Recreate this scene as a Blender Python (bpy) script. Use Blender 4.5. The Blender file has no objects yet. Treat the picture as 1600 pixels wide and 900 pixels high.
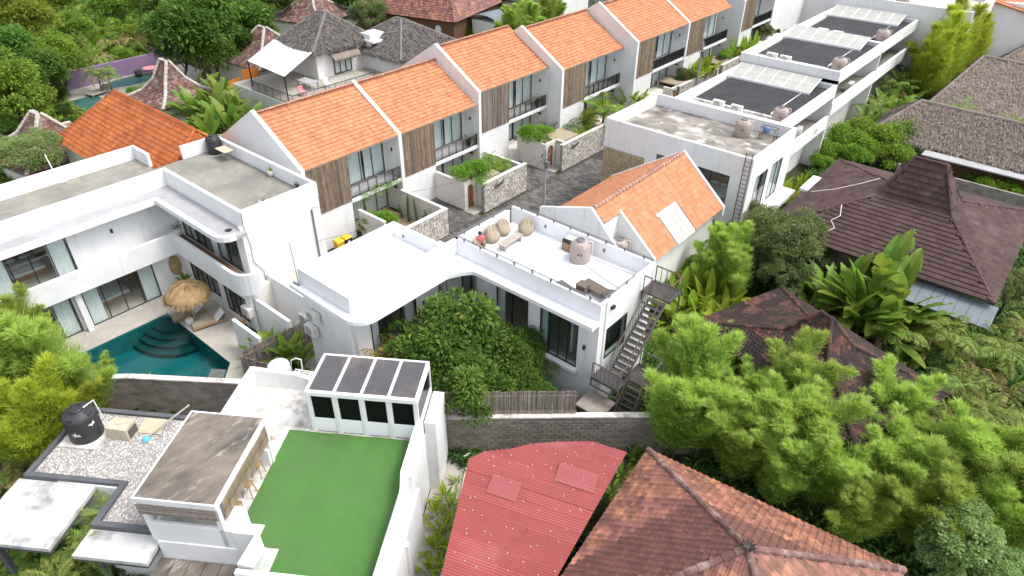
import bpy, math, random
import numpy as np
from mathutils import Matrix, Vector

rng = np.random.default_rng(7)
random.seed(7)
SC = bpy.context.scene
COL = SC.collection

# ------------------------------------------------------------------ camera, sky, sun, exposure
cam_d = bpy.data.cameras.new("camera")
cam = bpy.data.objects.new("camera", cam_d)
COL.objects.link(cam)
cam_d.sensor_width = 36.0
cam_d.lens = 24.0
cam_d.clip_end = 3000.0
PITCH, ROLL, YAW, CAMH = math.radians(34.57), math.radians(0.5), math.radians(-40.0), 26.0
_f = Vector((math.sin(YAW) * math.cos(PITCH), math.cos(YAW) * math.cos(PITCH), -math.sin(PITCH)))
_r = Vector((math.cos(YAW), -math.sin(YAW), 0))
_u = _r.cross(_f)
_r2 = _r * math.cos(ROLL) + _u * math.sin(ROLL)
_u2 = _u * math.cos(ROLL) - _r * math.sin(ROLL)
cam.matrix_world = Matrix(((_r2.x, _u2.x, -_f.x, 0), (_r2.y, _u2.y, -_f.y, 0), (_r2.z, _u2.z, -_f.z, CAMH), (0, 0, 0, 1)))
SC.camera = cam

SUN_TO = Vector((0.50, 0.30, 1.0)).normalized()
w = bpy.data.worlds.new("World")
SC.world = w
w.use_nodes = True
nt = w.node_tree
bg = nt.nodes["Background"]
sky = nt.nodes.new("ShaderNodeTexSky")
sky.sky_type = 'NISHITA'
sky.sun_disc = False
sky.sun_elevation = math.asin(SUN_TO.z)
sky.sun_rotation = math.atan2(SUN_TO.x, SUN_TO.y)
sky.dust_density = 3.0
sky.air_density = 1.0
hs = nt.nodes.new("ShaderNodeHueSaturation")
hs.inputs['Saturation'].default_value = 0.33
nt.links.new(sky.outputs[0], hs.inputs['Color'])
nt.links.new(hs.outputs[0], bg.inputs['Color'])
bg.inputs['Strength'].default_value = 0.15
sun_d = bpy.data.lights.new("sun", 'SUN')
sun_d.energy = 1.0
sun_d.angle = math.radians(18)
sun_d.color = (1.0, 0.965, 0.91)
sun = bpy.data.objects.new("sun", sun_d)
COL.objects.link(sun)
sun.rotation_euler = SUN_TO.to_track_quat('Z', 'Y').to_euler()
SC.view_settings.view_transform = 'Standard'
SC.view_settings.look = 'None'
SC.view_settings.exposure = 1.2
SC.view_settings.gamma = 1.0
SC.view_settings.use_curve_mapping = False
SC.cycles.max_bounces = 8
SC.cycles.transparent_max_bounces = 12
SC.cycles.diffuse_bounces = 5
SC.cycles.use_denoising = True

# ------------------------------------------------------------------ scene-graph helpers
def tag(o, label=None, cat=None, group=None, kind=None):
    if label: o["label"] = label
    if cat: o["category"] = cat
    if group: o["group"] = group
    if kind: o["kind"] = kind
    return o

def thing(name, label, cat, loc=(0, 0, 0), group=None, rz=0.0):
    o = bpy.data.objects.new(name, None)
    o.empty_display_size = 0.2
    COL.objects.link(o)
    o.location = loc
    o.rotation_euler = (0, 0, rz)
    return tag(o, label, cat, group)

def par(o, parent):
    """parent o while its vertices stay in world space"""
    if parent is not None:
        o.parent = parent
        if parent.type == 'EMPTY' and not parent.get("_local"):
            m = Matrix.LocRotScale(parent.location, parent.rotation_euler, parent.scale)
            o.matrix_parent_inverse = m.inverted()
    return o

def copy_tree(o, loc=None, rz=None, scale=None, label=None, group=None, parent=None):
    c = o.copy()
    COL.objects.link(c)
    if parent is not None:
        c.parent = parent
    for ch in o.children:
        copy_tree(ch, parent=c)
    if loc is not None: c.location = loc
    if rz is not None: c.rotation_euler = (o.rotation_euler.x, o.rotation_euler.y, rz)
    if scale is not None: c.scale = (scale,) * 3 if not hasattr(scale, '__len__') else scale
    if label: c["label"] = label
    if group: c["group"] = group
    return c

def frame(ox, oy, oz, ang):
    """local (a, b, z): a along ang, b 90 deg clockwise of it (towards the viewer side)"""
    c, s = math.cos(ang), math.sin(ang)
    return np.array([[c, s, 0, ox], [s, -c, 0, oy], [0, 0, 1, oz], [0, 0, 0, 1.0]])

def basis(o, a, b, c):
    m = np.eye(4)
    m[:3, 0], m[:3, 1], m[:3, 2], m[:3, 3] = a, b, c, o
    return m

class MB:
    def __init__(self, F=None):
        self.v, self.f, self.t, self.F = [], [], [], F
        self.smooth = False
    def add(self, vs, fs, tint=0.5):
        n = len(self.v)
        self.v.extend(vs)
        self.f.extend([tuple(i + n for i in q) for q in fs])
        self.t.extend([tint] * len(fs))
        return self
    def box(self, x0, x1, y0, y1, z0, z1, t=0.5):
        vs = [(x0, y0, z0), (x1, y0, z0), (x1, y1, z0), (x0, y1, z0), (x0, y0, z1), (x1, y0, z1), (x1, y1, z1), (x0, y1, z1)]
        return self.hexa(vs, t)
    def hexa(self, vs, t=0.5):
        return self.add(list(vs), [(3, 2, 1, 0), (4, 5, 6, 7), (0, 1, 5, 4), (1, 2, 6, 5), (2, 3, 7, 6), (3, 0, 4, 7)], t)
    def prism(self, pts, z0, z1, t=0.5):
        n = len(pts)
        if sum(pts[i][0] * pts[(i + 1) % n][1] - pts[(i + 1) % n][0] * pts[i][1] for i in range(n)) < 0: pts = pts[::-1]
        vs = [(x, y, z0) for x, y in pts] + [(x, y, z1) for x, y in pts]
        fs = [tuple(range(n - 1, -1, -1)), tuple(range(n, 2 * n))] + [(i, (i + 1) % n, n + (i + 1) % n, n + i) for i in range(n)]
        return self.add(vs, fs, t)
    def extr(self, pts, d, t=0.5):
        """extrude a 3d polygon by vector d"""
        n = len(pts)
        vs = [tuple(p) for p in pts] + [(p[0] + d[0], p[1] + d[1], p[2] + d[2]) for p in pts]
        fs = [tuple(range(n - 1, -1, -1)), tuple(range(n, 2 * n))] + [(i, (i + 1) % n, n + (i + 1) % n, n + i) for i in range(n)]
        return self.add(vs, fs, t)
    def quad(self, a, b, c, d, t=0.5):
        return self.add([a, b, c, d], [(0, 1, 2, 3)], t)
    def tube(self, pts, r, n=6, t=0.5, cap=True):
        pts = [Vector(p) for p in pts]
        k = len(pts)
        rs = r if hasattr(r, '__len__') else [r] * k
        vs, fs = [], []
        for i, p in enumerate(pts):
            d = (pts[min(i + 1, k - 1)] - pts[max(i - 1, 0)]).normalized()
            up = Vector((0, 0, 1)) if abs(d.z) < 0.95 else Vector((1, 0, 0))
            a = d.cross(up).normalized()
            b = a.cross(d)
            for j in range(n):
                an = 2 * math.pi * j / n
                vs.append(tuple(p + (a * math.cos(an) + b * math.sin(an)) * rs[i]))
        for i in range(k - 1):
            for j in range(n):
                fs.append((i * n + j, i * n + (j + 1) % n, (i + 1) * n + (j + 1) % n, (i + 1) * n + j))
        if cap:
            fs.append(tuple(range(n - 1, -1, -1)))
            fs.append(tuple(range((k - 1) * n, k * n)))
        return self.add(vs, fs, t)
    def lathe(self, prof, c=(0, 0, 0), n=20, t=0.5, sx=1, sy=1):
        vs, fs = [], []
        for r, z in prof:
            for j in range(n):
                an = 2 * math.pi * j / n
                vs.append((c[0] + r * sx * math.cos(an), c[1] + r * sy * math.sin(an), c[2] + z))
        k = len(prof)
        for i in range(k - 1):
            for j in range(n):
                fs.append((i * n + j, i * n + (j + 1) % n, (i + 1) * n + (j + 1) % n, (i + 1) * n + j))
        fs.append(tuple(range(n - 1, -1, -1)))
        fs.append(tuple(range((k - 1) * n, k * n)))
        return self.add(vs, fs, t)
    def wall(self, a0, a1, s0, s1, z0, z1, holes=(), axis='x'):
        """wall plate: thickness a0..a1 on `axis`, length s0..s1, holes (s, s, z, z)"""
        cuts = sorted({s0, s1, *[h[0] for h in holes], *[h[1] for h in holes]})
        cuts = [c for c in cuts if s0 <= c <= s1]
        for p, q in zip(cuts, cuts[1:]):
            zs = [(z0, z1)]
            for h in holes:
                if h[0] <= p + 1e-6 and h[1] >= q - 1e-6:
                    nz = []
                    for a, b in zs:
                        if h[2] > a: nz.append((a, min(b, h[2])))
                        if h[3] < b: nz.append((max(a, h[3]), b))
                    zs = [z for z in nz if z[1] - z[0] > 1e-4]
            for a, b in zs:
                if axis == 'x': self.box(a0, a1, p, q, a, b)
                else: self.box(p, q, a0, a1, a, b)
        return self
    def build(self, name, mat, parent=None, smooth=None, kind=None):
        me = bpy.data.meshes.new(name)
        V = np.array(self.v, dtype=float).reshape(-1, 3)
        fs = self.f
        if self.F is not None:
            V = V @ self.F[:3, :3].T + self.F[:3, 3]
            if np.linalg.det(self.F[:3, :3]) < 0:
                fs = [q[::-1] for q in fs]
        me.from_pydata(V.tolist(), [], fs)
        at = me.attributes.new("tint", 'FLOAT', 'FACE')
        at.data.foreach_set("value", np.array(self.t, dtype=np.float32))
        me.materials.append(M[mat] if isinstance(mat, str) else mat)
        if smooth or (smooth is None and self.smooth):
            me.polygons.foreach_set("use_smooth", [True] * len(me.polygons))
        me.update()
        o = bpy.data.objects.new(name, me)
        COL.objects.link(o)
        par(o, parent)
        if kind: o["kind"] = kind
        return o

def obj_mesh(name, me, parent=None, mat=None):
    if mat and not me.materials: me.materials.append(M[mat])
    o = bpy.data.objects.new(name, me)
    COL.objects.link(o)
    if parent is not None:
        o.parent = parent
    return o

def box_part(name, mat, parent, *b, F=None, kind=None):
    return MB(F).box(*b).build(name, mat, parent, kind=kind)

# ------------------------------------------------------------------ materials
M = {}
def nodes_of(name):
    m = bpy.data.materials.new(name)
    m.use_nodes = True
    M[name] = m
    return m, m.node_tree, m.node_tree.nodes["Principled BSDF"]

def col4(c):
    return (c[0], c[1], c[2], 1.0)

def pm(name, c1, c2=None, scale=1.0, rough=0.75, stretch=(1, 1, 1), lo=0.35, hi=0.65, c3=None, scale3=4.0, lo3=0.5, hi3=0.7,
       tint=0.0, bump=0.15, bscale=30.0, spec=0.3, metal=0.0, detail=8.0, stretch3=None, bdist=0.02, rnd=0.0, streak=None):
    m, t, b = nodes_of(name)
    N, Lk = t.nodes, t.links
    tc = N.new("ShaderNodeTexCoord")
    def noise(sc, st, det=detail):
        mp = N.new("ShaderNodeMapping"); mp.inputs['Scale'].default_value = st
        Lk.new(tc.outputs['Object'], mp.inputs['Vector'])
        n = N.new("ShaderNodeTexNoise"); n.inputs['Scale'].default_value = sc; n.inputs['Detail'].default_value = det
        n.inputs['Roughness'].default_value = 0.62
        Lk.new(mp.outputs[0], n.inputs['Vector'])
        return n.outputs['Fac']
    def ramp(f, a, bb):
        r = N.new("ShaderNodeMapRange"); r.inputs['From Min'].default_value = a; r.inputs['From Max'].default_value = bb
        Lk.new(f, r.inputs['Value']); return r.outputs[0]
    def mix(f, A, B, mode='MIX'):
        x = N.new("ShaderNodeMix"); x.data_type = 'RGBA'; x.blend_type = mode
        if isinstance(f, float): x.inputs[0].default_value = f
        else: Lk.new(f, x.inputs[0])
        for s, q in ((6, A), (7, B)):
            if isinstance(q, tuple): x.inputs[s].default_value = col4(q)
            else: Lk.new(q, x.inputs[s])
        return x.outputs[2]
    c = c1
    if c2 is not None: c = mix(ramp(noise(scale, stretch), lo, hi), c1, c2)
    if c3 is not None: c = mix(ramp(noise(scale3, stretch3 or stretch), lo3, hi3), c, c3)
    if streak is not None:
        c = mix(ramp(noise(streak[1], (1, 1, 0.08)), streak[2], streak[3]), c, streak[0])
    if tint or rnd:
        at = N.new("ShaderNodeAttribute"); at.attribute_name = "tint"
        hv = N.new("ShaderNodeHueSaturation")
        mr = N.new("ShaderNodeMapRange"); mr.inputs['To Min'].default_value = 1 - tint; mr.inputs['To Max'].default_value = 1 + tint
        Lk.new(at.outputs['Fac'], mr.inputs['Value'])
        val = mr.outputs[0]
        if rnd:
            oi = N.new("ShaderNodeObjectInfo")
            m2 = N.new("ShaderNodeMapRange"); m2.inputs['To Min'].default_value = 1 - rnd; m2.inputs['To Max'].default_value = 1 + rnd
            Lk.new(oi.outputs['Random'], m2.inputs['Value'])
            mm = N.new("ShaderNodeMath"); mm.operation = 'MULTIPLY'
            Lk.new(val, mm.inputs[0]); Lk.new(m2.outputs[0], mm.inputs[1]); val = mm.outputs[0]
        Lk.new(val, hv.inputs['Value'])
        if isinstance(c, tuple): hv.inputs['Color'].default_value = col4(c)
        else: Lk.new(c, hv.inputs['Color'])
        c = hv.outputs[0]
    if isinstance(c, tuple): b.inputs['Base Color'].default_value = col4(c)
    else: Lk.new(c, b.inputs['Base Color'])
    b.inputs['Roughness'].default_value = rough
    b.inputs['Specular IOR Level'].default_value = spec
    b.inputs['Metallic'].default_value = metal
    if bump:
        bn = N.new("ShaderNodeBump"); bn.inputs['Strength'].default_value = bump; bn.inputs['Distance'].default_value = bdist
        Lk.new(noise(bscale, (1, 1, 1), 4.0), bn.inputs['Height']); Lk.new(bn.outputs[0], b.inputs['Normal'])
    return m

def leafmat(name, dark, light, trans=0.35, rough=0.5, hue=0.03, third=None):
    m, t, b = nodes_of(name)
    N, Lk = t.nodes, t.links
    at = N.new("ShaderNodeAttribute"); at.attribute_name = "tint"
    r = N.new("ShaderNodeValToRGB")
    r.color_ramp.elements[0].color = col4(dark); r.color_ramp.elements[1].color = col4(light)
    r.color_ramp.elements[1].position = 0.93 if third else 1.0
    if third:
        e = r.color_ramp.elements.new(1.0); e.color = col4(third)
    Lk.new(at.outputs['Fac'], r.inputs[0])
    oi = N.new("ShaderNodeObjectInfo")
    hv = N.new("ShaderNodeHueSaturation")
    mr = N.new("ShaderNodeMapRange"); mr.inputs['To Min'].default_value = 0.5 - hue; mr.inputs['To Max'].default_value = 0.5 + hue * 0.6
    Lk.new(oi.outputs['Random'], mr.inputs['Value']); Lk.new(mr.outputs[0], hv.inputs['Hue'])
    m2 = N.new("ShaderNodeMapRange"); m2.inputs['To Min'].default_value = 0.85; m2.inputs['To Max'].default_value = 1.15
    Lk.new(oi.outputs['Random'], m2.inputs['Value']); Lk.new(m2.outputs[0], hv.inputs['Value'])
    Lk.new(r.outputs[0], hv.inputs['Color'])
    Lk.new(hv.outputs[0], b.inputs['Base Color'])
    b.inputs['Roughness'].default_value = rough
    b.inputs['Specular IOR Level'].default_value = 0.3
    tr = N.new("ShaderNodeBsdfTranslucent"); Lk.new(hv.outputs[0], tr.inputs['Color'])
    mx = N.new("ShaderNodeMixShader"); mx.inputs[0].default_value = trans
    Lk.new(b.outputs[0], mx.inputs[1]); Lk.new(tr.outputs[0], mx.inputs[2])
    Lk.new(mx.outputs[0], N["Material Output"].inputs['Surface'])
    return m

def glassmat(name, tintc, refl=0.10, rough=0.02):
    m, t, b = nodes_of(name)
    N, Lk = t.nodes, t.links
    tr = N.new("ShaderNodeBsdfTransparent"); tr.inputs[0].default_value = col4(tintc)
    gl = N.new("ShaderNodeBsdfGlossy"); gl.inputs['Roughness'].default_value = rough
    fr = N.new("ShaderNodeFresnel"); fr.inputs['IOR'].default_value = 1.5
    ad = N.new("ShaderNodeMath"); ad.operation = 'ADD'; ad.inputs[1].default_value = refl - 0.04; ad.use_clamp = True
    Lk.new(fr.outputs[0], ad.inputs[0])
    ge = N.new("ShaderNodeNewGeometry")
    sb = N.new("ShaderNodeMath"); sb.operation = 'SUBTRACT'; sb.inputs[0].default_value = 1.0; Lk.new(ge.outputs['Backfacing'], sb.inputs[1])
    ml = N.new("ShaderNodeMath"); ml.operation = 'MULTIPLY'; Lk.new(ad.outputs[0], ml.inputs[0]); Lk.new(sb.outputs[0], ml.inputs[1])
    mx = N.new("ShaderNodeMixShader")
    Lk.new(ml.outputs[0], mx.inputs[0]); Lk.new(tr.outputs[0], mx.inputs[1]); Lk.new(gl.outputs[0], mx.inputs[2])
    Lk.new(mx.outputs[0], N["Material Output"].inputs['Surface'])
    return m

pm('white_paint', (0.76, 0.76, 0.76), (0.69, 0.695, 0.70), 0.6, 0.7, c3=(0.60, 0.59, 0.57), scale3=0.9, lo3=0.55, hi3=0.85, bump=0.08, streak=((0.50, 0.49, 0.47), 3.2, 0.57, 0.85))
pm('white_roof', (0.80, 0.805, 0.815), (0.72, 0.73, 0.75), 0.4, 0.6, c3=(0.60, 0.61, 0.62), scale3=1.6, lo3=0.55, hi3=0.85, bump=0.06)
pm('cream_wall', (0.70, 0.68, 0.62), (0.64, 0.62, 0.57), 0.7, 0.8, c3=(0.5, 0.47, 0.42), scale3=1.2, lo3=0.64, hi3=0.86, bump=0.06, streak=((0.50, 0.48, 0.43), 2.5, 0.60, 0.82))
pm('pale_wall', (0.76, 0.755, 0.74), (0.71, 0.705, 0.69), 0.7, 0.8, bump=0.05, streak=((0.50, 0.49, 0.47), 3.0, 0.57, 0.84))
pm('concrete_roof', (0.284, 0.267, 0.232), (0.189, 0.181, 0.163), 0.5, 0.9, c3=(0.361, 0.310, 0.232), scale3=0.9, lo3=0.55, hi3=0.75, bump=0.2)
pm('concrete_stain', (0.310, 0.284, 0.249), (0.112, 0.099, 0.090), 0.55, 0.9, c3=(0.516, 0.490, 0.464), scale3=0.8, lo3=0.52, hi3=0.66, bump=0.2, stretch=(1, 1.4, 1))
pm('concrete_dark', (0.215, 0.181, 0.146), (0.086, 0.073, 0.065), 0.8, 0.9, stretch=(1.6, 0.7, 1), c3=(0.396, 0.353, 0.310), scale3=1.6, lo3=0.56, hi3=0.72, stretch3=(1.8, 0.6, 1), bump=0.25)
pm('concrete_patchy', (0.66, 0.63, 0.58), (0.28, 0.25, 0.22), 1.1, 0.9, lo=0.42, hi=0.68, c3=(0.74, 0.72, 0.70), scale3=2.6, lo3=0.5, hi3=0.7, bump=0.2)
pm('grey_slab', (0.378, 0.378, 0.387), (0.306, 0.306, 0.315), 0.7, 0.8, c3=(0.306, 0.198, 0.153), scale3=0.35, lo3=0.66, hi3=0.74, bump=0.1)
pm('paver', (0.165, 0.15, 0.14), (0.09, 0.083, 0.08), 0.6, 0.9, tint=0.35, bump=0.25, bscale=14)
pm('paver_joint', (0.06, 0.055, 0.05), None, bump=0.2)
pm('stone_wall', (0.551, 0.522, 0.475), (0.399, 0.370, 0.332), 4.0, 0.9, tint=0.28, bump=0.4, bscale=12, bdist=0.04)
pm('mortar', (0.36, 0.33, 0.29), (0.25, 0.22, 0.2), 2.0, 0.95, bump=0.3)
pm('old_block', (0.36, 0.315, 0.27), (0.21, 0.18, 0.155), 1.0, 0.95, c3=(0.44, 0.41, 0.38), scale3=1.4, lo3=0.5, hi3=0.75, tint=0.22, rnd=0.2, bump=0.4, bscale=16, bdist=0.03)
pm('old_render', (0.34, 0.295, 0.255), (0.18, 0.155, 0.138), 1.2, 0.95, stretch=(1, 1, 2.2), c3=(0.32, 0.28, 0.25), scale3=2.0, lo3=0.5, hi3=0.72, bump=0.4, bscale=18)
pm('orange_tile', (0.50, 0.218, 0.115), (0.44, 0.182, 0.092), 1.2, 0.75, tint=0.17, c3=(0.344, 0.120, 0.060), scale3=0.8, lo3=0.62, hi3=0.85, bump=0.1, spec=0.2)
pm('orange_tile_old', (0.468, 0.145, 0.047), (0.365, 0.102, 0.034), 0.8, 0.75, tint=0.15, c3=(0.221, 0.068, 0.034), scale3=0.7, lo3=0.55, hi3=0.8, bump=0.1, spec=0.2)
pm('ridge_tile', (0.42, 0.22, 0.15), (0.30, 0.17, 0.13), 2.0, 0.85, tint=0.2, c3=(0.55, 0.42, 0.35), scale3=3, lo3=0.55, hi3=0.7)
pm('pale_ridge', (0.50, 0.47, 0.40), (0.35, 0.32, 0.27), 2.0, 0.9, bump=0.3)
pm('brown_tile', (0.180, 0.095, 0.077), (0.099, 0.056, 0.050), 1.4, 0.85, tint=0.4, c3=(0.324, 0.270, 0.234), scale3=1.6, lo3=0.5, hi3=0.72, bump=0.2)
def rampmat(name, stops, rough=0.85):
    m, t, b = nodes_of(name)
    at = t.nodes.new("ShaderNodeAttribute"); at.attribute_name = "tint"
    r = t.nodes.new("ShaderNodeValToRGB")
    r.color_ramp.elements[0].position, r.color_ramp.elements[0].color = stops[0][0], col4(stops[0][1])
    r.color_ramp.elements[1].position, r.color_ramp.elements[1].color = stops[-1][0], col4(stops[-1][1])
    for p, c in stops[1:-1]:
        e = r.color_ramp.elements.new(p); e.color = col4(c)
    t.links.new(at.outputs['Fac'], r.inputs[0]); t.links.new(r.outputs[0], b.inputs['Base Color'])
    b.inputs['Roughness'].default_value = rough; b.inputs['Specular IOR Level'].default_value = 0.25
rampmat('dark_tile', [(0.0, (0.022, 0.016, 0.015)), (0.50, (0.040, 0.027, 0.025)), (0.66, (0.065, 0.036, 0.031)), (1.0, (0.16, 0.066, 0.050))])
pm('shingle', (0.098, 0.056, 0.053), (0.068, 0.040, 0.039), 0.35, 0.9, tint=0.22, rnd=0.2, c3=(0.125, 0.080, 0.078), scale3=0.5, lo3=0.5, hi3=0.75, bump=0.15)
pm('rust_tile', (0.235, 0.095, 0.068), (0.135, 0.060, 0.048), 0.55, 0.5, tint=0.34, rnd=0.22, c3=(0.40, 0.175, 0.095), scale3=1.3, lo3=0.48, hi3=0.72, bump=0.2, spec=0.4)
pm('red_sheet', (0.33, 0.078, 0.074), (0.28, 0.066, 0.064), 0.4, 0.5, c3=(0.353, 0.125, 0.120), scale3=0.25, lo3=0.55, hi3=0.7, bump=0.05, spec=0.35, rnd=0.07)
pm('red_sheet_new', (0.35, 0.105, 0.107), (0.32, 0.092, 0.095), 0.5, 0.5, bump=0.05)
pm('thatch_grey', (0.197, 0.176, 0.164), (0.135, 0.121, 0.115), 1.6, 0.95, stretch=(1, 1, 1), c3=(0.246, 0.217, 0.193), scale3=9, lo3=0.5, hi3=0.7, tint=0.3, bump=0.8, bscale=22, bdist=0.06)
pm('thatch_tan', (0.27, 0.218, 0.185), (0.20, 0.160, 0.138), 0.9, 0.95, c3=(0.319, 0.273, 0.239), scale3=7, lo3=0.5, hi3=0.7, tint=0.16, bump=0.8, bscale=18, bdist=0.06)
pm('straw', (0.396, 0.279, 0.144), (0.288, 0.189, 0.090), 3.0, 0.9, tint=0.35, bump=0.3)
pm('dark_roofing', (0.052, 0.050, 0.053), (0.036, 0.035, 0.038), 0.6, 0.8, bump=0.2, c3=(0.075, 0.072, 0.073), scale3=1.0, lo3=0.55, hi3=0.8)
pm('skylight', (0.43, 0.43, 0.385), (0.34, 0.34, 0.31), 1.5, 0.3, bump=0.0, spec=0.5)
pm('metal_black', (0.02, 0.02, 0.021), None, rough=0.45, bump=0)
pm('metal_grey', (0.16, 0.16, 0.165), None, rough=0.5, bump=0)
pm('metal_steel', (0.085, 0.078, 0.078), (0.12, 0.11, 0.105), 3, 0.6, bump=0.1)
pm('tread', (0.055, 0.050, 0.050), (0.085, 0.078, 0.075), 2.5, 0.95, bump=0.1)
pm('rust_rail', (0.15, 0.085, 0.065), (0.11, 0.065, 0.055), 3, 0.7, bump=0.1)
pm('alu_white', (0.78, 0.79, 0.80), None, rough=0.45, bump=0)
pm('charcoal_trim', (0.11, 0.115, 0.125), (0.085, 0.088, 0.095), 1.5, 0.7, bump=0.05)
pm('wood_grey', (0.198, 0.167, 0.140), (0.117, 0.095, 0.079), 6, 0.85, stretch=(1, 1, 0.1), tint=0.35, bump=0.2)
pm('bamboo_slat', (0.299, 0.229, 0.154), (0.176, 0.132, 0.097), 5, 0.8, stretch=(1, 1, 0.3), tint=0.38, bump=0.1)
pm('bamboo_fence', (0.33, 0.275, 0.245), (0.22, 0.18, 0.16), 5, 0.85, stretch=(1, 1, 0.3), tint=0.38, bump=0.1)
pm('wood_door', (0.30, 0.125, 0.045), (0.20, 0.085, 0.03), 5, 0.6, stretch=(1, 1, 0.15), tint=0.2, bump=0.1)
pm('wood_tan', (0.40, 0.24, 0.12), (0.30, 0.18, 0.09), 5, 0.6, bump=0.1)
pm('wood_pale', (0.44, 0.39, 0.34), (0.30, 0.26, 0.22), 6, 0.8, bump=0.1, tint=0.2)
pm('rattan', (0.165, 0.135, 0.11), (0.10, 0.082, 0.07), 12, 0.7, tint=0.25, bump=0.3, bscale=60)
pm('curtain', (0.74, 0.77, 0.77), (0.66, 0.70, 0.70), 2.0, 0.9, bump=0)
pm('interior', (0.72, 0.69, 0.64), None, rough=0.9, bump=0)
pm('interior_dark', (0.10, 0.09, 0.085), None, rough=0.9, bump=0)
pm('room_floor', (0.50, 0.45, 0.38), None, rough=0.6, bump=0)
pm('linen', (0.68, 0.68, 0.69), (0.60, 0.60, 0.62), 3, 0.9, bump=0.2, bscale=6)
pm('headboard', (0.35, 0.20, 0.11), (0.26, 0.15, 0.08), 4, 0.7)
pm('paving_pale', (0.414, 0.387, 0.342), (0.333, 0.310, 0.275), 0.8, 0.8, c3=(0.468, 0.441, 0.405), scale3=2.0, lo3=0.55, hi3=0.75, bump=0.1)
pm('garden_path', (0.370, 0.308, 0.211), (0.290, 0.246, 0.176), 1.0, 0.85, bump=0.15)
pm('timber_deck', (0.38, 0.28, 0.18), (0.31, 0.23, 0.15), 2, 0.8, tint=0.12, bump=0.1)
pm('pool_tile', (0.018, 0.150, 0.155), (0.012, 0.110, 0.118), 1.2, 0.5, c3=(0.026, 0.185, 0.19), scale3=3, lo3=0.5, hi3=0.75, bump=0)
pm('pool_far', (0.03, 0.115, 0.105), (0.025, 0.09, 0.085), 1.0, 0.3, bump=0)
pm('pool_dark', (0.018, 0.045, 0.048), (0.026, 0.06, 0.062), 3, 0.5, bump=0)
pm('pool_edge', (0.09, 0.11, 0.10), (0.16, 0.17, 0.16), 4, 0.6, bump=0.2)
pm('turf', (0.080, 0.198, 0.046), (0.066, 0.170, 0.038), 0.7, 0.95, rnd=0.03, c3=(0.085, 0.155, 0.055), scale3=0.4, lo3=0.50, hi3=0.75, bump=0.6, bscale=140, bdist=0.02)
pm('gravel', (0.558, 0.531, 0.504), (0.360, 0.342, 0.324), 14, 0.9, tint=0.5, bump=0.2)
pm('gravel_bed', (0.34, 0.32, 0.30), (0.20, 0.19, 0.18), 20, 0.95, bump=0.5, bscale=40)
pm('marble', (0.56, 0.56, 0.55), (0.46, 0.46, 0.45), 0.6, 0.7, c3=(0.15, 0.145, 0.14), scale3=1.0, lo3=0.50, hi3=0.74, bump=0.08)
pm('tan_panel', (0.425, 0.348, 0.212), (0.365, 0.297, 0.178), 1.2, 0.85, tint=0.15, bump=0.1)
pm('tank_pink', (0.370, 0.304, 0.277), (0.326, 0.268, 0.246), 1.5, 0.6, bump=0.03)
pm('tank_black', (0.030, 0.031, 0.034), (0.045, 0.046, 0.05), 2, 0.5, bump=0.03)
pm('tank_white', (0.66, 0.67, 0.68), (0.56, 0.57, 0.58), 2.5, 0.4, bump=0.02)
pm('tank_blue', (0.10, 0.18, 0.34), None, rough=0.5, bump=0)
pm('print_white', (0.75, 0.75, 0.75), None, bump=0)
pm('print_dark', (0.08, 0.055, 0.05), None, bump=0)
pm('pvc_white', (0.74, 0.74, 0.72), None, rough=0.5, bump=0)
pm('pvc_grey', (0.28, 0.28, 0.29), None, rough=0.5, bump=0)
pm('ac_white', (0.68, 0.67, 0.63), (0.60, 0.59, 0.56), 3, 0.5, bump=0)
pm('ac_grey', (0.20, 0.20, 0.20), None, rough=0.6, bump=0)
pm('bean_fabric', (0.340, 0.285, 0.208), (0.297, 0.246, 0.178), 2, 0.95, bump=0.25, bscale=10)
pm('yellow_plastic', (0.68, 0.40, 0.02), None, rough=0.45, bump=0)
pm('blue_plastic', (0.03, 0.09, 0.40), None, rough=0.45, bump=0)
pm('cyan_cloth', (0.10, 0.42, 0.60), None, rough=0.8, bump=0)
pm('old_plastic', (0.50, 0.46, 0.34), (0.40, 0.36, 0.26), 3, 0.7, bump=0.1)
pm('purple_paint', (0.26, 0.175, 0.30), (0.23, 0.15, 0.265), 0.8, 0.8, bump=0.05)
pm('orange_fence', (0.60, 0.20, 0.03), (0.50, 0.16, 0.025), 0.8, 0.7, tint=0.15, bump=0.05)
pm('sail_cloth', (0.76, 0.76, 0.74), None, rough=0.8, bump=0)
pm('brown_timber', (0.16, 0.085, 0.05), (0.11, 0.06, 0.035), 3, 0.8, tint=0.2, bump=0.1)
pm('trunk', (0.135, 0.105, 0.08), (0.085, 0.066, 0.05), 3, 0.95, bump=0.5, bscale=20)
pm('stem_green', (0.16, 0.19, 0.06), (0.12, 0.14, 0.05), 3, 0.8, bump=0.1)
pm('dead_leaf', (0.26, 0.17, 0.10), (0.20, 0.13, 0.08), 3, 0.9, tint=0.3, bump=0.1)
pm('soil', (0.045, 0.05, 0.025), (0.03, 0.045, 0.016), 0.25, 1.0, c3=(0.075, 0.085, 0.03), scale3=0.12, lo3=0.5, hi3=0.7, bump=0.4, bscale=6, bdist=0.1)
pm('pot_white', (0.66, 0.65, 0.62), None, rough=0.6, bump=0)
pm('pot_dark', (0.06, 0.055, 0.05), None, rough=0.7, bump=0)
pm('skin', (0.36, 0.20, 0.13), None, rough=0.6, bump=0)
pm('shirt_pink', (0.55, 0.09, 0.13), (0.62, 0.20, 0.20), 18, 0.9, bump=0)
pm('hair', (0.012, 0.010, 0.010), None, rough=0.5, bump=0)
pm('shorts', (0.06, 0.055, 0.06), None, rough=0.9, bump=0)
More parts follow.
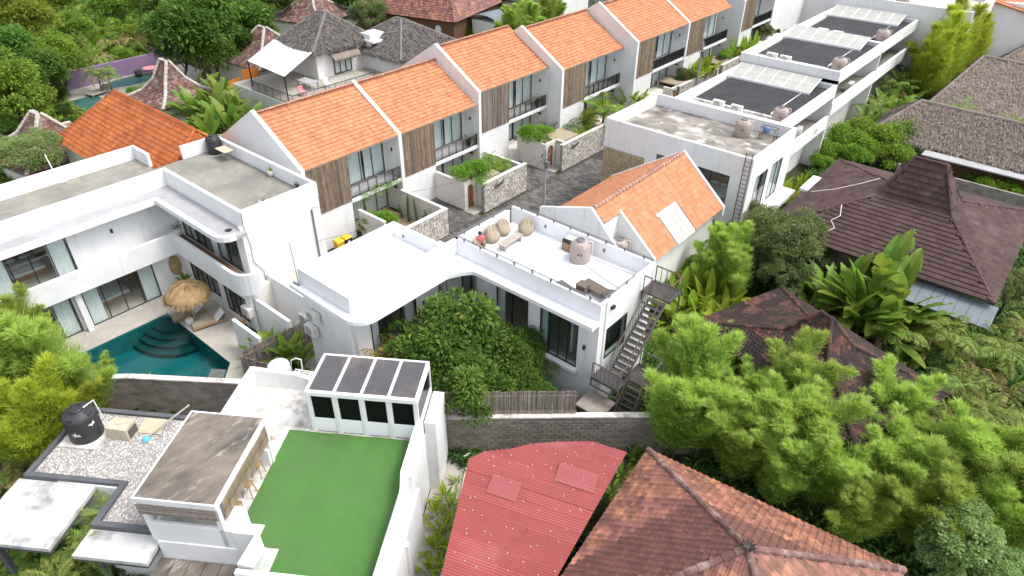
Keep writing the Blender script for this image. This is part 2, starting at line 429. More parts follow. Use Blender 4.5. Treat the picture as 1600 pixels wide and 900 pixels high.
pm('cactus', (0.075, 0.115, 0.045), (0.10, 0.13, 0.06), 3, 0.7, bump=0.1)
pm('cable', (0.05, 0.05, 0.05), None, rough=0.6, bump=0)
pm('pole_concrete', (0.36, 0.36, 0.36), (0.30, 0.30, 0.30), 2, 0.9, bump=0.1)
pm('rope_white', (0.70, 0.62, 0.58), None, rough=0.8, bump=0)
pm('corr_grey', (0.17, 0.20, 0.225), (0.13, 0.155, 0.175), 1.0, 0.5, bump=0.05)
pm('pink_toy', (0.60, 0.27, 0.28), None, rough=0.7, bump=0)
glassmat('glass', (0.94, 0.965, 0.96), 0.08)
glassmat('glass_green', (0.80, 0.87, 0.86), 0.12)
pm('glass_dark', (0.006, 0.006, 0.0065), None, rough=0.25, bump=0, spec=0.12)
pm('glass_roof', (0.095, 0.085, 0.085), (0.065, 0.062, 0.068), 0.5, 0.06, bump=0, spec=0.6, c3=(0.16, 0.125, 0.105), scale3=0.45, lo3=0.5, hi3=0.75)
leafmat('leaf_mango', (0.048, 0.130, 0.024), (0.20, 0.34, 0.055), 0.45, third=(0.42, 0.48, 0.08))
leafmat('leaf_lime', (0.11, 0.21, 0.026), (0.36, 0.49, 0.065), 0.5, third=(0.55, 0.58, 0.10))
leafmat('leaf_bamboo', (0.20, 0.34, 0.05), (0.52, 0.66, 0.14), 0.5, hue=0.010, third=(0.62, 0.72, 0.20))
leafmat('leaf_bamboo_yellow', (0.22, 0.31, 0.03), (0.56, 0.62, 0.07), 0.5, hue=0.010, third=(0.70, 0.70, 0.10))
leafmat('leaf_olive', (0.10, 0.145, 0.05), (0.27, 0.32, 0.11), 0.45, third=(0.44, 0.44, 0.19))
leafmat('leaf_dark', (0.034, 0.090, 0.022), (0.13, 0.235, 0.045), 0.45, third=(0.26, 0.34, 0.07))
leafmat('leaf_banana', (0.10, 0.20, 0.03), (0.27, 0.40, 0.055), 0.45, 0.4, third=(0.50, 0.46, 0.09))
leafmat('leaf_helic', (0.15, 0.27, 0.025), (0.42, 0.50, 0.04), 0.45, 0.45, third=(0.70, 0.58, 0.08))
leafmat('leaf_golden', (0.210, 0.165, 0.022), (0.630, 0.420, 0.038), 0.4, third=(0.750, 0.330, 0.045))
leafmat('leaf_palm', (0.15, 0.25, 0.055), (0.40, 0.50, 0.12), 0.5, third=(0.56, 0.48, 0.18))
leafmat('leaf_palm_dry', (0.255, 0.188, 0.083), (0.450, 0.330, 0.150), 0.3)
leafmat('leaf_pale', (0.20, 0.32, 0.11), (0.44, 0.58, 0.23), 0.5, third=(0.60, 0.70, 0.38))
leafmat('leaf_bright', (0.105, 0.225, 0.022), (0.300, 0.450, 0.045), 0.4, third=(0.450, 0.540, 0.075))

# ------------------------------------------------------------------ shared builders
def inpoly(u, v, poly):
    ins = False
    n = len(poly)
    for i in range(n):
        x1, y1 = poly[i]; x2, y2 = poly[(i + 1) % n]
        if (y1 > v) != (y2 > v) and u < (x2 - x1) * (v - y1) / (y2 - y1) + x1:
            ins = not ins
    return ins

TILE_PROF = {
    'wave': [(0, .0), (.22, .022), (.5, .030), (.78, .012), (1, .0)],
    'flat': [(0.015, .0), (.985, .0)],
    'pan': [(0.01, .030), (.16, .036), (.32, .004), (.68, .004), (.84, .030), (.99, .034)],
}
def tile_shape(prof, w, l, lip, tilt):
    """one tile, local u (0..w), v (0..l) upslope, n up"""
    P = TILE_PROF[prof]
    vs = [(s * w, -0.03, h + lip) for s, h in P] + [(s * w, l, h + lip - tilt) for s, h in P] + [(s * w, -0.03, h - 0.004) for s, h in P]
    n = len(P)
    fs = [(i, i + 1, n + i + 1, n + i) for i in range(n - 1)] + [(2 * n + i, 2 * n + i + 1, i + 1, i) for i in range(n - 1)]
    return vs, fs

def plane_axes(poly3):
    A = np.array(poly3[0], float); B = np.array(poly3[1], float)
    U = (B - A) / np.linalg.norm(B - A)
    far = max(poly3[2:], key=lambda p: np.linalg.norm(np.cross(U, np.array(p) - A)))
    W = np.array(far) - A
    V = W - U * (W @ U); V /= np.linalg.norm(V)
    N = np.cross(U, V)
    if N[2] < 0: N = -N
    return A, U, V, N

def tile_spots(poly3, w, l, bond=False, jit=0.0):
    A, U, V, N = plane_axes(poly3)
    poly = [((np.array(p) - A) @ U, (np.array(p) - A) @ V) for p in poly3]
    u0, u1 = min(p[0] for p in poly), max(p[0] for p in poly)
    v1 = max(p[1] for p in poly)
    out = []
    j = 0
    v = 0.0
    while v < v1 - 0.3 * l:
        off = (0.5 * w if (bond and j % 2) else 0.0)
        k = 0
        u = u0 - off
        while u < u1 + 0.01:
            if inpoly(u + w / 2, v + l * 0.45, poly):
                out.append((u, v, j))
            u += w
        v += l; j += 1
    return A, U, V, N, out

def tiles(mb, poly3, w=0.28, l=0.30, prof='wave', lip=0.035, bond=False, jit=0.004, patch=0.0):
    A, U, V, N, sp = tile_spots(poly3, w, l, bond)
    vs, fs = tile_shape(prof, w, l + 0.05, lip, lip * 0.9)
    T = np.array(vs)
    pr = {}
    for u, v, j in sp:
        dj = rng.normal(0, jit, 3)
        base = A + U * (u + dj[0]) + V * (v + dj[1]) + N * (0.02 + abs(dj[2]))
        W = base + np.outer(T[:, 0], U) + np.outer(T[:, 1], V) + np.outer(T[:, 2], N)
        t = rng.random()
        if patch:
            key = (int(u / (w * 5)), int(v / (l * 4)))
            if key not in pr: pr[key] = rng.random()
            t = t * (1 - patch) + pr[key] * patch
        mb.add([tuple(q) for q in W], fs, float(t))
    return mb

_tile_me = {}
def tile_objects(parent, poly3, name, mat, w, l, prof, lip, bond, limit, jit=0.004):
    """the tiles that show largest as objects of their own; the rest returned as spots"""
    A, U, V, N, sp = tile_spots(poly3, w, l, bond)
    key = (name, mat, w, l, prof)
    camp = np.array((0, 0, CAMH))
    items = []
    for u, v, j in sp:
        base = A + U * u + V * v + N * 0.02
        items.append((np.linalg.norm(base - camp), base))
    return A, U, V, N, items

def tile_parts(parent, polys, name, mat, w, l, prof='flat', lip=0.03, bond=True, limit=300, stuff='roof_tiles'):
    key = (name, mat, w, l, prof)
    vs, fs = tile_shape(prof, w, l + 0.05, lip, lip * 0.9)
    T = np.array(vs)
    allit = []
    for p in polys:
        A, U, V, N, items = tile_objects(parent, p, name, mat, w, l, prof, lip, bond, limit)
        for d, b in items:
            # only those inside the frame count as shown
            rel = b - np.array((0, 0, CAMH))
            dz = rel @ np.array(_f); px = rel @ np.array(_r2) / dz; py = rel @ np.array(_u2) / dz
            seen = abs(px) < 0.75 and abs(py) < 0.422
            allit.append((d + (0 if seen else 1000), b, U, V, N))
    allit.sort(key=lambda q: q[0])
    if limit and key not in _tile_me:
        me = bpy.data.meshes.new(name)
        me.from_pydata([tuple(q) for q in T], [], fs)
        me.materials.append(M[mat])
        _tile_me[key] = me
    inv = Matrix.LocRotScale(parent.location, parent.rotation_euler, parent.scale).inverted() if parent.type == 'EMPTY' else Matrix.Identity(4)
    for d, b, U, V, N in allit[:limit]:
        o = bpy.data.objects.new(name, _tile_me[key])
        dj = rng.normal(0, 0.006, 3)
        m = basis(b + U * dj[0] + V * dj[1] + N * abs(dj[2]), U, V, N)
        COL.objects.link(o)
        o.parent = parent
        o.matrix_parent_inverse = inv
        o.matrix_basis = Matrix(m.tolist())
    rest = MB()
    for d, b, U, V, N in allit[limit:]:
        W = b + np.outer(T[:, 0], U) + np.outer(T[:, 1], V) + np.outer(T[:, 2] + rng.random() * 0.006, N)
        rest.add([tuple(q) for q in W], fs, float(rng.random()))
    if rest.v:
        rest.build(stuff, mat, parent, kind='stuff')

def deck(mb, poly3, th=0.1):
    """solid board under the tiles"""
    A, U, V, N = plane_axes(poly3)
    mb.extr([tuple(np.array(p)) for p in poly3], tuple(-N * th))

def caps(mb, p, q, r=0.13, l=0.34, lift=0.03, n=6, t0=0.3):
    """half-round cap tiles laid along a ridge or hip"""
    p, q = np.array(p, float), np.array(q, float)
    L = np.linalg.norm(q - p)
    k = max(1, int(L / l))
    D = (q - p) / L
    S = np.cross(D, (0, 0, 1.0)); S /= np.linalg.norm(S)
    Nn = np.cross(S, D)
    for i in range(k):
        a = p + D * (L * i / k) ; b = p + D * (L * (i + 1) / k + 0.04)
        vs = []
        ra, rb = r * (1.10 + 0.06 * rng.random()), r * 0.92
        for c, rr in ((a, ra), (b, rb)):
            for j in range(n):
                an = math.pi * j / (n - 1)
                vs.append(tuple(c + S * math.cos(an) * rr + Nn * (math.sin(an) * rr + lift - 0.04)))
        fs = [(j, j + 1, n + j + 1, n + j) for j in range(n - 1)] + [tuple(range(n - 1, -1, -1)), tuple(range(n, 2 * n))]
        mb.add(vs, fs, float(t0 + 0.6 * rng.random()))
    return mb

def wframe(o, along, out):
    a = np.array(along, float); c = np.array(out, float)
    return basis(np.array(o, float), a, c, np.array((0, 0, 1.0)))

def window(parent, o, along, out, w, h, n=3, curtains=(), fw=0.05, mat='metal_black', glass='glass', name='window', transom=None, sill=False):
    """framed glazing set in a wall: o = lower corner on the outer face; local (s, out, z)"""
    F = wframe(o, along, out)
    b = MB(F)
    b.box(0, w, -0.05, 0.015, 0, fw); b.box(0, w, -0.05, 0.015, h - fw, h)
    for i in range(n + 1):
        s = (w - fw) * i / n
        b.box(s, s + fw, -0.048, 0.013, fw, h - fw)
    if transom: b.box(fw, w - fw, -0.046, 0.011, transom, transom + fw)
    fr = b.build(name, mat, parent)
    for i in range(n):
        s0 = (w - fw) * i / n + fw; s1 = (w - fw) * (i + 1) / n
        MB(F).box(s0 + .002, s1 - .002, -0.022, -0.010, fw + .002, h - fw - .002).build('pane', glass, fr)
    for c0, c1 in curtains:
        m = MB(F)
        k = max(6, int((c1 - c0) / 0.045))
        k += k % 2
        pts = [(c0 + (c1 - c0) * i / k, -0.16 + 0.035 * math.sin(i * 1.9) + 0.012 * math.sin(i * 0.7)) for i in range(k + 1)]
        vs = [(x, y, 0.03) for x, y in pts] + [(x, y, h - 0.02) for x, y in pts]
        m.add(vs, [(i, i + 1, k + 2 + i, k + 1 + i) for i in range(k)])
        m.build('curtain', 'curtain', fr, smooth=True)
    return fr

def room(parent, o, along, out, w, h, d=3.0, back='interior', right=True):
    """interior behind glazing: floor, back and side walls, ceiling"""
    F = wframe(o, along, out)
    b = MB(F)
    b.quad((0, -d, 0), (w, -d, 0), (w, -d, h), (0, -d, h))
    b.quad((0, -0.06, 0), (0, -d, 0), (0, -d, h), (0, -0.06, h))
    if right: b.quad((w, -0.06, 0), (w, -d, 0), (w, -d, h), (w, -0.06, h))
    b.quad((0, -0.06, h), (w, -0.06, h), (w, -d, h), (0, -d, h))
    r = b.build('interior_wall', back, parent)
    MB(F).quad((0, -0.06, 0.01), (w, -0.06, 0.01), (w, -d, 0.01), (0, -d, 0.01)).build('interior_floor', 'room_floor', parent)
    return r

def railing(parent, pts, h=0.95, mat='metal_black', step=0.13, bar=0.012, name='railing', rail=0.025, rmat=None, kick=0.08):
    b = MB()
    rl = MB()
    for p, q in zip(pts, pts[1:]):
        p, q = Vector(p), Vector(q)
        up = Vector((0, 0, h))
        rl.tube([p + up, q + up], rail, 6)
        b.tube([p + Vector((0, 0, kick)), q + Vector((0, 0, kick))], rail * 0.7, 5)
        L = (q - p).length
        k = max(1, int(L / step))
        for i in range(k + 1):
            c = p.lerp(q, i / k)
            b.tube([c, c + up], bar if i % 8 else bar * 1.8, 4)
    o = b.build(name, mat, parent)
    rl.build('handrail', rmat or mat, o)
    return o

def parapet(mb, x0, x1, y0, y1, z0, z1, th=0.2, sides='NESW'):
    """ring of low walls, corners butted"""
    if 'W' in sides: mb.box(x0, x0 + th, y0, y1, z0, z1)
    if 'E' in sides: mb.box(x1 - th, x1, y0, y1, z0, z1)
    a = x0 + (th if 'W' in sides else 0); b = x1 - (th if 'E' in sides else 0)
    if 'S' in sides: mb.box(a, b, y0, y0 + th, z0, z1)
    if 'N' in sides: mb.box(a, b, y1 - th, y1, z0, z1)
    return mb

# ------------------------------------------------------------------ leaf meshes (numpy)
def leaf_mesh(name, P, D, L, W, tint, mat, fold=0.3, droop=0.0, up=None):
    n = len(P)
    D = D / np.maximum(np.linalg.norm(D, axis=1, keepdims=True), 1e-6)
    ref = rng.normal(0, 0.45, (n, 3)) + np.array((0, 0, 1.0)) if up is None else up
    S = np.cross(D, ref); S /= np.maximum(np.linalg.norm(S, axis=1, keepdims=True), 1e-6)
    N = np.cross(S, D)
    L = np.asarray(L).reshape(-1, 1); W = np.asarray(W).reshape(-1, 1)
    mid = P + D * L * 0.48
    tip = P + D * L - N * L * droop
    lft = mid + S * W / 2 + N * W * fold
    rgt = mid - S * W / 2 + N * W * fold
    V = np.stack([P, lft, tip, rgt], axis=1).reshape(-1, 3)
    me = bpy.data.meshes.new(name)
    me.vertices.add(4 * n)
    me.vertices.foreach_set("co", V.astype(np.float32).ravel())
    me.loops.add(4 * n)
    me.loops.foreach_set("vertex_index", np.arange(4 * n, dtype=np.int32))
    me.polygons.add(n)
    me.polygons.foreach_set("loop_start", np.arange(0, 4 * n, 4, dtype=np.int32))
    me.polygons.foreach_set("loop_total", np.full(n, 4, dtype=np.int32))
    me.update(calc_edges=True)
    at = me.attributes.new("tint", 'FLOAT', 'FACE')
    at.data.foreach_set("value", np.clip(np.asarray(tint), 0, 1).astype(np.float32))
    me.materials.append(M[mat])
    return me

def sph(n):
    v = rng.normal(0, 1, (n, 3))
    return v / np.linalg.norm(v, axis=1, keepdims=True)

def crown_leaves(clumps, per, L, W, shell=0.6, droop=0.35, tintspread=0.35):
    """clumps: (x, y, z, r) -> leaf arrays"""
    Ps, Ds, Ts = [], [], []
    for x, y, z, r in clumps:
        k = int(per * (r ** 1.6))
        d = sph(k)
        d[:, 2] = np.where(d[:, 2] < -0.35, -d[:, 2], d[:, 2])
        rad = r * (shell + (1 - shell) * rng.random((k, 1)) ** 0.6)
        p = np.array((x, y, z)) + d * rad * np.array((1, 1, 0.8))
        dd = d + rng.normal(0, 0.45, (k, 3)); dd[:, 2] -= droop
        Ps.append(p); Ds.append(dd)
        Ts.append(np.clip(rng.normal(0.40 + rng.normal(0, 0.10), tintspread * 0.6, k), 0.0, 1.0))
    P = np.concatenate(Ps); D = np.concatenate(Ds); T = np.concatenate(Ts)
    n = len(P)
    return P, D, L * (0.7 + 0.6 * rng.random(n)), W * (0.7 + 0.6 * rng.random(n)), T

def clumps_in(R, H, z0, n, r0, r1, squash=1.0):
    out = []
    lob = sph(8)
    for _ in range(n):
        d = sph(1)[0]
        if d[2] < -0.3: d[2] = -d[2]
        q = (0.50 + 0.50 * rng.random() ** 0.5) * (0.66 + 0.50 * max(0.0, float(np.max(lob @ d))) ** 5)
        out.append((d[0] * R * q, d[1] * R * q * squash, z0 + H / 2 + d[2] * H / 2 * q, r0 + (r1 - r0) * rng.random()))
    return out

def trunk_mesh(H, r, limbs, seed=0, lean=0.3):
    b = MB()
    top = Vector((rng.normal(0, lean), rng.normal(0, lean), H))
    b.tube([(0, 0, -0.2), tuple(top * 0.5 + Vector((rng.normal(0, .1), rng.normal(0, .1), 0))), tuple(top)], [r, r * .8, r * .6], 8)
    for (x, y, z) in limbs:
        s = top * (0.6 + 0.4 * rng.random())
        e = Vector((x, y, z))
        m = s.lerp(e, 0.5) + Vector((0, 0, 0.25))
        b.tube([tuple(s), tuple(m), tuple(e)], [r * .5, r * .32, r * .12], 6)
    b.smooth = True
    return b

PROTO = {}
def tree_proto(key, name, label, cat, R, H, z0, ncl, cr, per, L, W, mat, trunk_r=0.18, squash=1.0, shell=0.6, droop=0.35):
    t = thing(name, label, cat); t["_local"] = 1
    cl = clumps_in(R, H, z0, ncl, cr[0], cr[1], squash)
    me = leaf_mesh('crown', *crown_leaves(cl, per, L, W, shell, droop), mat)
    obj_mesh('crown', me, t)
    pick = [cl[i] for i in rng.choice(len(cl), min(9, len(cl)), replace=False)]
    tr = trunk_mesh(z0 + H * 0.25, trunk_r, [(c[0] * .85, c[1] * .85, c[2]) for c in pick]).build('trunk', 'trunk', t)
    PROTO[key] = [t, False]
    return t

def place(key, loc, rz=None, s=1.0, label=None, group=None, mat=None):
    p = PROTO[key]
    rz = random.uniform(0, 6.28) if rz is None else rz
    if not p[1]:
        p[1] = True
        o = p[0]
        o.location = loc; o.rotation_euler = (0, 0, rz); o.scale = (s,) * 3 if not hasattr(s, '__len__') else s
        if label: o["label"] = label
        if group: o["group"] = group
    else:
        o = copy_tree(p[0], loc, rz, s, label, group)
        if group is None and "group" in o: del o["group"]
    if True:
        for ch in o.children:
            if not mat:
                if ch.material_slots and ch.material_slots[0].link == 'OBJECT': ch.material_slots[0].link = 'DATA'
            elif ch.name.split('.')[0] in ('crown', 'leaf', 'frond', 'plume'):
                ch.material_slots[0].link = 'OBJECT'
                ch.material_slots[0].material = M[mat]
    return o

# ------------------------------------------------------------------ the setting
def structure(name, mb, mat):
    o = mb.build(name, mat)
    o["kind"] = 'structure'
    return o

g = MB()
for x0_, x1_, y0_, y1_ in ((-900, -38.9, -300, 1500), (-30.4, 600, -300, 1500), (-38.9, -30.4, -300, 3.0), (-38.9, -30.4, 12.45, 1500)):
    g.quad((x0_, y0_, -0.03), (x1_, y0_, -0.03), (x1_, y1_, -0.03), (x0_, y1_, -0.03))
g.add([(-37, 3.0, -0.03), (-30.4, 3.0, -0.03), (-30.4, 8.3, -0.03), (-34.0, 5.4, -0.03)], [(0, 1, 2, 3)])
structure('ground', g, 'soil')
lane = MB()
lane.prism([(-32.6, 20), (-26.3, 20), (-26.3, 27), (-24.5, 27), (-24.5, 42), (-26.4, 42), (-26.4, 110), (-32.6, 110)], -0.02, 0.004)
lane.box(-38.2, -32.602, 31.3, 34.9, -0.02, 0.004)
lane.box(-38.2, -32.602, 40.9, 45.0, -0.02, 0.004)
lane_o = structure('lane', lane, 'paver_joint')
pv = MB()
def pavers(x0, x1, y0, y1, a=0.42, b=0.21):
    j = 0
    y = y0
    while y < y1:
        x = x0 + (0 if j % 2 else -a / 2)
        while x < x1:
            if x > x0 - 0.05:
                h = 0.02 + 0.012 * rng.random()
                pv.box(x, min(x + a - 0.02, x1), y, y + b - 0.02, 0.004, h, float(rng.random()))
                f = pv.f[-6:]; del pv.f[-6]; del pv.t[-6]
            x += a
        y += b; j += 1
pavers(-32.5, -26.4, 28, 50)
pavers(-26.4, -24.6, 29.5, 41.9)
pavers(-38, -32.6, 31.4, 34.8)
pavers(-38, -32.6, 41.0, 44.9)
pv.build('paver_blocks', 'paver', lane_o, kind='stuff')

# ------------------------------------------------------------------ terrace of townhouses
TREF = {}
def townhouse(Xe, Y0, Y1, ze, label, screen, ratio=0.40, rail='metal_black', rrail=None, last=False, glaz_end=0.12):
    th = 0.3
    zo = ze - 6.5
    Xr, zr, Xb = Xe - 4.8, ze + 2.75, Xe - 9.6
    T = thing('townhouse', label, 'house', (Xe, (Y0 + Y1) / 2, 0), 'terrace of orange roofed townhouses')
    Ya, Yb = Y0 + th, Y1
    Ys = Ya + (Yb - Ya) * ratio
    zs = 3.05 + zo
    def gable(y):
        b = MB()
        b.extr([(Xe + 0.06, y, -0.02), (Xe + 0.06, y, ze + 0.10), (Xr, y, zr + 0.34), (Xb, y, ze + 0.10), (Xb, y, -0.02)], (0, th, 0))
        b.build('party_wall', 'white_paint', T)
    gable(Y0)
    if last: gable(Y1); 
    # walls
    w = MB()
    w.box(Xe - 0.28, Xe - 0.03, Ya, Ys, -0.02, zs - 0.12)                 # white wall below the screen
    w.box(Xe - 1.9, Xe - 0.28, Ys - 0.2, Ys, -0.02, ze - 0.3)             # return wall beside the screen
    w.build('front_wall', 'white_paint', T)
    w = MB()
    gw = Yb - glaz_end - Ys - 0.1
    up = (Ys + 0.05, Ys + 0.05 + gw, zs + 0.1, ze - 0.75)
    lo = (Ys + 0.05, Ys + 0.05 + gw, zo + 0.12, zs - 0.45)
    w.wall(Xe - 1.9, Xe - 1.7, Ys, Yb, -0.02, ze + 0.5, [up, lo])
    w.build('recess_wall', 'cream_wall', T)
    MB().box(Xb + 0.05, Xb + 0.3, Ya, Yb, -0.02, ze - 0.1).build('rear_wall', 'cream_wall', T)
    MB().box(Xe - 1.7, Xe - 0.02, Ys, Yb, zs - 0.3, zs).build('balcony_slab', 'white_paint', T)
    if zo > 0.2: MB().box(Xe - 1.7, Xe + 0.4, Ys, Yb, -0.02, zo).build('plinth', 'cream_wall', T)
    for (a, b, c, d), cur in ((up, 'u'), (lo, 'l')):
        W_ = b - a
        cs = [(0.06, W_ * 0.24), (W_ * 0.27, W_ * 0.55), (W_ * 0.6, W_ - 0.06)] if cur == 'u' else [(0.06, W_ * 0.48), (W_ * 0.52, W_ - 0.06)]
        window(T, (Xe - 1.7, a, c), (0, 1, 0), (1, 0, 0), W_, d - c, 4, cs, name='glazing')
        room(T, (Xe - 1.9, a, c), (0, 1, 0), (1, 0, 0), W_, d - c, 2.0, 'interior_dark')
    # slatted screen
    s = MB()
    step = 0.17 if screen == 'plank' else 0.068
    y = Ya
    while y < Ys - 0.02:
        dx = rng.random() * 0.02
        s.box(Xe - 0.05 + dx, Xe + 0.01 + dx, y, min(y + step * (0.94 if screen == 'plank' else 0.66), Ys), zs - 0.1 + rng.random() * 0.05, ze - 0.12, float(rng.random()))
        y += step
    if screen == 'plank':
        k = len(s.f) // 6
        for i in range(k):
            m = MB(); m.v = s.v[i * 8:i * 8 + 8]; m.f = [tuple(q - i * 8 for q in f) for f in s.f[i * 6:i * 6 + 6]]; m.t = s.t[i * 6:i * 6 + 6]
            m.build('screen_plank', 'wood_grey', T)
    else:
        for z in (zs + 0.3, (zs + ze) / 2, ze - 0.5):
            s.box(Xe - 0.10, Xe - 0.055, Ya, Ys, z, z + 0.06, 0.3)
        s.build('slat_screen', 'bamboo_slat', T, kind='stuff')
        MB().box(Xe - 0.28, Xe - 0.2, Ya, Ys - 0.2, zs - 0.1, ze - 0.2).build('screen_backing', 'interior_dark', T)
    railing(T, [(Xe - 0.1, Ys + 0.03, zs), (Xe - 0.1, Yb - 0.03, zs)], 0.95, rail, 0.10, 0.027, 'balcony_railing', 0.04, rrail)
    # roof
    front = [(Xe + 0.02, Ya, ze), (Xe + 0.02, Yb, ze), (Xr, Yb, zr), (Xr, Ya, zr)]
    back = [(Xb, Yb, ze), (Xb, Ya, ze), (Xr, Ya, zr), (Xr, Yb, zr)]
    d = MB(); deck(d, front, 0.12); deck(d, back, 0.12)
    rf = d.build('roof', 'cream_wall', T)
    m = MB(); tiles(m, front, 0.285, 0.335, 'wave', 0.075); tiles(m, back, 0.57, 0.65, 'flat', 0.05)
    m.build('roof_tiles', 'orange_tile', rf, kind='stuff')
    caps(MB(), (Xr, Ya, zr + 0.04), (Xr, Yb, zr + 0.04), 0.13, 0.36).build('ridge_caps', 'ridge_tile', rf, kind='stuff')
    b = MB(); b.box(Xe - 0.9, Xe - 0.8, Yb - 0.1, Yb - 0.001, zs + 2.0, zs + 2.25); b.build('wall_lamp', 'metal_black', T)
    b = MB(); b.box(Xe - 0.9, Xe - 0.6, Yb - 0.08, Yb - 0.001, zo + 2.0, zo + 2.15); b.build('wall_lamp', 'metal_black', T)
    return T
townhouse(-37.5, 22.75, 31.35, 6.5, 'orange roofed townhouse beside the white wall, balcony trailing green creeper', 'slat', 0.42)
townhouse(-37.5, 31.35, 40.05, 6.5, 'orange roofed townhouse with bamboo screen and brown balcony rail, second from the pool villa', 'slat', 0.40, 'metal_black', 'rust_rail')
townhouse(-37.4, 40.05, 49.35, 7.5, 'orange roofed townhouse with grey timber plank screen', 'plank', 0.40, 'metal_black', 'rust_rail')
townhouse(-35.85, 49.35, 59.4, 7.5, 'orange roofed townhouse stepped forward beside the plank screened one', 'slat', 0.36)
townhouse(-34.4, 59.5, 69.8, 8.15, 'orange roofed townhouse fifth in the terrace, dark balcony front', 'slat', 0.33)
townhouse(-34.4, 69.8, 80.2, 8.15, 'orange roofed townhouse sixth in the terrace, brown screen at the frame top', 'slat', 0.36)
townhouse(-34.2, 83.0, 92.5, 8.3, 'far townhouse of the terrace cut by the top edge, black balcony', 'slat', 0.38, last=True)

# balcony creeper of the first townhouse
cl = []
for i in range(26):
    y = 26.7 + 4.4 * rng.random()
    cl.append((-37.45 + rng.normal(0, 0.08), y, 3.0 - 0.9 * rng.random() ** 2 + 0.25 * rng.random(), 0.22))
me = leaf_mesh('creeper', *crown_leaves(cl, 420, 0.10, 0.06, 0.3), 'leaf_bright')
tag(obj_mesh('creeper', me), 'green creeper trailing over the first townhouse balcony edge', 'creeper')

# ------------------------------------------------------------------ garden walls, gates, stone fronts
stone_me = []
def stone_face(wall_o, x, y0, y1, z0, z1, sz=0.20):
    """irregular stones proud of a wall face that looks along +x"""
    b = MB()
    y = y0
    z = z0
    row = 0
    while z < z1 - 0.02:
        hh = sz * (0.75 + 0.5 * rng.random())
        y = y0 - rng.random() * 0.1
        while y < y1 - 0.05:
            ww = sz * (0.8 + 0.9 * rng.random())
            ya, yb = max(y, y0) + 0.008, min(y + ww, y1) - 0.008
            za, zb = z + 0.006, min(z + hh, z1) - 0.008
            if yb - ya > 0.04 and zb - za > 0.04:
                p = 0.02 + 0.035 * rng.random()
                j = lambda: rng.normal(0, 0.016)
                b.add([(x, ya + j(), za + j()), (x, yb + j(), za + j()), (x, yb + j(), zb + j()), (x, ya + j(), zb + j()),
                       (x + p, ya + .03, za + .03), (x + p, yb - .03, za + .03), (x + p * .8, yb - .03, zb - .03), (x + p * .9, ya + .03, zb - .03)],
                      [(4, 5, 6, 7), (0, 1, 5, 4), (1, 2, 6, 5), (2, 3, 7, 6), (3, 0, 4, 7)], float(rng.random()))
            y += ww
        z += hh; row += 1
    b.build('facing_stones', 'stone_wall', wall_o, kind='stuff')

def stone_wall(x, y0, y1, h, label):
    T = thing('garden_wall', label, 'wall', (x, (y0 + y1) / 2, 0), 'stone faced garden walls along the lane')
    MB().box(x - 0.25, x, y0, y1, -0.02, h - 0.06).build('wall_core', 'mortar', T)
    MB().box(x - 0.3, x + 0.045, y0 - 0.02, y1 + 0.02, h - 0.06, h).build('coping', 'cream_wall', T)
    stone_face(T, x, y0, y1, 0.0, h - 0.06)
    return T
def plain_wall(b, h, label, mat='cream_wall', group='rendered garden walls of the terrace'):
    """b = x0, x1, y0, y1"""
    T = thing('garden_wall', label, 'wall', ((b[0] + b[1]) / 2, (b[2] + b[3]) / 2, 0), group)
    MB().box(*b, -0.02, h - 0.05).build('wall_core', mat, T)
    MB().box(b[0] - 0.012, b[1] + 0.012, b[2] - 0.012, b[3] + 0.012, h - 0.05, h).build('coping', 'white_paint', T)
    return T

stone_wall(-32.5, 22.5, 31.25, 2.2, 'stone faced garden wall nearest the white villa, ending at the parking bay')
plain_wall((-37.4, -32.82, 31.02, 31.25), 2.2, 'cream garden side wall behind the row of cacti')
plain_wall((-37.45, -34.6, 26.9, 27.1), 2.1, 'cream garden wall beside the two waste bins')
stone_wall(-32.75, 35.55, 40.8, 2.5, 'stone faced garden wall right of the arched wooden gate with small black sign')
plain_wall((-37.4, -34.02, 34.8, 35.02), 2.4, 'cream garden side wall left of the arched wooden gate')
plain_wall((-37.4, -33.07, 40.58, 40.8), 2.3, 'cream garden side wall beside the parking bay with a wooden chair')
stone_wall(-32.75, 45.75, 54.5, 2.5, 'stone faced garden wall at the corner behind the utility pole')
plain_wall((-37.3, -34.02, 45.0, 45.22), 2.4, 'cream garden side wall left of the tall wooden gate by the utility pole')
plain_wall((-35.8, -33.07, 57.2, 57.42), 2.4, 'cream garden side wall behind the papaya tree')
stone_wall(-32.9, 66.8, 74.0, 2.5, 'stone faced garden wall below the yellow croton hedge')
plain_wall((-34.3, -33.2, 65.8, 66.02), 2.4, 'cream garden wall left of the far brown gate')
stone_wall(-32.9, 77.0, 84.0, 2.5, 'farthest stone faced garden wall beside the dark roofs')
plain_wall((-34.0, -32.5, 86.5, 95.0), 2.6, 'white wall at the far end of the lane with a doorway', 'white_paint')

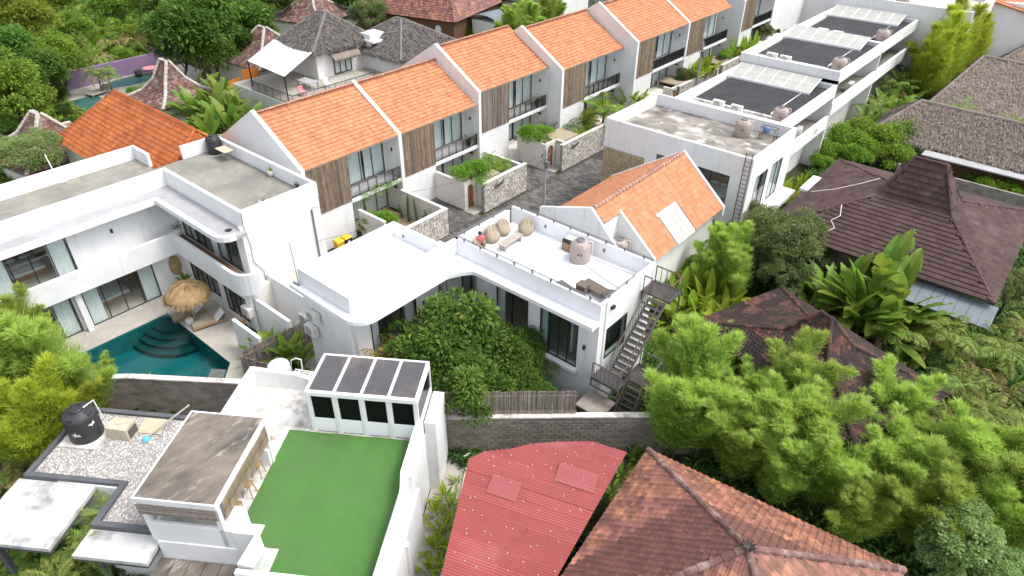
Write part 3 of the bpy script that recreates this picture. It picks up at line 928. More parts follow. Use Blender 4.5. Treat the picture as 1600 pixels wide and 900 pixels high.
def gate(x, y, label, h=2.2, w=0.85):
    T = thing('garden_gate', label, 'gate', (x, y, 0), 'arched wooden gates of the terrace gardens')
    # surround with an arched top
    n = 8
    arc = [(y + w / 2 * math.cos(math.pi * i / n), 1.75 + w / 2 * math.sin(math.pi * i / n)) for i in range(n + 1)]
    b = MB()
    prof = [(y + w / 2 + 0.35, 0), (y + w / 2 + 0.35, h + 0.25), (y - w / 2 - 0.2, h + 0.25), (y - w / 2 - 0.2, 0), (y - w / 2, 0)] + arc[::-1] + [(y + w / 2, 0)]
    b.extr([(x - 0.22, a, c) for a, c in prof], (0.22, 0, 0))
    b.build('surround', 'cream_wall', T)
    dr = MB()
    k = 5
    for i in range(k):
        ya, yb = y - w / 2 + w * i / k, y - w / 2 + w * (i + 1) / k - 0.008
        zt = 1.75 + math.sqrt(max(0, (w / 2) ** 2 - (min(abs(ya - y), abs(yb - y)) ) ** 2)) - 0.01
        p = MB().box(x - 0.13, x - 0.09 + 0.005 * (i % 2), ya, yb, 0.02, zt, float(rng.random()))
        p.build('door_plank', 'wood_door', T)
    MB().box(x - 0.088, x - 0.06, y + 0.22, y + 0.26, 0.95, 1.12).build('handle', 'metal_black', T)
    MB().box(x - 0.2, x + 0.95, y - 0.7, y + 0.7, 0.0, 0.12).build('doorstep', 'paving_pale', T)
    return T
gate(-34.0, 34.85 + 0.42, 'arched wooden gate with pale doorstep between bush and stone wall')
gate(-34.0, 45.25 + 0.42, 'tall brown wooden gate behind the utility pole')
gate(-33.2, 66.3, 'brown wooden gate under the trimmed bush by the dark roof')
gate(-33.2, 76.0, 'farthest brown wooden gate beneath the flat topped bush')
# side return between gate and stone wall
plain_wall((-33.98, -32.76, 35.32 + 0.74, 35.9 + 0.3), 2.48, 'short cream return wall holding the arched gate', group='rendered garden walls of the terrace')
plain_wall((-33.98, -32.76, 45.72 + 0.74, 46.6), 2.48, 'short cream return wall holding the tall gate')
# garden floors and low canopies
for (x0, x1, y0, y1, zz), mt in (((-39.5, -32.78, 27.12, 31.0, .03), 'timber_deck'), ((-39.1, -33.02, 36.3, 40.56, .5), 'garden_path'), ((-39.0, -33.02, 46.7, 54.4, 1.2), 'garden_path'), ((-37.4, -33.02, 57.5, 65.7, 1.5), 'garden_path'), ((-36.0, -33.2, 67.5, 75.8, 1.9), 'garden_path'), ((-36.0, -33.2, 77.0, 88.0, 1.9), 'garden_path')):
    o = structure('garden_floor', MB().box(x0, x1, y0, y1, -0.02, zz), mt)
for (x0, x1, y0, y1, lb) in ((-35.6, -33.4, 35.9, 38.2, 'cream flat canopy over the garden right of the arched gate'), (-35.6, -33.4, 46.4, 49.0, 'cream flat canopy behind the bush at the tall gate'), (-36, -33.4, 67.3, 70.2, 'cream flat canopy beside the yellow hedge'), (-36, -33.4, 77.3, 80, 'far cream flat canopy beside the dark roofs')):
    T = thing('gate_canopy', lb, 'canopy', ((x0 + x1) / 2, (y0 + y1) / 2, 0), 'flat canopies inside the garden gates')
    MB().box(x0, x1, y0, y1, 2.25, 2.4).build('slab', 'garden_path', T)
    for px in (x0 + .15, x1 - .15):
        for py in (y0 + .15, y1 - .15):
            MB().box(px - .06, px + .06, py - .06, py + .06, 0.03, 2.25).build('post', 'cream_wall', T)
# small black house sign with lettering
def text_on(parent, s, loc, size, rot, mat, name='lettering', ext=0.004):
    cu = bpy.data.curves.new(name, 'FONT')
    cu.body = s; cu.size = size; cu.extrude = ext; cu.align_x = 'CENTER'; cu.align_y = 'CENTER'
    cu.materials.append(M[mat])
    o = bpy.data.objects.new(name, cu)
    COL.objects.link(o)
    o.parent = parent
    if parent is not None and parent.type == 'EMPTY' and not parent.get('_local'):
        o.matrix_parent_inverse = Matrix.LocRotScale(parent.location, parent.rotation_euler, parent.scale).inverted()
    o.location = loc
    o.rotation_euler = rot
    return o
for (y, z, lb) in ((37.3, 1.9, 'small black lettered house sign on the stone wall right of the arched gate'), (47.6, 1.95, 'small black house sign on the stone wall behind the utility pole')):
    T = thing('house_sign', lb, 'sign', (-32.7, y, z), 'house signs on the stone walls')
    x = -32.69
    def stroke(pts, nm='letter'):
        MB().tube([(x, y + a, z + c) for a, c in pts], 0.035, 6).build(nm, 'print_dark', T)
    stroke([(-0.30, 0.10), (-0.44, 0.16), (-0.52, 0.06), (-0.50, -0.10), (-0.40, -0.16)])
    stroke([(-0.34, -0.02), (-0.28, -0.12), (-0.18, -0.10), (-0.16, 0.0), (-0.26, 0.02), (-0.30, -0.06)])
    stroke([(-0.08, -0.10), (-0.06, 0.04), (0.04, 0.08), (0.08, 0.0), (0.02, -0.06)])
    stroke([(0.14, -0.04), (0.20, 0.10), (0.30, 0.12), (0.30, 0.0), (0.20, -0.02)])
    stroke([(0.38, 0.0), (0.42, 0.12), (0.44, 0.28)])
    stroke([(-0.56, -0.16), (-0.2, -0.13), (0.2, -0.04), (0.5, 0.03)], 'underline')

# ------------------------------------------------------------------ right-hand row of flat roofed white houses
def flat_house(name, label, x0, x1, y0, y1, zf, zp, roofmat, group=None, wall='pale_wall', th=0.22, sides='NESW'):
    T = thing(name, label, 'house', ((x0 + x1) / 2, (y0 + y1) / 2, 0), group)
    return T

ROW = 'flat roofed white houses along the lane'
# first: weathered concrete roof, bedroom glazing towards the viewer
x0, x1, y0, y1, zf, zp = -26.5, -14.8, 42.4, 49.9, 6.6, 7.5
R1 = thing('flat_roof_house', 'white house with weathered concrete roof and open bedroom window', 'house', ((x0 + x1) / 2, (y0 + y1) / 2, 0), ROW)
b = MB()
winS = [(-21.9, -20.6, 3.3, 5.9), (-20.3, -16.2, 3.1, 5.9), (-18.4, -15.6, -0.02, 2.35)]
b.wall(y0, y0 + 0.22, x0 + 3.9, x1 - 0.0, -0.02, zf - 0.02, winS, 'y')
b.box(x0, x0 + 3.9, y0 + 0.06, y0 + 0.22, -0.02, 5.3)
b.box(x0, x0 + 3.9, y0, y0 + 0.22, 5.3, zf - 0.02)
b.box(x0 + 3.66, x0 + 3.9, y0 - 0.04, y0 + 0.0, -0.02, zf - 0.02)
b.box(x0, x0 + 0.22, y0 + 0.22, y1, -0.02, zf - 0.02)
b.wall(x1 - 0.22, x1, y0 + 0.22, y1, -0.02, zf - 0.02, [(43.6, 45.6, 3.0, 5.8), (46.4, 48.2, 3.0, 5.8)], 'x')
b.box(x0 + 0.22, x1 - 0.22, y1 - 0.2, y1, -0.02, zf - 0.02)
b.build('wall', 'pale_wall', R1)
b = MB(); parapet(b, x0, x1, y0, y1, zf - 0.02, zp, 0.24); b.build('parapet', 'white_paint', R1)
box_part('roof', 'concrete_stain', R1, x0 + 0.24, x1 - 0.24, y0 + 0.24, y1 - 0.24, zf - 0.3, zf)
# woven tan panel, each square piece
tp = MB()
k, mrow = 14, 20
for i in range(k):
    for j in range(mrow):
        a = x0 + 0.02 + 3.6 * i / k; c = 0.3 + 4.95 * j / mrow
        tp.box(a, a + 3.6 / k - 0.025, y0 + 0.0 - 0.02 * ((i + j) % 2), y0 + 0.058, c, c + 4.95 / mrow - 0.025, float(rng.random()))
tp.build('woven_panel', 'tan_panel', R1, kind='stuff')
window(R1, (-21.9, y0, 3.3), (1, 0, 0), (0, -1, 0), 1.3, 2.6, 2, [(0.55, 1.2)])
window(R1, (-20.3, y0, 3.1), (1, 0, 0), (0, -1, 0), 4.1, 2.8, 3, [(0.05, 1.3)], glass='glass')
room(R1, (-22.0, y0 + 0.22, 3.05), (1, 0, 0), (0, -1, 0), 6.95, 2.9, 6.0, 'linen', False)
window(R1, (x1, 43.6, 3.0), (0, 1, 0), (1, 0, 0), 2.0, 2.8, 2, [(0.05, 1.0)])
window(R1, (x1, 46.4, 3.0), (0, 1, 0), (1, 0, 0), 1.8, 2.8, 2, [(0.5, 1.7)])
box_part('step_ledge', 'white_paint', R1, x1, x1 + 1.1, y0 + 0.4, 49.5, 2.7, 3.0)
# ladder fixed to the corner
T = thing('roof_ladder', 'black steel ladder up the corner of the concrete roofed house', 'ladder', (-15.1, 42.3, 2.0))
for dx in (-0.22, 0.22):
    MB().tube([(-15.1 + dx, 42.22, 2.2), (-15.1 + dx, 42.22, 7.9)], 0.028, 6).build('stile', 'metal_black', T)
for i in range(17):
    MB().tube([(-15.32, 42.22, 2.5 + i * 0.32), (-14.88, 42.22, 2.5 + i * 0.32)], 0.018, 5).build('rung', 'metal_black', T)

def bed(x, y, z, rz, label, w=1.8, l=2.0):
    T = thing('bed', label, 'bed', (x, y, z), None, rz); 
    F = np.array(Matrix.LocRotScale(Vector((x, y, z)), T.rotation_euler, None))
    MB(F).box(-w / 2, w / 2, -l / 2, l / 2, 0, 0.3).build('base', 'headboard', T)
    m = MB(F)
    n = 8
    vs = []; 
    for i in range(n + 1):
        for j in range(n + 1):
            u, v = i / n, j / n
            h = 0.56 + 0.05 * math.sin(3 * u + 2 * v) - 0.06 * (max(abs(2 * u - 1), abs(2 * v - 1)) ** 6)
            vs.append(((u - .5) * w * 1.02, (v - .5) * l * 1.02, h))
    m.add(vs, [(i * (n + 1) + j, (i + 1) * (n + 1) + j, (i + 1) * (n + 1) + j + 1, i * (n + 1) + j + 1) for i in range(n) for j in range(n)])
    m.box(-w / 2, w / 2, -l / 2, l / 2, 0.3, 0.49)
    m.build('mattress', 'linen', T, smooth=False)
    MB(F).box(-w / 2 - .1, w / 2 + .1, l / 2, l / 2 + 0.08, 0, 1.1).build('headboard', 'headboard', T)
    for s in (-0.42, 0.42):
        p = MB(F)
        p.lathe([(0.05, 0.55), (0.34, 0.60), (0.36, 0.66), (0.2, 0.74)], (s, l / 2 - 0.3, 0), 12, sy=0.6)
        p.build('pillow', 'linen', T, smooth=True)
    return T
bed(-18.0, 44.6, 3.06, 0.0, 'white bed behind the glass of the concrete roofed house', 2.0, 2.2)

# the next three: dark flat roofs with a skylight strip at the back
def dark_house(y0, y1, zp, label, x0=-24.9, x1=-16.0):
    zf = zp - 0.75
    T = thing('flat_roof_house', label, 'house', ((x0 + x1) / 2, (y0 + y1) / 2, 0), ROW)
    b = MB()
    zb = zp - 3.4
    b.wall(x1 - 2.2, x1 - 2.0, y0 + 0.22, y1, zb - 0.3, zf - 0.02, [(y0 + 1.2, y0 + 3.0, zb, zb + 2.2), (y0 + 7, y0 + 9.4, zb, zb + 2.2)], 'x')
    b.box(x0, x0 + 0.22, y0, y1, -0.02, zf - 0.02)
    b.box(x0 + 0.22, x1, y0, y0 + 0.22, -0.02, zf - 0.02)
    b.box(x1 - 1.6, x1 - 1.35, y0 + 0.22, y1, -0.02, zb - 0.36)
    b.build('wall', 'pale_wall', T)
    box_part('balcony_floor', 'concrete_roof', T, x1 - 2.0, x1 - 0.22, y0 + 0.22, y1 - 0.05, zb - 0.28, zb)
    box_part('balcony_front', 'white_paint', T, x1 - 0.2, x1 + 0.08, y0 - 0.05, y1 - 0.05, zb - 0.40, zb + 0.72)
    b = MB(); parapet(b, x0, x1, y0, y1, zf - 0.30, zp, 0.24); b.build('parapet', 'white_paint', T)
    box_part('roof', 'concrete_patchy', T, x0 + 0.24, x1 - 0.24, y0 + 0.24, y1 - 0.24, zf - 0.30, zf - 0.1)
    # raised dark roofing with fine ribs
    r = MB()
    r.hexa([(x0 + 0.5, y0 + 2.7, zf), (x1 - 0.35, y0 + 2.7, zf), (x1 - 0.35, y1 - 0.3, zf + 0.1), (x0 + 0.5, y1 - 0.3, zf + 0.1),
            (x0 + 0.5, y0 + 2.7, zf + 0.12), (x1 - 0.35, y0 + 2.7, zf + 0.12), (x1 - 0.35, y1 - 0.3, zf + 0.36), (x0 + 0.5, y1 - 0.3, zf + 0.36)])
    rr = r.build('roofing_sheet', 'dark_roofing', T)
    box_part('kerb', 'concrete_patchy', T, x0 + 0.45, x1 - 0.6, y0 + 2.45, y0 + 2.69, zf - 0.1, zf + 0.16)
    rb = MB()
    x = x0 + 0.6
    while x < x1 - 0.45:
        rb.hexa([(x, y0 + 2.68, zf + 0.11), (x + 0.05, y0 + 2.68, zf + 0.11), (x + 0.05, y1 - 0.32, zf + 0.35), (x, y1 - 0.32, zf + 0.35),
                 (x, y0 + 2.68, zf + 0.15), (x + 0.05, y0 + 2.68, zf + 0.15), (x + 0.05, y1 - 0.32, zf + 0.39), (x, y1 - 0.32, zf + 0.39)])
        x += 0.22
    rb.build('roofing_ribs', 'dark_roofing', rr, kind='stuff')
    # flashing line and skylight strip
    box_part('flashing', 'alu_white', T, x1 - 1.95, x1 - 1.91, y0 + 2.8, y1 - 2.3, zf + 0.12, zf + 0.33)
    sk = MB()
    sx0, sx1, sy0, sy1 = x0 + 0.35, x1 - 1.3, y1 - 2.6, y1 - 0.26
    za, zb2 = zf + 0.42, zp + 0.30
    nx = 6
    for i in range(nx + 1):
        x = sx0 + (sx1 - sx0) * i / nx
        sk.hexa([(x - .03, sy0, za), (x + .03, sy0, za), (x + .03, sy1, zb2), (x - .03, sy1, zb2), (x - .03, sy0, za + .06), (x + .03, sy0, za + .06), (x + .03, sy1, zb2 + .06), (x - .03, sy1, zb2 + .06)])
    sk.box(sx0 - .03, sx1 + .03, sy0 - .06, sy0 - 0.001, za - .25, za + .06)
    sk.box(sx0 - .03, sx1 + .03, sy1 + 0.001, sy1 + .05, zb2 - .05, zb2 + .06)
    ym, zm = (sy0 + sy1) / 2, (za + zb2) / 2
    sk.box(sx0 + .03, sx1 - .03, ym - .025, ym + .025, zm + .01, zm + .062)
    S = sk.build('skylight', 'alu_white', T)
    for i in range(nx):
        a = sx0 + (sx1 - sx0) * i / nx + .03; c = sx0 + (sx1 - sx0) * (i + 1) / nx - .03
        for (ya, yb) in ((sy0, ym - .026), (ym + .026, sy1)):
            f = lambda y: za + (zb2 - za) * (y - sy0) / (sy1 - sy0) + 0.02
            MB().hexa([(a, ya, f(ya) - .01), (c, ya, f(ya) - .01), (c, yb, f(yb) - .01), (a, yb, f(yb) - .01), (a, ya, f(ya) + .01), (c, ya, f(ya) + .01), (c, yb, f(yb) + .01), (a, yb, f(yb) + .01)]).build('pane', 'skylight', S)
    # end window of the balcony
    window(T, (x1 - 2.0, y0 + 1.2, zb), (0, 1, 0), (1, 0, 0), 1.8, 2.2, 2, [(0.1, 0.8)])
    window(T, (x1 - 2.0, y0 + 7, zb), (0, 1, 0), (1, 0, 0), 2.4, 2.2, 2, [(0.3, 1.9)])
    return T
dark_house(49.95, 61.7, 7.5, 'white house with charcoal flat roof next to the weathered concrete roof')
dark_house(61.75, 73.8, 8.6, 'white house with charcoal flat roof, middle of the three in the row')
dark_house(73.85, 86.0, 8.6, 'white house with charcoal flat roof, farthest of the three')
# big white block behind them
T = thing('white_block', 'tall white building with roof tank at the top edge, behind the charcoal roofs', 'building', (-17, 92, 0))
b = MB(); b.wall(86.3, 86.6, -26, -11.4, -0.02, 8.6, [(-14.4, -12.6, 3.0, 6.6)], 'y'); b.box(-11.7, -11.4, 86.6, 99, -0.02, 8.6); b.box(-26, -25.7, 86.6, 99, -0.02, 8.6); b.build('wall', 'pale_wall', T)
b = MB(); parapet(b, -26, -11.35, 86.28, 99, 8.6, 10.0, 0.25); b.build('parapet', 'white_paint', T)
box_part('roof', 'concrete_patchy', T, -25.7, -11.65, 86.6, 98.7, 8.3, 8.95)
window(T, (-14.4, 86.3, 3.0), (1, 0, 0), (0, -1, 0), 1.8, 3.6, 2, [(0.1, 0.8), (1.0, 1.7)])
room(T, (-14.4, 86.6, 3.0), (1, 0, 0), (0, -1, 0), 1.8, 3.6, 2)
T = thing('white_block', 'white building with steep orange roof slope in the top right corner', 'building', (-8, 104, 0))
box_part('wall', 'white_paint', T, -12, -5, 100, 112, -0.02, 9.0)
f_ = [(-11.9, 99.6, 9.0), (-4.9, 99.6, 7.6), (-4.9, 106, 10.2), (-11.9, 106, 11.6)]
m = MB(); deck(m, f_, 0.12); rf = m.build('roof', 'orange_tile', T)
m = MB(); tiles(m, f_, 0.35, 0.4, 'wave', 0.05); m.build('roof_tiles', 'orange_tile', rf, kind='stuff')
# white garden building at the far end of the lane
T = thing('white_block', 'pale building with boarded screen beyond the far end of the lane', 'building', (-33, 100, 0))
b = MB(); b.box(-38, -34.2, 92.9, 112, -0.02, 8.0); b.box(-34.2, -29, 104, 112, -0.02, 7.0); b.build('wall', 'pale_wall', T)
box_part('door', 'interior_dark', T, -34.19, -34.15, 98, 99.2, 0, 2.3)
T = thing('brown_fence', 'brown panel fence at the far end of the lane by the bins', 'fence', (-29, 96, 0))
for i in range(10):
    MB().box(-31.5 + i * 0.45, -31.5 + i * 0.45 + 0.43, 95.5, 95.56, 0, 2.4).build('panel', 'brown_timber', T)

# ------------------------------------------------------------------ orange gable house beside the villa roof terrace
G = thing('gable_house', 'orange tiled gable house with pale skylight sheets behind the roof terrace', 'house', (-19, 34.5, 0))
gx0, gx1, xr, zr, zs = -24.2, -15.45, -18.85, 7.55, 4.55
gy0, gy1 = 29.6, 40.2
b = MB()
b.box(gx0 + 0.4, gx0 + 0.62, gy0, gy1, -0.02, 4.3)
b.box(gx1 - 0.7, gx1 - 0.45, gy0 + 2.0, gy1, -0.02, 4.35)
b.box(gx0 + 0.62, gx1 - 0.7, gy0, gy0 + 0.2, -0.02, 4.3)
b.box(gx0 + 0.62, gx1 - 0.7, gy1 - 0.2, gy1, -0.02, 4.3)
b.build('wall', 'pale_wall', G)
# gable parapets: far one full width, near one stepped back where the tank stands
b = MB()
prof = lambda y, xs, t: b.extr([(x, y, z) for x, z in xs], (0, t, 0))
prof(gy1, [(gx0 - 0.05, 4.0), (gx1 + 0.1, 4.0), (gx1 + 0.1, zs + 0.12), (xr, zr + 0.16), (gx0 - 0.05, zs + 0.12 - 0.45)], 0.22)
b.build('gable_parapet', 'white_paint', G)
b = MB(); b.extr([(x, gy0 - 0.1, z) for x, z in [(gx0 + 1.6, 4.0), (-17.0, 4.0), (-17.0, 5.75), (xr - 0.05, zr + 0.10), (gx0 + 1.6, 6.45)]], (0, 0.2, 0)); b.build('gable_parapet', 'white_paint', G)
b = MB(); b.extr([(x, gy0 + 1.72, z) for x, z in [(-18.1, 2.5), (gx1 + 0.05, 2.5), (gx1 + 0.05, 4.75), (-18.1, 7.05)]], (0, 0.16, 0)); b.build('notch_parapet', 'white_paint', G)
b = MB(); b.box(-18.25, -18.102, gy0 + 0.12, gy0 + 1.72, 4.0, 6.75); b.build('notch_wall', 'white_paint', G)
zl = 4.1
left = [(gx0, gy1, zl), (gx0, gy0, zl), (xr, gy0 + 0.1, zr), (xr, gy1, zr)]
slope = (zr - zs) / (xr - gx1)
zx = lambda x: zr + (x - xr) * slope
r1 = [(gx1, gy0 + 1.9, zs), (gx1, gy1, zs), (xr, gy1, zr), (xr, gy0 + 0.1, zr), (-18.1, gy0 + 0.1, zx(-18.1)), (-18.1, gy0 + 1.9, zx(-18.1))]
d = MB(); deck(d, left, 0.12); deck(d, r1, 0.12)
rf = d.build('roof', 'pale_wall', G)
m = MB(); tiles(m, left, 0.26, 0.30, 'wave', 0.035)
# tiles to the right slope leave the skylight sheets free
sk = (34.1, 36.3, 0.0, 2.05)
A, U, V, N, sp = tile_spots(r1, 0.27, 0.32)
vs, fs = tile_shape('wave', 0.27, 0.37, 0.05, 0.045)
Tm = np.array(vs)
for u_, v_, j_ in sp:
    y_ = A[1] + U[1] * u_
    if sk[0] - 0.2 < y_ < sk[1] and v_ < sk[3]: continue
    Wd = A + U * u_ + V * v_ + N * 0.02 + np.outer(Tm[:, 0], U) + np.outer(Tm[:, 1], V) + np.outer(Tm[:, 2], N)
    m.add([tuple(q) for q in Wd], fs, float(rng.random()))
m.build('roof_tiles', 'orange_tile', rf, kind='stuff')
for i in range(4):
    a = sk[0] + (sk[1] - sk[0]) * i / 4; c = sk[0] + (sk[1] - sk[0]) * (i + 1) / 4 - 0.02
    p = lambda y, v, h: tuple(A + U * (y - A[1]) * U[1] + V * v + N * h)
    MB().hexa([p(a, -0.1, .02), p(c, -0.1, .02), p(c, 2.02, .02), p(a, 2.02, .02), p(a, -0.1, .07), p(c, -0.1, .07), p(c, 2.02, .07), p(a, 2.02, .07)]).build('skylight_sheet', 'skylight', rf)
caps(MB(), (xr, gy0 + 0.1, zr + 0.05), (xr, gy1, zr + 0.05), 0.15, 0.36, t0=0.1).build('ridge_caps', 'ridge_tile', rf, kind='stuff')
# small white courtyard wall box beside the lane
b = MB(); parapet(b, -26.2, -24.35, 36.0, 39.4, -0.02, 2.3, 0.16); 
o = b.build('courtyard_wall', 'white_paint'); tag(o, 'low white courtyard walls on the lane left of the orange gable roof', 'wall')
# terrace recess with a brown bench below the concrete roofed house
room(R1, (-18.5, y0 + 0.22, 0.0), (1, 0, 0), (0, -1, 0), 3.0, 2.4, 2.6) if False else None
T = thing('timber_bench', 'dark red timber bench in the recess below the concrete roofed house', 'bench', (-17, 43.3, 0))
for i in range(4): MB().box(-17.9, -15.9, 43.0 + i * .13, 43.11 + i * .13, 0.42, 0.47).build('seat_slat', 'brown_timber', T)
for i in range(4): MB().box(-17.9, -15.9, 43.6, 43.64, 0.55 + i * .13, 0.65 + i * .13).build('back_slat', 'brown_timber', T)
for x in (-17.8, -16.0): MB().box(x - .05, x + .05, 43.05, 43.6, 0, 0.415).build('leg', 'brown_timber', T)

# ------------------------------------------------------------------ central white villa with roof terrace
V = thing('white_villa', 'white flat roofed villa with roof terrace, bean bags and metal railing', 'house', (-18, 24, 0))
vx0, vx1, vy0, vy1, zf, zp = -23.0, -13.4, 22.5, 27.5, 6.3, 7.2
holesS = [(-22.6, -21.2, 2.6, 5.6), (-20.0, -17.8, 2.9, 5.6), (-17.0, -14.6, 2.7, 5.6)]
b = MB()
b.wall(vy0 + 0.05, vy0 + 0.27, vx0, vx1 - 0.27, -0.02, zf - 0.25, holesS, 'y')
b.wall(vx1 - 0.27, vx1, vy0, vy1, -0.02, zf - 0.25, [(23.2, 25.1, 3.5, 5.4)], 'x')
b.box(vx0, vx0 + 0.25, vy0 + 0.27, vy1, -0.02, zf - 0.25)
b.box(vx0 + 0.25, vx1 - 0.27, vy1 - 0.25, vy1, -0.02, zf - 0.25)
b.box(-14.0, vx1 - 0.271, vy0 - 0.02, vy0 + 0.05, -0.02, zf - 0.25)
b.build('wall', 'white_paint', V)
b = MB(); parapet(b, vx0, vx1, vy0, vy1, zf - 0.25, zp, 0.2, 'NES')
b.box(vx0, vx0 + 0.2, vy0, 26.9, zf - 0.25, zp)
b.build('parapet', 'white_roof', V)
box_part('roof_terrace', 'white_roof', V, vx0 + 0.2, vx1 - 0.2, vy0 + 0.2, vy1 - 0.2, zf - 0.2, zf)
# left wing
wx0, wx1, wy0, wy1 = -26.9, -22.8, 15.15, 21.6
W = MB()
W.wall(wx1 - 0.3, wx1 - 0.06, wy0 + 0.2, 22.5, -0.02, zf - 0.25, [(16.2, 19.3, 2.6, 5.5), (20.95, 21.7, 3.9, 5.5)], 'x')
W.box(wx0 + 0.05, wx1 - 0.3, wy0 + 0.0, wy0 + 0.2, -0.02, zf - 0.25)
W.box(wx0 + 0.05, wx0 + 0.25, wy0 + 0.2, wy1, -0.02, zf - 0.25)
W.box(wx0 + 0.25, wx1 - 0.3, wy1 - 0.2, wy1, -0.02, zf - 0.25)
W.build('wing_wall', 'white_paint', V)
b = MB(); parapet(b, wx0, wx1, wy0, wy1, zf - 0.02, zp, 0.2); b.box(wx1 - 0.2, wx1, wy1, vy0, zf - 0.02, zp); b.box(-23.4, wx1 - 0.2, 21.6, 21.8, zf - 0.02, zp); b.build('wing_parapet', 'white_roof', V)
box_part('wing_roof', 'white_roof', V, wx0 + 0.2, wx1 - 0.2, wy0 + 0.2, wy1 - 0.2, zf - 0.25, zf + 0.12)
# projecting eaves slab that rounds the corner of the wing and scallops at the inner corner
pts = [(-27.3, 14.75), (-23.4, 14.7)]
for i in range(7):
    a = -math.pi / 2 + (math.pi / 2) * i / 6
    pts.append((-22.75 + 1.05 * math.cos(a), 15.75 + 1.05 * math.sin(a)))
pts += [(-21.7, 20.6)]
for i in range(7):
    a = math.pi * 1.0 - (math.pi / 2 + 0.35) * i / 6
    pts.append((-20.95 + 0.75 * math.cos(a) * -1 - 1.5 + 0.75, 21.2 + 0) if False else (-21.7 + 0.9 * i / 6, 20.6 + 1.2 * math.sin(i / 6 * math.pi / 2)))
pts += [(-13.38, 21.85), (-13.38, 22.49), (-22.78, 22.49), (-22.78, 15.14), (-26.91, 15.14), (-26.91, 21.6), (-27.3, 21.6)]
MB().prism(pts, zf - 0.26, zf - 0.03).build('eaves_slab', 'white_roof', V)
# round column and fixed wall in the inner corner
box_part('corner_pier', 'white_paint', V, -21.2, -20.3, 22.3, 22.54, -0.02, zf - 0.27)
# windows
window(V, (-20.0, vy0 + 0.05, 2.9), (1, 0, 0), (0, -1, 0), 2.2, 2.7, 2, [(0.05, 0.5)], 0.07)
window(V, (-17.0, vy0 + 0.05, 2.7), (1, 0, 0), (0, -1, 0), 2.4, 2.9, 4, [(0.05, 0.4)], 0.05, glass='glass_green')
window(V, (-22.6, vy0 + 0.05, 2.6), (1, 0, 0), (0, -1, 0), 1.4, 3.0, 2, [(0.8, 1.3)], 0.07)
room(V, (-22.7, vy0 + 0.27, 2.6), (1, 0, 0), (0, -1, 0), 8.2, 3.1, 4.2)
window(V, (vx1, 23.2, 3.5), (0, 1, 0), (1, 0, 0), 1.9, 1.9, 1, [], 0.06, glass='glass_green')
box_part('interior_wall', 'interior', V, vx1 - 1.8, vx1 - 1.7, 22.8, 25.4, 3.3, 5.6)
window(V, (wx1 - 0.06, 16.2, 2.6), (0, 1, 0), (1, 0, 0), 3.1, 2.9, 3, [(0.05, 0.6), (2.4, 3.0)], 0.07)
room(V, (wx1 - 0.3, 16.1, 2.6), (0, 1, 0), (1, 0, 0), 3.3, 2.9, 3.3)
window(V, (wx1 - 0.06, 20.95, 3.9), (0, 1, 0), (1, 0, 0), 0.75, 1.6, 1, [], 0.03, mat='white_paint')
box_part('interior_wall', 'concrete_patchy', V, wx1 - 1.2, wx1 - 1.1, 20.6, 22.3, 3.4, 5.6)
box_part('window_sill', 'white_paint', V, -17.1, -14.5, vy0 - 0.25, vy0 + 0.045, 2.5, 2.68)
box_part('balcony_floor', 'white_paint', V, -20.3, -17.5, vy0 - 0.7, vy0 + 0.045, 2.65, 2.85)
railing(V, [(-20.3, vy0 - 0.66, 2.85), (-17.5, vy0 - 0.66, 2.85)], 0.9, 'metal_grey', 0.09, 0.012, 'balcony_railing', 0.025)
for (x, z) in ((-20.6, 4.6), (-14.2, 4.2)):
    box_part('wall_lamp', 'metal_black', V, x, x + 0.1, vy0 - (0.08 if x < -15 else 0.1) - 0.2 * (x < -15), vy0 + (0.02 if x > -15 else -0.21), z, z + 0.22)
box_part('wall_lamp', 'metal_black', V, wx1 - 0.059, wx1 + 0.02, 19.75, 19.85, 4.3, 4.55)
for x in (-20.5, -16.5): box_part('drain_outlet', 'metal_grey', V, x, x + 0.12, vy1 - 0.24, vy1 - 0.201, zf + 0.42, zf + 0.62)
box_part('drain_outlet', 'metal_grey', V, wx0 + 0.9, wx0 + 1.05, wy1 - 0.23, wy1 - 0.201, zf + 0.3, zf + 0.45)
for (x, z, r) in ((-13.36, 6.55, 0.06),):
    box_part('floodlight', 'metal_black', V, x - 0.039, x + 0.1, 23.35, 23.6, z, z + 0.16)
MB().tube([(-13.36, 22.95, 2.0), (-13.36, 22.95, 7.2)], 0.03, 6).build('downpipe', 'pvc_white', V)
box_part('canopy', 'old_render', V, -13.4, -11.9, 20.9, 22.3, 2.0, 2.08)
# thin steel rail on short brackets round the terrace
def pipe_rail(parent, pts, z, mat='metal_grey', step=1.25, name='roof_rail', lift=0.2):
    b = MB()
    b.tube([(x, y, z + lift) for x, y in pts], 0.028, 6)
    o = b.build(name, mat, parent)
    b2 = MB(); b2.tube([(x, y, z + lift * 0.5) for x, y in pts], 0.02, 5); b2.build('lower_rail', mat, o)
    for (xa, ya), (xb, yb) in zip(pts, pts[1:]):
        L = math.hypot(xb - xa, yb - ya); k = max(1, round(L / step))
        for i in range(k):
            t = (i + 0.5) / k
            x, y = xa + (xb - xa) * t, ya + (yb - ya) * t
            MB().box(x - 0.035, x + 0.035, y - 0.035, y + 0.035, z - 0.04, z + lift).build('bracket', mat, o)
    return o
pipe_rail(V, [(-13.5, 27.4), (-22.9, 27.4), (-22.9, 22.6)], zp)
pipe_rail(V, [(-22.9, 22.56), (-13.5, 22.56), (-13.5, 25.6)], zp)

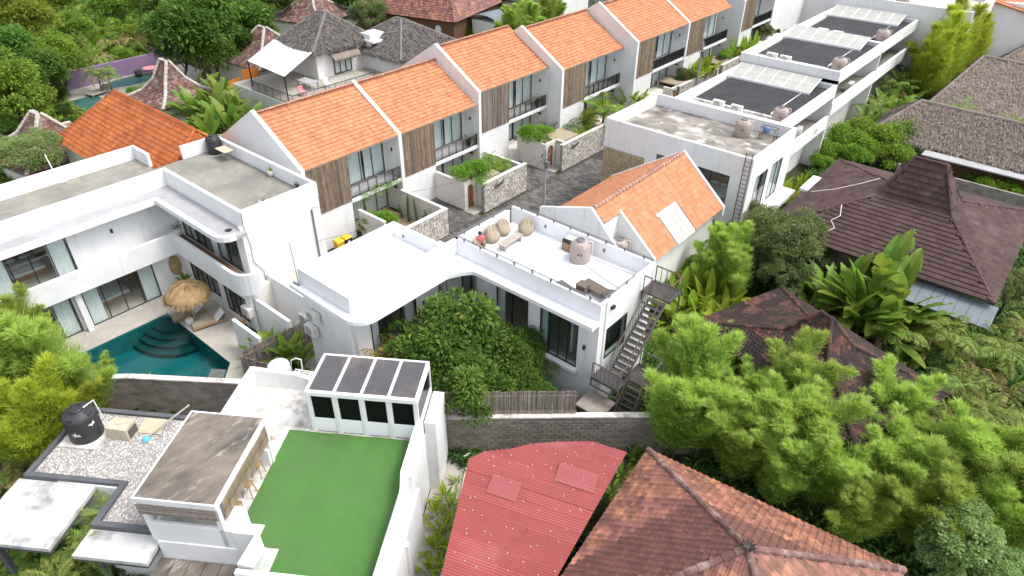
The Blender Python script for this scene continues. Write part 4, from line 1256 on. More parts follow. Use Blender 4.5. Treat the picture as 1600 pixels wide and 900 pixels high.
# ------------------------------------------------------------------ steel stair on the villa's side
S = thing('steel_stair', 'grey steel stair with brown handrails climbing to the villa roof terrace', 'staircase', (-12.5, 24, 0))
def flight(xa, xb, ya, za, yb, zb, n):
    for i in range(n):
        t = (i + 0.5) / n
        y = ya + (yb - ya) * t; z = za + (zb - za) * t
        MB().box(xa, xb, y - 0.14, y + 0.14, z - 0.03, z).build('tread', 'tread', S)
    for x in (xa, xb):
        MB().tube([(x, ya, za - 0.08), (x, yb, zb - 0.08)], 0.06, 6).build('stringer', 'metal_steel', S)
        r = MB().tube([(x, ya, za + 0.95), (x, yb, zb + 0.95)], 0.035, 6).build('handrail', 'rust_rail', S)
        bl = MB()
        for i in range(n + 1):
            t = i / n
            y = ya + (yb - ya) * t; z = za + (zb - za) * t
            bl.tube([(x, y, z - 0.08), (x, y, z + 0.95)], 0.016, 4)
        bl.build('balusters', 'metal_steel', r)
flight(-12.8, -11.9, 26.1, 6.15, 22.95, 3.25, 13)
flight(-11.75, -10.85, 23.1, 3.0, 21.75, 0.5, 9)
for nm, bx in (('landing', (-13.35, -11.7, 26.15, 27.4, 6.12, 6.2)), ('landing', (-13.3, -11.75, 21.95, 22.9, 3.12, 3.2)), ('landing', (-12.1, -10.7, 23.15, 24.5, 3.02, 3.1)), ('landing', (-12.15, -11.76, 22.9, 23.14, 3.1, 3.16))):
    box_part(nm, 'tread', S, *bx)
railing(S, [(-13.25, 26.15, 6.2), (-12.8, 26.15, 6.2)], 0.95, 'metal_steel', 0.3, 0.016, 'guard_rail', 0.035, 'rust_rail')
railing(S, [(-13.25, 27.35, 6.2), (-11.75, 27.35, 6.2), (-11.75, 26.2, 6.2)], 0.95, 'metal_steel', 0.3, 0.018, 'guard_rail', 0.035, 'rust_rail')
railing(S, [(-13.25, 22.0, 3.2), (-11.8, 22.0, 3.2), (-11.8, 22.9, 3.2)], 0.95, 'metal_steel', 0.22, 0.018, 'guard_rail', 0.035, 'rust_rail')
railing(S, [(-12.0, 24.45, 3.1), (-10.75, 24.45, 3.1), (-10.75, 23.2, 3.1)], 0.95, 'metal_steel', 0.25, 0.018, 'guard_rail', 0.035, 'metal_steel')
for (x, y, z) in ((-11.75, 22.05, 3.1), (-10.75, 24.4, 3.0), (-10.75, 23.25, 3.0), (-11.75, 27.3, 6.1)):
    MB().tube([(x, y, 0), (x, y, z)], 0.05, 6).build('post', 'metal_steel', S)
b = MB(); b.tube([(-13.3, 22.05, 2.6), (-13.3, 22.05, 3.1)], .04, 5); b.tube([(-13.3, 22.05, 2.62), (-11.8, 22.05, 2.62)], .04, 5); b.build('bracket', 'metal_steel', S); b = MB(); b.tube([(-13.3, 26.2, 5.5), (-13.3, 26.2, 6.1)], .04, 5); b.tube([(-13.3, 26.2, 5.52), (-12.2, 26.2, 5.52)], .04, 5); b.build('bracket', 'metal_steel', S)

# ------------------------------------------------------------------ L-shaped pool villa on the left
P = thing('pool_villa', 'L-shaped white two storey villa around the teal pool', 'house', (-42, 14, 0))
zf, zp = 6.6, 7.5
b = MB()
# wing A glazing plane x=-42, wing B glazing plane y=16.2
b.wall(-42.2, -42.0, -6, 16.2, 3.2, zf - 0.45, [(2.0, 5.0, 3.2, 5.8), (5.3, 9.5, 3.2, 5.8)], 'x')
b.wall(16.0, 16.2, -42.0, -34.0, 3.2, zf - 0.45, [(-41.5, -38.0, 4.1 - 0.9, 5.6), (-37.2, -34.6, 3.2, 5.6)], 'y')
b.wall(-41.2, -41.0, -6, 15.3, -0.02, 2.9, [(4.2, 8.3, 0.05, 2.6), (8.9, 13.2, 0.05, 2.6)], 'x')
b.wall(15.1, 15.3, -41.0, -32.9, -0.02, 2.9, [(-39.9, -36.6, 0.9, 2.2), (-35.9, -33.5, 0.4, 2.2)], 'y')
b.box(-34.0, -33.75, 16.0, 21.4, -0.02, zf - 0.02)
b.box(-48, -47.8, -6, 16.6, -0.02, zf - 0.02)
b.box(-45.3, -34.0, 21.2, 21.4, -0.02, zf - 0.02)
b.build('wall', 'white_paint', P)
b = MB()
b.box(-33.97, -33.72, 16.2, 21.42, zf - 0.02, zp)                    # east parapet over the blank wall
b.box(-45.3, -33.97, 21.2, 21.42, zf - 0.02, zp)                     # north
b.box(-45.3, -45.1, 18.7, 21.2, zf - 0.02, zp)
MB().prism([(-47.8, -6), (-47.6, -6), (-47.6, 16.6), (-45.6, 16.6), (-45.6, 16.8), (-47.8, 16.8)], zf - 0.02, zp).build('rear_parapet', 'white_paint', P)
MB().prism([(-42.75, -6), (-42.55, -6), (-42.55, 16.2), (-33.97, 16.2), (-33.97, 16.42), (-42.75, 16.42)], zf - 0.35, zp).build('front_parapet', 'white_paint', P)
b.build('parapet', 'white_paint', P)
r = MB(); r.box(-47.6, -42.75, -6, 16.6, zf - 0.3, zf); r.box(-45.1, -33.97, 16.605, 21.2, zf - 0.3, zf); r.box(-42.748, -33.97, 16.421, 16.604, zf - 0.3, zf); r.build('roof', 'concrete_roof', P)
# eaves slab with upstand
pts = [(-42.55, -6), (-41.0, -6), (-41.0, 14.6), (-34.6, 14.6)]
for i in range(5):
    a = -math.pi / 2 + math.pi / 2 * i / 4
    pts.append((-34.3 + 0.9 * math.cos(a), 15.5 + 0.9 * math.sin(a)))
pts += [(-33.4, 16.19), (-42.54, 16.19)]
pts[0] = (-42.54, -6)
MB().prism(pts, zf - 0.42, zf - 0.22).build('eaves_slab', 'grey_slab', P)
def offset_ring(b, outer, th, z0, z1):
    """upstand along an open polyline, thickness to its left"""
    n = len(outer)
    L = []
    for i in range(n):
        p = Vector(outer[i]); 
        d0 = (Vector(outer[i]) - Vector(outer[i - 1])).normalized() if i else None
        d1 = (Vector(outer[i + 1]) - Vector(outer[i])).normalized() if i < n - 1 else None
        d = ((d0 or d1) + (d1 or d0)).normalized()
        nrm = Vector((-d.y, d.x))
        c = max(0.4, nrm.dot(Vector((-(d1 or d0).y, (d1 or d0).x))))
        L.append(p + nrm * th / c)
    outer = [tuple(Vector(p) - (l - Vector(p)).normalized() * 0.012) for p, l in zip(outer, L)]
    for i in range(n - 1):
        a, c, e, f = outer[i], outer[i + 1], L[i + 1], L[i]
        b.hexa([(a[0], a[1], z0), (c[0], c[1], z0), (e.x, e.y, z0), (f.x, f.y, z0), (a[0], a[1], z1), (c[0], c[1], z1), (e.x, e.y, z1), (f.x, f.y, z1)])
ring = pts[1:-2]
b = MB(); offset_ring(b, ring, 0.28, zf - 0.44, zf - 0.12); b.build('eaves_upstand', 'white_paint', P)
# balcony ring with solid white front
bp = [(-40.35, -6), (-40.35, 14.7), (-34.3, 14.7)]
for i in range(7):
    a = -math.pi / 2 + math.pi / 2 * i / 6
    bp.append((-33.5 + 1.1 * math.cos(a), 15.8 + 1.1 * math.sin(a)))
b = MB(); offset_ring(b, bp, 0.2, 2.85, 4.25); b.build('balcony_front', 'white_paint', P)
MB().prism([(-41.99, -6), (-40.56, -6), (-40.56, 14.9), (-34.2, 14.9), (-33.2, 15.1), (-32.7, 15.9), (-33.7, 15.99), (-41.99, 15.99)], 2.9, 3.2).build('balcony_floor', 'white_paint', P)
box_part('planter_ledge', 'brown_timber', P, -40.3, -33.6, 14.95, 15.35, 3.9, 4.0)
window(P, (-42.0, 5.3, 3.2), (0, 1, 0), (1, 0, 0), 4.2, 2.6, 4, [(3.1, 4.1), (0.05, 0.9)])
window(P, (-42.0, 2.0, 3.2), (0, 1, 0), (1, 0, 0), 3.0, 2.6, 3, [(0.1, 1.2), (2.0, 2.9)])
room(P, (-42.2, 1.5, 3.2), (0, 1, 0), (1, 0, 0), 8.2, 2.6, 4.2)
window(P, (-41.0, 8.9, 0.05), (0, 1, 0), (1, 0, 0), 4.3, 2.55, 4, [(3.4, 4.25), (0.05, 0.9)])
window(P, (-41.0, 4.2, 0.05), (0, 1, 0), (1, 0, 0), 4.1, 2.55, 4, [(3.0, 4.0)])
room(P, (-41.2, 4.0, 0.02), (0, 1, 0), (1, 0, 0), 9.4, 2.6, 4.2)
window(P, (-41.5, 16.0, 3.2), (1, 0, 0), (0, -1, 0), 3.5, 2.4, 4, [(0.1, 1.2)])
window(P, (-37.2, 16.0, 3.2), (1, 0, 0), (0, -1, 0), 2.6, 2.4, 2, [(0.1, 0.6)])
room(P, (-41.6, 16.2, 3.2), (1, 0, 0), (0, -1, 0), 7.2, 2.4, 4.0)
window(P, (-39.9, 15.1, 0.9), (1, 0, 0), (0, -1, 0), 3.3, 1.3, 5, [], 0.09)
window(P, (-35.9, 15.1, 0.4), (1, 0, 0), (0, -1, 0), 2.4, 1.8, 4, [], 0.09)
room(P, (-40.2, 15.3, 0.02), (1, 0, 0), (0, -1, 0), 6.9, 2.6, 3.5)
# round cane wall disc and lamp
b = MB(); b.lathe([(0.7, 0), (0.74, 0.03), (0.70, 0.06), (0.05, 0.07)], (0, 0, 0), 28); b.v = [(-40.98 + 1.05 * 0 + z, 14.55 + x * 0.55, 1.75 + y) for x, y, z in b.v]; b.build('cane_disc', 'straw', P)
box_part('wall_lamp', 'metal_black', P, -41.99, -41.85, 11.9, 12.0, 4.95, 5.2)
box_part('column', 'white_paint', P, -40.9, -40.6, 8.45, 8.75, 0.02, 2.88)
# drain pipe and crack line on the blank wall
MB().tube([(-33.68, 20.75, 5.9), (-33.68, 20.75, 2.4), (-33.68, 20.8, 2.2)], 0.05, 8).build('downpipe', 'metal_grey', P)
MB().tube([(-33.70, 16.25, 7.5), (-33.69, 16.2, 6.6), (-33.69, 16.35, 5.4), (-33.69, 16.3, 4.2), (-33.69, 16.8, 3.3), (-33.69, 16.75, 2.2)], 0.018, 4).build('cable', 'cable', P)
b = MB(); b.tube([(-47.5, 11.5, 8.6), (-47.45, 11.6, 7.4), (-47.2, 11.7, 6.75), (-47.2, 12.0, 6.7), (-47.45, 12.1, 7.4)], 0.04, 6); b.build('vent_pipe', 'pvc_white', P)
b = MB(); b.lathe([(0.16, 0), (0.2, 0.03), (0.1, 0.06)], (-34.35, 15.6, zf - 0.22), 16); b.build('drain_cover', 'metal_black', P)
bed(-44.6, 7.4, 3.22, math.pi / 2, 'white bed behind the upper floor glass of the pool villa')
bed(-43.6, 11.0, 0.03, math.pi / 2, 'white bed behind the ground floor glass right of the column')
bed(-43.4, 6.0, 0.03, math.pi / 2, 'white bed behind the ground floor glass left of the column')

# deck, pool
dk = MB()
dk.wall(-0.25, 0.01, 0, 0, 0, 0) if False else None
poolpts = [(-38.9, 5.2), (-38.9, 11.9)]
for i in range(1, 6):
    a = math.pi - (math.pi / 2) * i / 5
    poolpts.append((-38.2 + 0.7 * math.cos(a), 11.75 + 0.7 * math.sin(a)))
poolpts += [(-31.7, 12.45), (-30.6, 11.4), (-30.4, 8.3), (-34.0, 5.4), (-37, 3.0), (-38.9, 3.0)]
dk.box(-41.0, -38.92, -6, 15.1, -0.3, 0.02); dk.box(-38.92, -31.6, 12.47, 15.1, -0.3, 0.02)
dk.box(-31.6, -27.5, 12.6, 15.0, -0.3, 0.02)
dk.prism([(-31.6, 12.6), (-31.6, 12.47), (-30.5, 11.42), (-30.3, 8.4), (-27.0, 11.2), (-27.5, 12.6)], -0.3, 0.02)
structure('pool_deck', dk, 'paving_pale')
bs = MB()
n = len(poolpts)
bs.add([(x, y, -1.25) for x, y in poolpts], [tuple(range(n))])
bs.add([(x, y, -1.25) for x, y in poolpts] + [(x, y, 0.018) for x, y in poolpts], [((i + 1) % n, i, n + i, n + (i + 1) % n) for i in range(n)])
structure('pool_basin', bs, 'pool_tile')
for i in range(4):
    r_ = 2.9 - 0.52 * i
    ptsq = [(-38.85, 12.40)] + [(-38.85 + (r_ + 0.4) * math.cos(a), 12.40 - r_ * 0.85 * math.sin(-a) * 1.0) for a in [-(math.pi / 2) * k / 10 for k in range(11)]]
    o = MB().prism([(max(x, -38.85), min(y, 12.40)) for x, y in ptsq], -1.2, -0.95 + 0.24 * i).build('pool_step', 'pool_dark')
    o["kind"] = 'structure'
wt = MB().prism(poolpts, -0.14, -0.10)
mw, tw, bw = nodes_of('water')
N_, L_ = tw.nodes, tw.links
trn = N_.new("ShaderNodeBsdfTransparent"); trn.inputs[0].default_value = (0.62, 0.90, 0.90, 1)
glo = N_.new("ShaderNodeBsdfGlossy"); glo.inputs['Roughness'].default_value = 0.06
frn = N_.new("ShaderNodeFresnel"); frn.inputs['IOR'].default_value = 1.33
nz = N_.new("ShaderNodeTexNoise"); nz.inputs['Scale'].default_value = 5.0
bmp = N_.new("ShaderNodeBump"); bmp.inputs['Strength'].default_value = 0.25; bmp.inputs['Distance'].default_value = 0.05
L_.new(nz.outputs['Fac'], bmp.inputs['Height'])
for q in (glo, frn): L_.new(bmp.outputs[0], q.inputs['Normal'])
mxw = N_.new("ShaderNodeMixShader")
gew = N_.new("ShaderNodeNewGeometry"); sbw = N_.new("ShaderNodeMath"); sbw.operation = 'MULTIPLY_ADD'; sbw.inputs[1].default_value = -1.0; sbw.inputs[2].default_value = 1.0
L_.new(gew.outputs['Backfacing'], sbw.inputs[0]); mlw = N_.new("ShaderNodeMath"); mlw.operation = 'MULTIPLY'
L_.new(frn.outputs[0], mlw.inputs[0]); L_.new(sbw.outputs[0], mlw.inputs[1]); L_.new(mlw.outputs[0], mxw.inputs[0]); L_.new(trn.outputs[0], mxw.inputs[1]); L_.new(glo.outputs[0], mxw.inputs[2])
L_.new(mxw.outputs[0], N_["Material Output"].inputs['Surface'])
structure('pool_water', wt, 'water')
b = MB(); b.hexa([(-31.75, 12.40, -0.4), (-30.62, 11.35, -0.4), (-31.6, 10.7, -0.4), (-32.5, 11.9, -0.4), (-31.75, 12.40, -0.02), (-30.62, 11.35, -0.02), (-31.6, 10.7, -0.09), (-32.5, 11.9, -0.09)]) if False else b.prism([(-31.3, 12.02), (-30.42, 11.2), (-30.42, 9.6), (-31.0, 9.4), (-31.2, 10.7), (-32.0, 11.5)], -0.6, -0.03)
structure('pool_ledge', b, 'pool_edge')

# white walls between pool court and the villa
def white_wall(poly, h, label):
    o = MB().prism(poly, -0.02, h).build('court_wall', 'white_paint')
    return tag(o, label, 'wall', 'white walls of the pool court')
white_wall([(-32.3, 13.5), (-32.1, 13.5), (-29.6, 13.5), (-29.6, 13.7), (-32.1, 13.7), (-32.3, 13.7)], 2.2, 'short white wall standing on the pool deck beside the fence')
white_wall([(-33.4, 15.35), (-29.4, 15.35), (-29.4, 15.55), (-33.4, 15.55)], 2.4, 'white wall between the pool villa corner and the bamboo fence')
white_wall([(-33.7, 16.9), (-29.3, 16.9), (-29.3, 17.1), (-33.7, 17.1)], 3.0, 'white wall in the narrow gap below the blank villa wall')
white_wall([(-33.7, 22.45), (-27.0, 22.45), (-27.0, 22.7), (-33.7, 22.7)], 2.0, 'low white wall in front of the two waste bins')
box_part('paving', 'paving_pale', None, -33.7, -27.3, 15.0, 22.4, -0.02, 0.02)["kind"] = 'structure'

# ------------------------------------------------------------------ turf roofed building in the near left (own axes)
BF = frame(-21.2, 10.05, 0.0, math.radians(34.0))
B = thing('turf_roof_house', 'white one storey building with green turf roof terrace and glass roofed room', 'house', tuple(BF[:3, 3]))
def bb(name, mat, *q, parent=None, kind=None):
    return MB(BF).box(*q).build(name, mat, parent or B, kind=kind)
zt = 3.6
b = MB(BF)
b.box(-2.8, -2.6, -2.7, 6.05, -0.02, zt - 0.01); b.box(5.75, 6.0, -2.7, 12.0, -0.02, zt - 0.01)
b.box(-2.6, 5.75, -2.7, -2.5, -0.02, zt - 0.01); b.box(-2.6, 1.0, 5.85, 6.05, -0.02, zt - 0.01); 
b.build('wall', 'white_paint', B)
MB(BF).prism([(-2.6, -2.5), (5.75, -2.5), (5.75, 12), (1.3, 12), (1.3, 5.84), (-2.6, 5.84)], zt - 0.3, zt).build('roof_slab', 'concrete_patchy', B)
for k in range(6):
    a0_, a1_ = k * 5.6 / 6, (k + 1) * 5.6 / 6 - 0.002
    yb_ = (4.9, 5.84, 7.35)[min(k, 2)] if k < 2 else 7.35
    MB(BF).box(a0_, a1_, 0.05 + 0.02 * (k % 2), yb_, zt + 0.001, zt + 0.03 + 0.001 * (k % 2)).build('turf_roll', 'turf', B)
b = MB(BF)
b.box(-2.8, -2.6, -2.7, 1.6, zt - 0.01, 4.65)
b.hexa([(-2.6, -2.7, zt - 0.01), (-0.6, -2.7, zt - 0.01), (-0.6, -2.5, zt - 0.01), (-2.6, -2.5, zt - 0.01), (-2.6, -2.7, 4.65), (-0.6, -2.7, 4.5), (-0.6, -2.5, 4.5), (-2.6, -2.5, 4.65)])
b.hexa([(-0.6, -2.7, zt - 0.01), (1.0, -2.7, zt - 0.01), (1.0, -2.5, zt - 0.01), (-0.6, -2.5, zt - 0.01), (-0.6, -2.7, 4.5), (1.0, -2.7, 3.95), (1.0, -2.5, 3.95), (-0.6, -2.5, 4.5)])
b.build('parapet', 'white_paint', B); b = MB(BF)
# right parapet bulges slightly like the old render
for (p, q) in (((-0.2, 0.0), (2.6, 0.0)), ((2.6, 0.0), (3.6, 0.22)), ((3.6, 0.22), (12.0, 0.10))):
    b.hexa([(5.6 + p[1] * 0, p[0], zt - 0.01), (6.0, p[0], zt - 0.01), (6.0, q[0], zt - 0.01), (5.6, q[0], zt - 0.01),
            (5.72 + p[1], p[0], 4.62), (6.02, p[0], 4.62), (6.02, q[0], 4.62), (5.72 + q[1], q[0], 4.62)])
b.build('parapet', 'white_paint', B)
bb('outer_pier', 'white_paint', 6.0, 6.5, -2.4, -0.4, -0.02, 4.3); bb('outer_pier', 'white_paint', 6.0, 6.3, 2.2, 6.2, -0.02, 3.2); bb('downpipe_box', 'white_paint', 6.0, 6.16, 2.4, 2.62, 3.21, 4.4)
bb('downpipe_box', 'white_paint', 6.3, 6.42, 4.6, 4.8, -0.02, 3.0)
# glass-roofed room
gx0, gx1, gy0, gy1, gz = 1.06, 5.9, -2.5, 0.0, 6.0
Gh = MB(BF)
fw = 0.14
for i in range(5):
    a = gx0 + (gx1 - gx0 - fw) * i / 4
    Gh.box(a, a + fw, gy1 - 0.1, gy1, zt, gz - 0.2)
Gh.box(gx0, gx1, gy1 - 0.12, gy1 + 0.04, gz - 0.2, gz)
Gh.box(gx0, gx1, gy0, gy0 + 0.1, gz - 0.1, gz)
for i in range(5):
    a = gx0 + (gx1 - gx0 - 0.12) * i / 4
    Gh.box(a, a + 0.12, gy0 + 0.1, gy1 - 0.12, gz - 0.08, gz + 0.02)
Gh.box(gx0, gx0 + 0.1, gy0, gy0 + 0.1, zt, gz - 0.1); Gh.box(gx1 - 0.1, gx1, gy0, gy0 + 0.1, zt, gz - 0.1)
Gh.box(gx1 - 0.1, gx1, gy0 + 0.1, gy1 - 0.1, zt, 4.55); Gh.box(gx0, gx0 + 0.1, gy0 + 0.1, gy1 - 0.1, zt, 4.55)
Gh.box(gx1 - 0.1, gx1, gy0 + 0.1, gy1 - 0.1, gz - 0.3, gz - 0.1)
Gh.box(gx0 + 0.1, gx1 - 0.1, gy0, gy0 + 0.1, zt, 4.55)
GR = Gh.build('glass_room', 'alu_white', B)
for i in range(4):
    a = gx0 + (gx1 - gx0 - fw) * i / 4 + fw; c = gx0 + (gx1 - gx0 - fw) * (i + 1) / 4
    bb('window_pane', 'glass_dark', a + 0.06, c - 0.06, gy1 - 0.07, gy1 - 0.05, 4.45, gz - 0.22, parent=GR)
    for (p, q) in ((a, a + 0.06), (c - 0.06, c)): bb('jamb', 'alu_white', p, q, gy1 - 0.09, gy1 - 0.02, zt + 0.01, gz - 0.2, parent=GR)
    nl = 9
    for k in range(nl):
        z = zt + 0.08 + k * (0.80 / nl)
        MB(BF).hexa([(a + 0.06, gy1 - 0.07, z), (c - 0.06, gy1 - 0.07, z), (c - 0.06, gy1 - 0.03, z - 0.0), (a + 0.06, gy1 - 0.03, z - 0.0),
                     (a + 0.06, gy1 - 0.07, z + 0.08), (c - 0.06, gy1 - 0.07, z + 0.08), (c - 0.06, gy1 - 0.055, z + 0.08), (a + 0.06, gy1 - 0.055, z + 0.08)]).build('louvre', 'alu_white', GR)
    a2 = gx0 + (gx1 - gx0 - 0.12) * i / 4 + 0.12; c2 = gx0 + (gx1 - gx0 - 0.12) * (i + 1) / 4
    bb('roof_pane', 'glass_roof', a2, c2, gy0 + 0.1, gy1 - 0.12, gz - 0.05, gz - 0.02, parent=GR)
bb('side_pane', 'glass_dark', gx1 - 0.06, gx1 - 0.04, gy0 + 0.11, gy1 - 0.11, 4.56, gz - 0.31, parent=GR)
bb('side_pane', 'glass_dark', gx0 + 0.04, gx0 + 0.06, gy0 + 0.11, gy1 - 0.11, 4.56, gz - 0.11, parent=GR)
bb('rear_pane', 'glass_dark', gx0 + 0.11, gx1 - 0.11, gy0 + 0.03, gy0 + 0.05, 4.56, gz - 0.11, parent=GR)
# bar shelter with concrete roof and bamboo blinds
bb('shelter_roof', 'concrete_dark', -3.0, 0.0, 1.75, 6.0, 5.85, 6.02)
b = MB(BF); parapet(b, -3.06, 0.06, 1.69, 6.06, 5.80, 6.06, 0.062); b.build('shelter_fascia', 'white_paint', B)
b = MB(BF)
b.box(-2.95, -2.75, 5.82, 6.0, zt, 5.8); b.box(-0.15, 0.05, 5.82, 6.0, zt, 5.8); b.box(-2.95, -2.75, 1.75, 1.95, zt, 5.8); b.box(-0.15, 0.05, 1.75, 1.95, zt, 5.8)
b.box(-2.75, -0.15, 5.84, 6.0, zt - 0.6, 4.62); b.box(-2.95, -2.8, 1.95, 5.82, zt, 4.2)
b.box(-0.15, 0.35, 4.9, 6.0, zt, 4.6); b.box(0.35, 1.25, 5.85, 6.05, zt - 0.02, 4.62)
b.box(-1.0, 0.0, 1.96, 2.1, zt, 4.5)
b.hexa([(1.15, 6.05, 3.0), (1.8, 6.6, 3.0), (1.2, 7.35, 3.0), (0.9, 7.2, 3.0), (1.25, 5.85, 4.64), (1.85, 6.6, 4.64), (1.72, 7.3, 4.64), (1.1, 7.25, 4.64)])
b.box(1.1, 5.74, 7.36, 7.55, -0.02, 4.55)
b.build('shelter_wall', 'white_paint', B)
bb('bar_glass', 'glass', -2.74, -0.16, 5.90, 5.92, 4.64, 5.45)
bl = MB(BF)
for k in range(12):
    z = 5.78 - k * 0.045
    bl.box(-2.98, 0.02, 6.07, 6.085, z - 0.04, z, float(rng.random()))
bl.build('bamboo_blind', 'bamboo_fence', B, kind='stuff')
bl = MB(BF)
for k in range(26):
    z = 5.78 - k * 0.034
    bl.box(0.07 + 0.0 * k, 0.085, 1.9, 5.7, z - 0.03, z, float(rng.random()))
bl.build('bamboo_blind', 'bamboo_slat', B, kind='stuff')
for (a, c, lb) in ((-0.3, 2.6, 'brown stool under the bar shelter nearest the glass room'), (-0.25, 3.6, 'brown stool in the middle under the bar shelter'), (-0.25, 4.6, 'brown stool under the bar shelter nearest the frame bottom')):
    T = thing('bar_stool', lb, 'stool', tuple((BF @ np.array((a, c, zt, 1)))[:3]), 'wooden stools under the bar shelter')
    MB(BF).box(a - .18, a + .18, c - .18, c + .18, zt + .62, zt + .67).build('seat', 'wood_tan', T)
    for sx in (-1, 1):
        for sy in (-1, 1):
            MB(BF).tube([(a + sx * .2, c + sy * .2, zt), (a + sx * .13, c + sy * .13, zt + .62)], 0.022, 5).build('leg', 'wood_tan', T)
# low timber canopy at the frame bottom: boards
T = thing('timber_canopy', 'brown weathered board canopy below the white shelter wall', 'canopy', tuple((BF @ np.array((-1.6, 7.5, 0, 1)))[:3]))
for i in range(6):
    a = -2.95 + i * 0.62
    MB(BF).hexa([(a, 6.08, 2.55), (a + .58, 6.08, 2.55), (a + .58, 9.6, 2.35), (a, 9.6, 2.35), (a, 6.08, 2.6), (a + .58, 6.08, 2.6), (a + .58, 9.6, 2.4), (a, 9.6, 2.4)]).build('board', 'concrete_dark', T)
for a in (-2.9, 0.6):
    MB(BF).box(a, a + 0.1, 9.4, 9.5, -0.02, 2.34).build('post', 'brown_timber', T)
# gravel flat roof with charcoal kerb
GV = thing('gravel_roof_house', 'low flat roof covered with white gravel and edged with charcoal trim', 'house', tuple((BF @ np.array((-7, 3, 0, 1)))[:3]))
gp = [(-10.05, 3.55), (-9.05, -0.4), (-3.2, -0.4), (-3.2, 5.5), (-5.75, 5.5), (-5.55, 3.75)]
gp = [(-10.05, 3.55), (-10.05, -0.4), (-3.1, -0.4), (-3.1, 5.5), (-5.85, 5.5), (-5.85, 3.7)]
MB(BF).prism(gp[::-1], -0.02, 3.25).build('wall', 'pale_wall', GV)
MB(BF).prism([(-9.9, 3.4), (-9.9, -0.25), (-3.2, -0.25), (-3.2, 5.35), (-5.7, 5.35), (-5.7, 3.4)][::-1], 3.251, 3.29).build('roof', 'gravel_bed', GV)
tr = MB(BF)
e = [(-10.1, -0.45, -10.1 + .22, 3.6), (-9.88, -0.45, -3.1, -0.23), (-9.88, 3.38, -5.62, 3.6), (-5.88, 3.6, -5.62, 5.55), (-5.62, 5.32, -3.1, 5.55)]
for a, c, d_, f_ in e: tr.box(a, d_, c, f_, 3.1, 3.42)
tr.build('edge_trim', 'charcoal_trim', GV)
gs = MB(BF)
cnt = 0
while cnt < 9000:
    a, c = -9.85 + 6.7 * rng.random(), -0.2 + 5.5 * rng.random()
    if a < -5.6 and c > 3.35: continue
    s_ = 0.028 + 0.03 * rng.random(); hh = s_ * (0.5 + 0.5 * rng.random())
    an = rng.random() * 3
    ca, sa = math.cos(an) * s_, math.sin(an) * s_
    gs.add([(a + ca, c + sa, 3.285), (a - sa, c + ca, 3.285), (a - ca, c - sa, 3.285), (a + sa, c - ca, 3.285), (a, c, 3.29 + hh)], [(0, 1, 4), (1, 2, 4), (2, 3, 4), (3, 0, 4)], float(rng.random()))
    cnt += 1
gs.build('gravel', 'gravel', GV, kind='stuff')
for (q, lb) in (((-10.35, -6.95, 3.62, 6.6), 'pale marbled concrete canopy slab at the left edge'), ((-5.9, -2.95, 5.57, 6.75), 'pale marbled concrete canopy slab below the gravel roof corner')):
    T = thing('canopy_slab', lb, 'canopy', tuple((BF @ np.array(((q[0] + q[1]) / 2, (q[2] + q[3]) / 2, 0, 1)))[:3]))
    MB(BF).box(q[0], q[1], q[2], q[3], 3.02, 3.2).build('top', 'marble', T)
    MB(BF).box(q[0] + .03, q[1] - .03, q[2] + .03, q[3] - .03, 2.85, 3.02).build('edge_beam', 'charcoal_trim', T)
    MB(BF).box(q[0] + .4, q[0] + .6, q[3] - .6, q[3] - .4, -0.02, 2.85).build('post', 'charcoal_trim', T)

# ------------------------------------------------------------------ boundary wall of old blocks, with bamboo fence pieces on it
BW = thing('boundary_wall', 'old stained block boundary wall running past the pool and below the villa', 'wall', (-20, 14, 0))
wpts = [(-36.0, 3.4), (-33.2, 5.7), (-31.5, 7.3), (-26.8, 10.8), (-17.4, 15.7), (-10.0, 22.2), (-7.5, 24.0)]
core = MB()
for (xa, ya), (xb, yb) in zip(wpts, wpts[1:]):
    d_ = Vector((xb - xa, yb - ya)).normalized(); n_ = Vector((-d_.y, d_.x))
    q = lambda x, y, s: (x + n_.x * s, y + n_.y * s)
    A_, B_ = (xa, ya), (xb, yb)
    core.prism([q(*A_, 0), q(*B_, 0), q(*B_, .22), q(*A_, .22)], -0.02, 2.42)
core.build('wall_core', 'old_render', BW)
cop = MB()
for (xa, ya), (xb, yb) in zip(wpts, wpts[1:]):
    d_ = Vector((xb - xa, yb - ya)).normalized(); n_ = Vector((-d_.y, d_.x))
    q = lambda x, y, s: (x + n_.x * s, y + n_.y * s)
    cop.prism([q(xa, ya, -.06), q(xb, yb, -.06), q(xb, yb, .27), q(xa, ya, .27)], 2.42, 2.5)
cop.build('coping', 'concrete_patchy', BW)
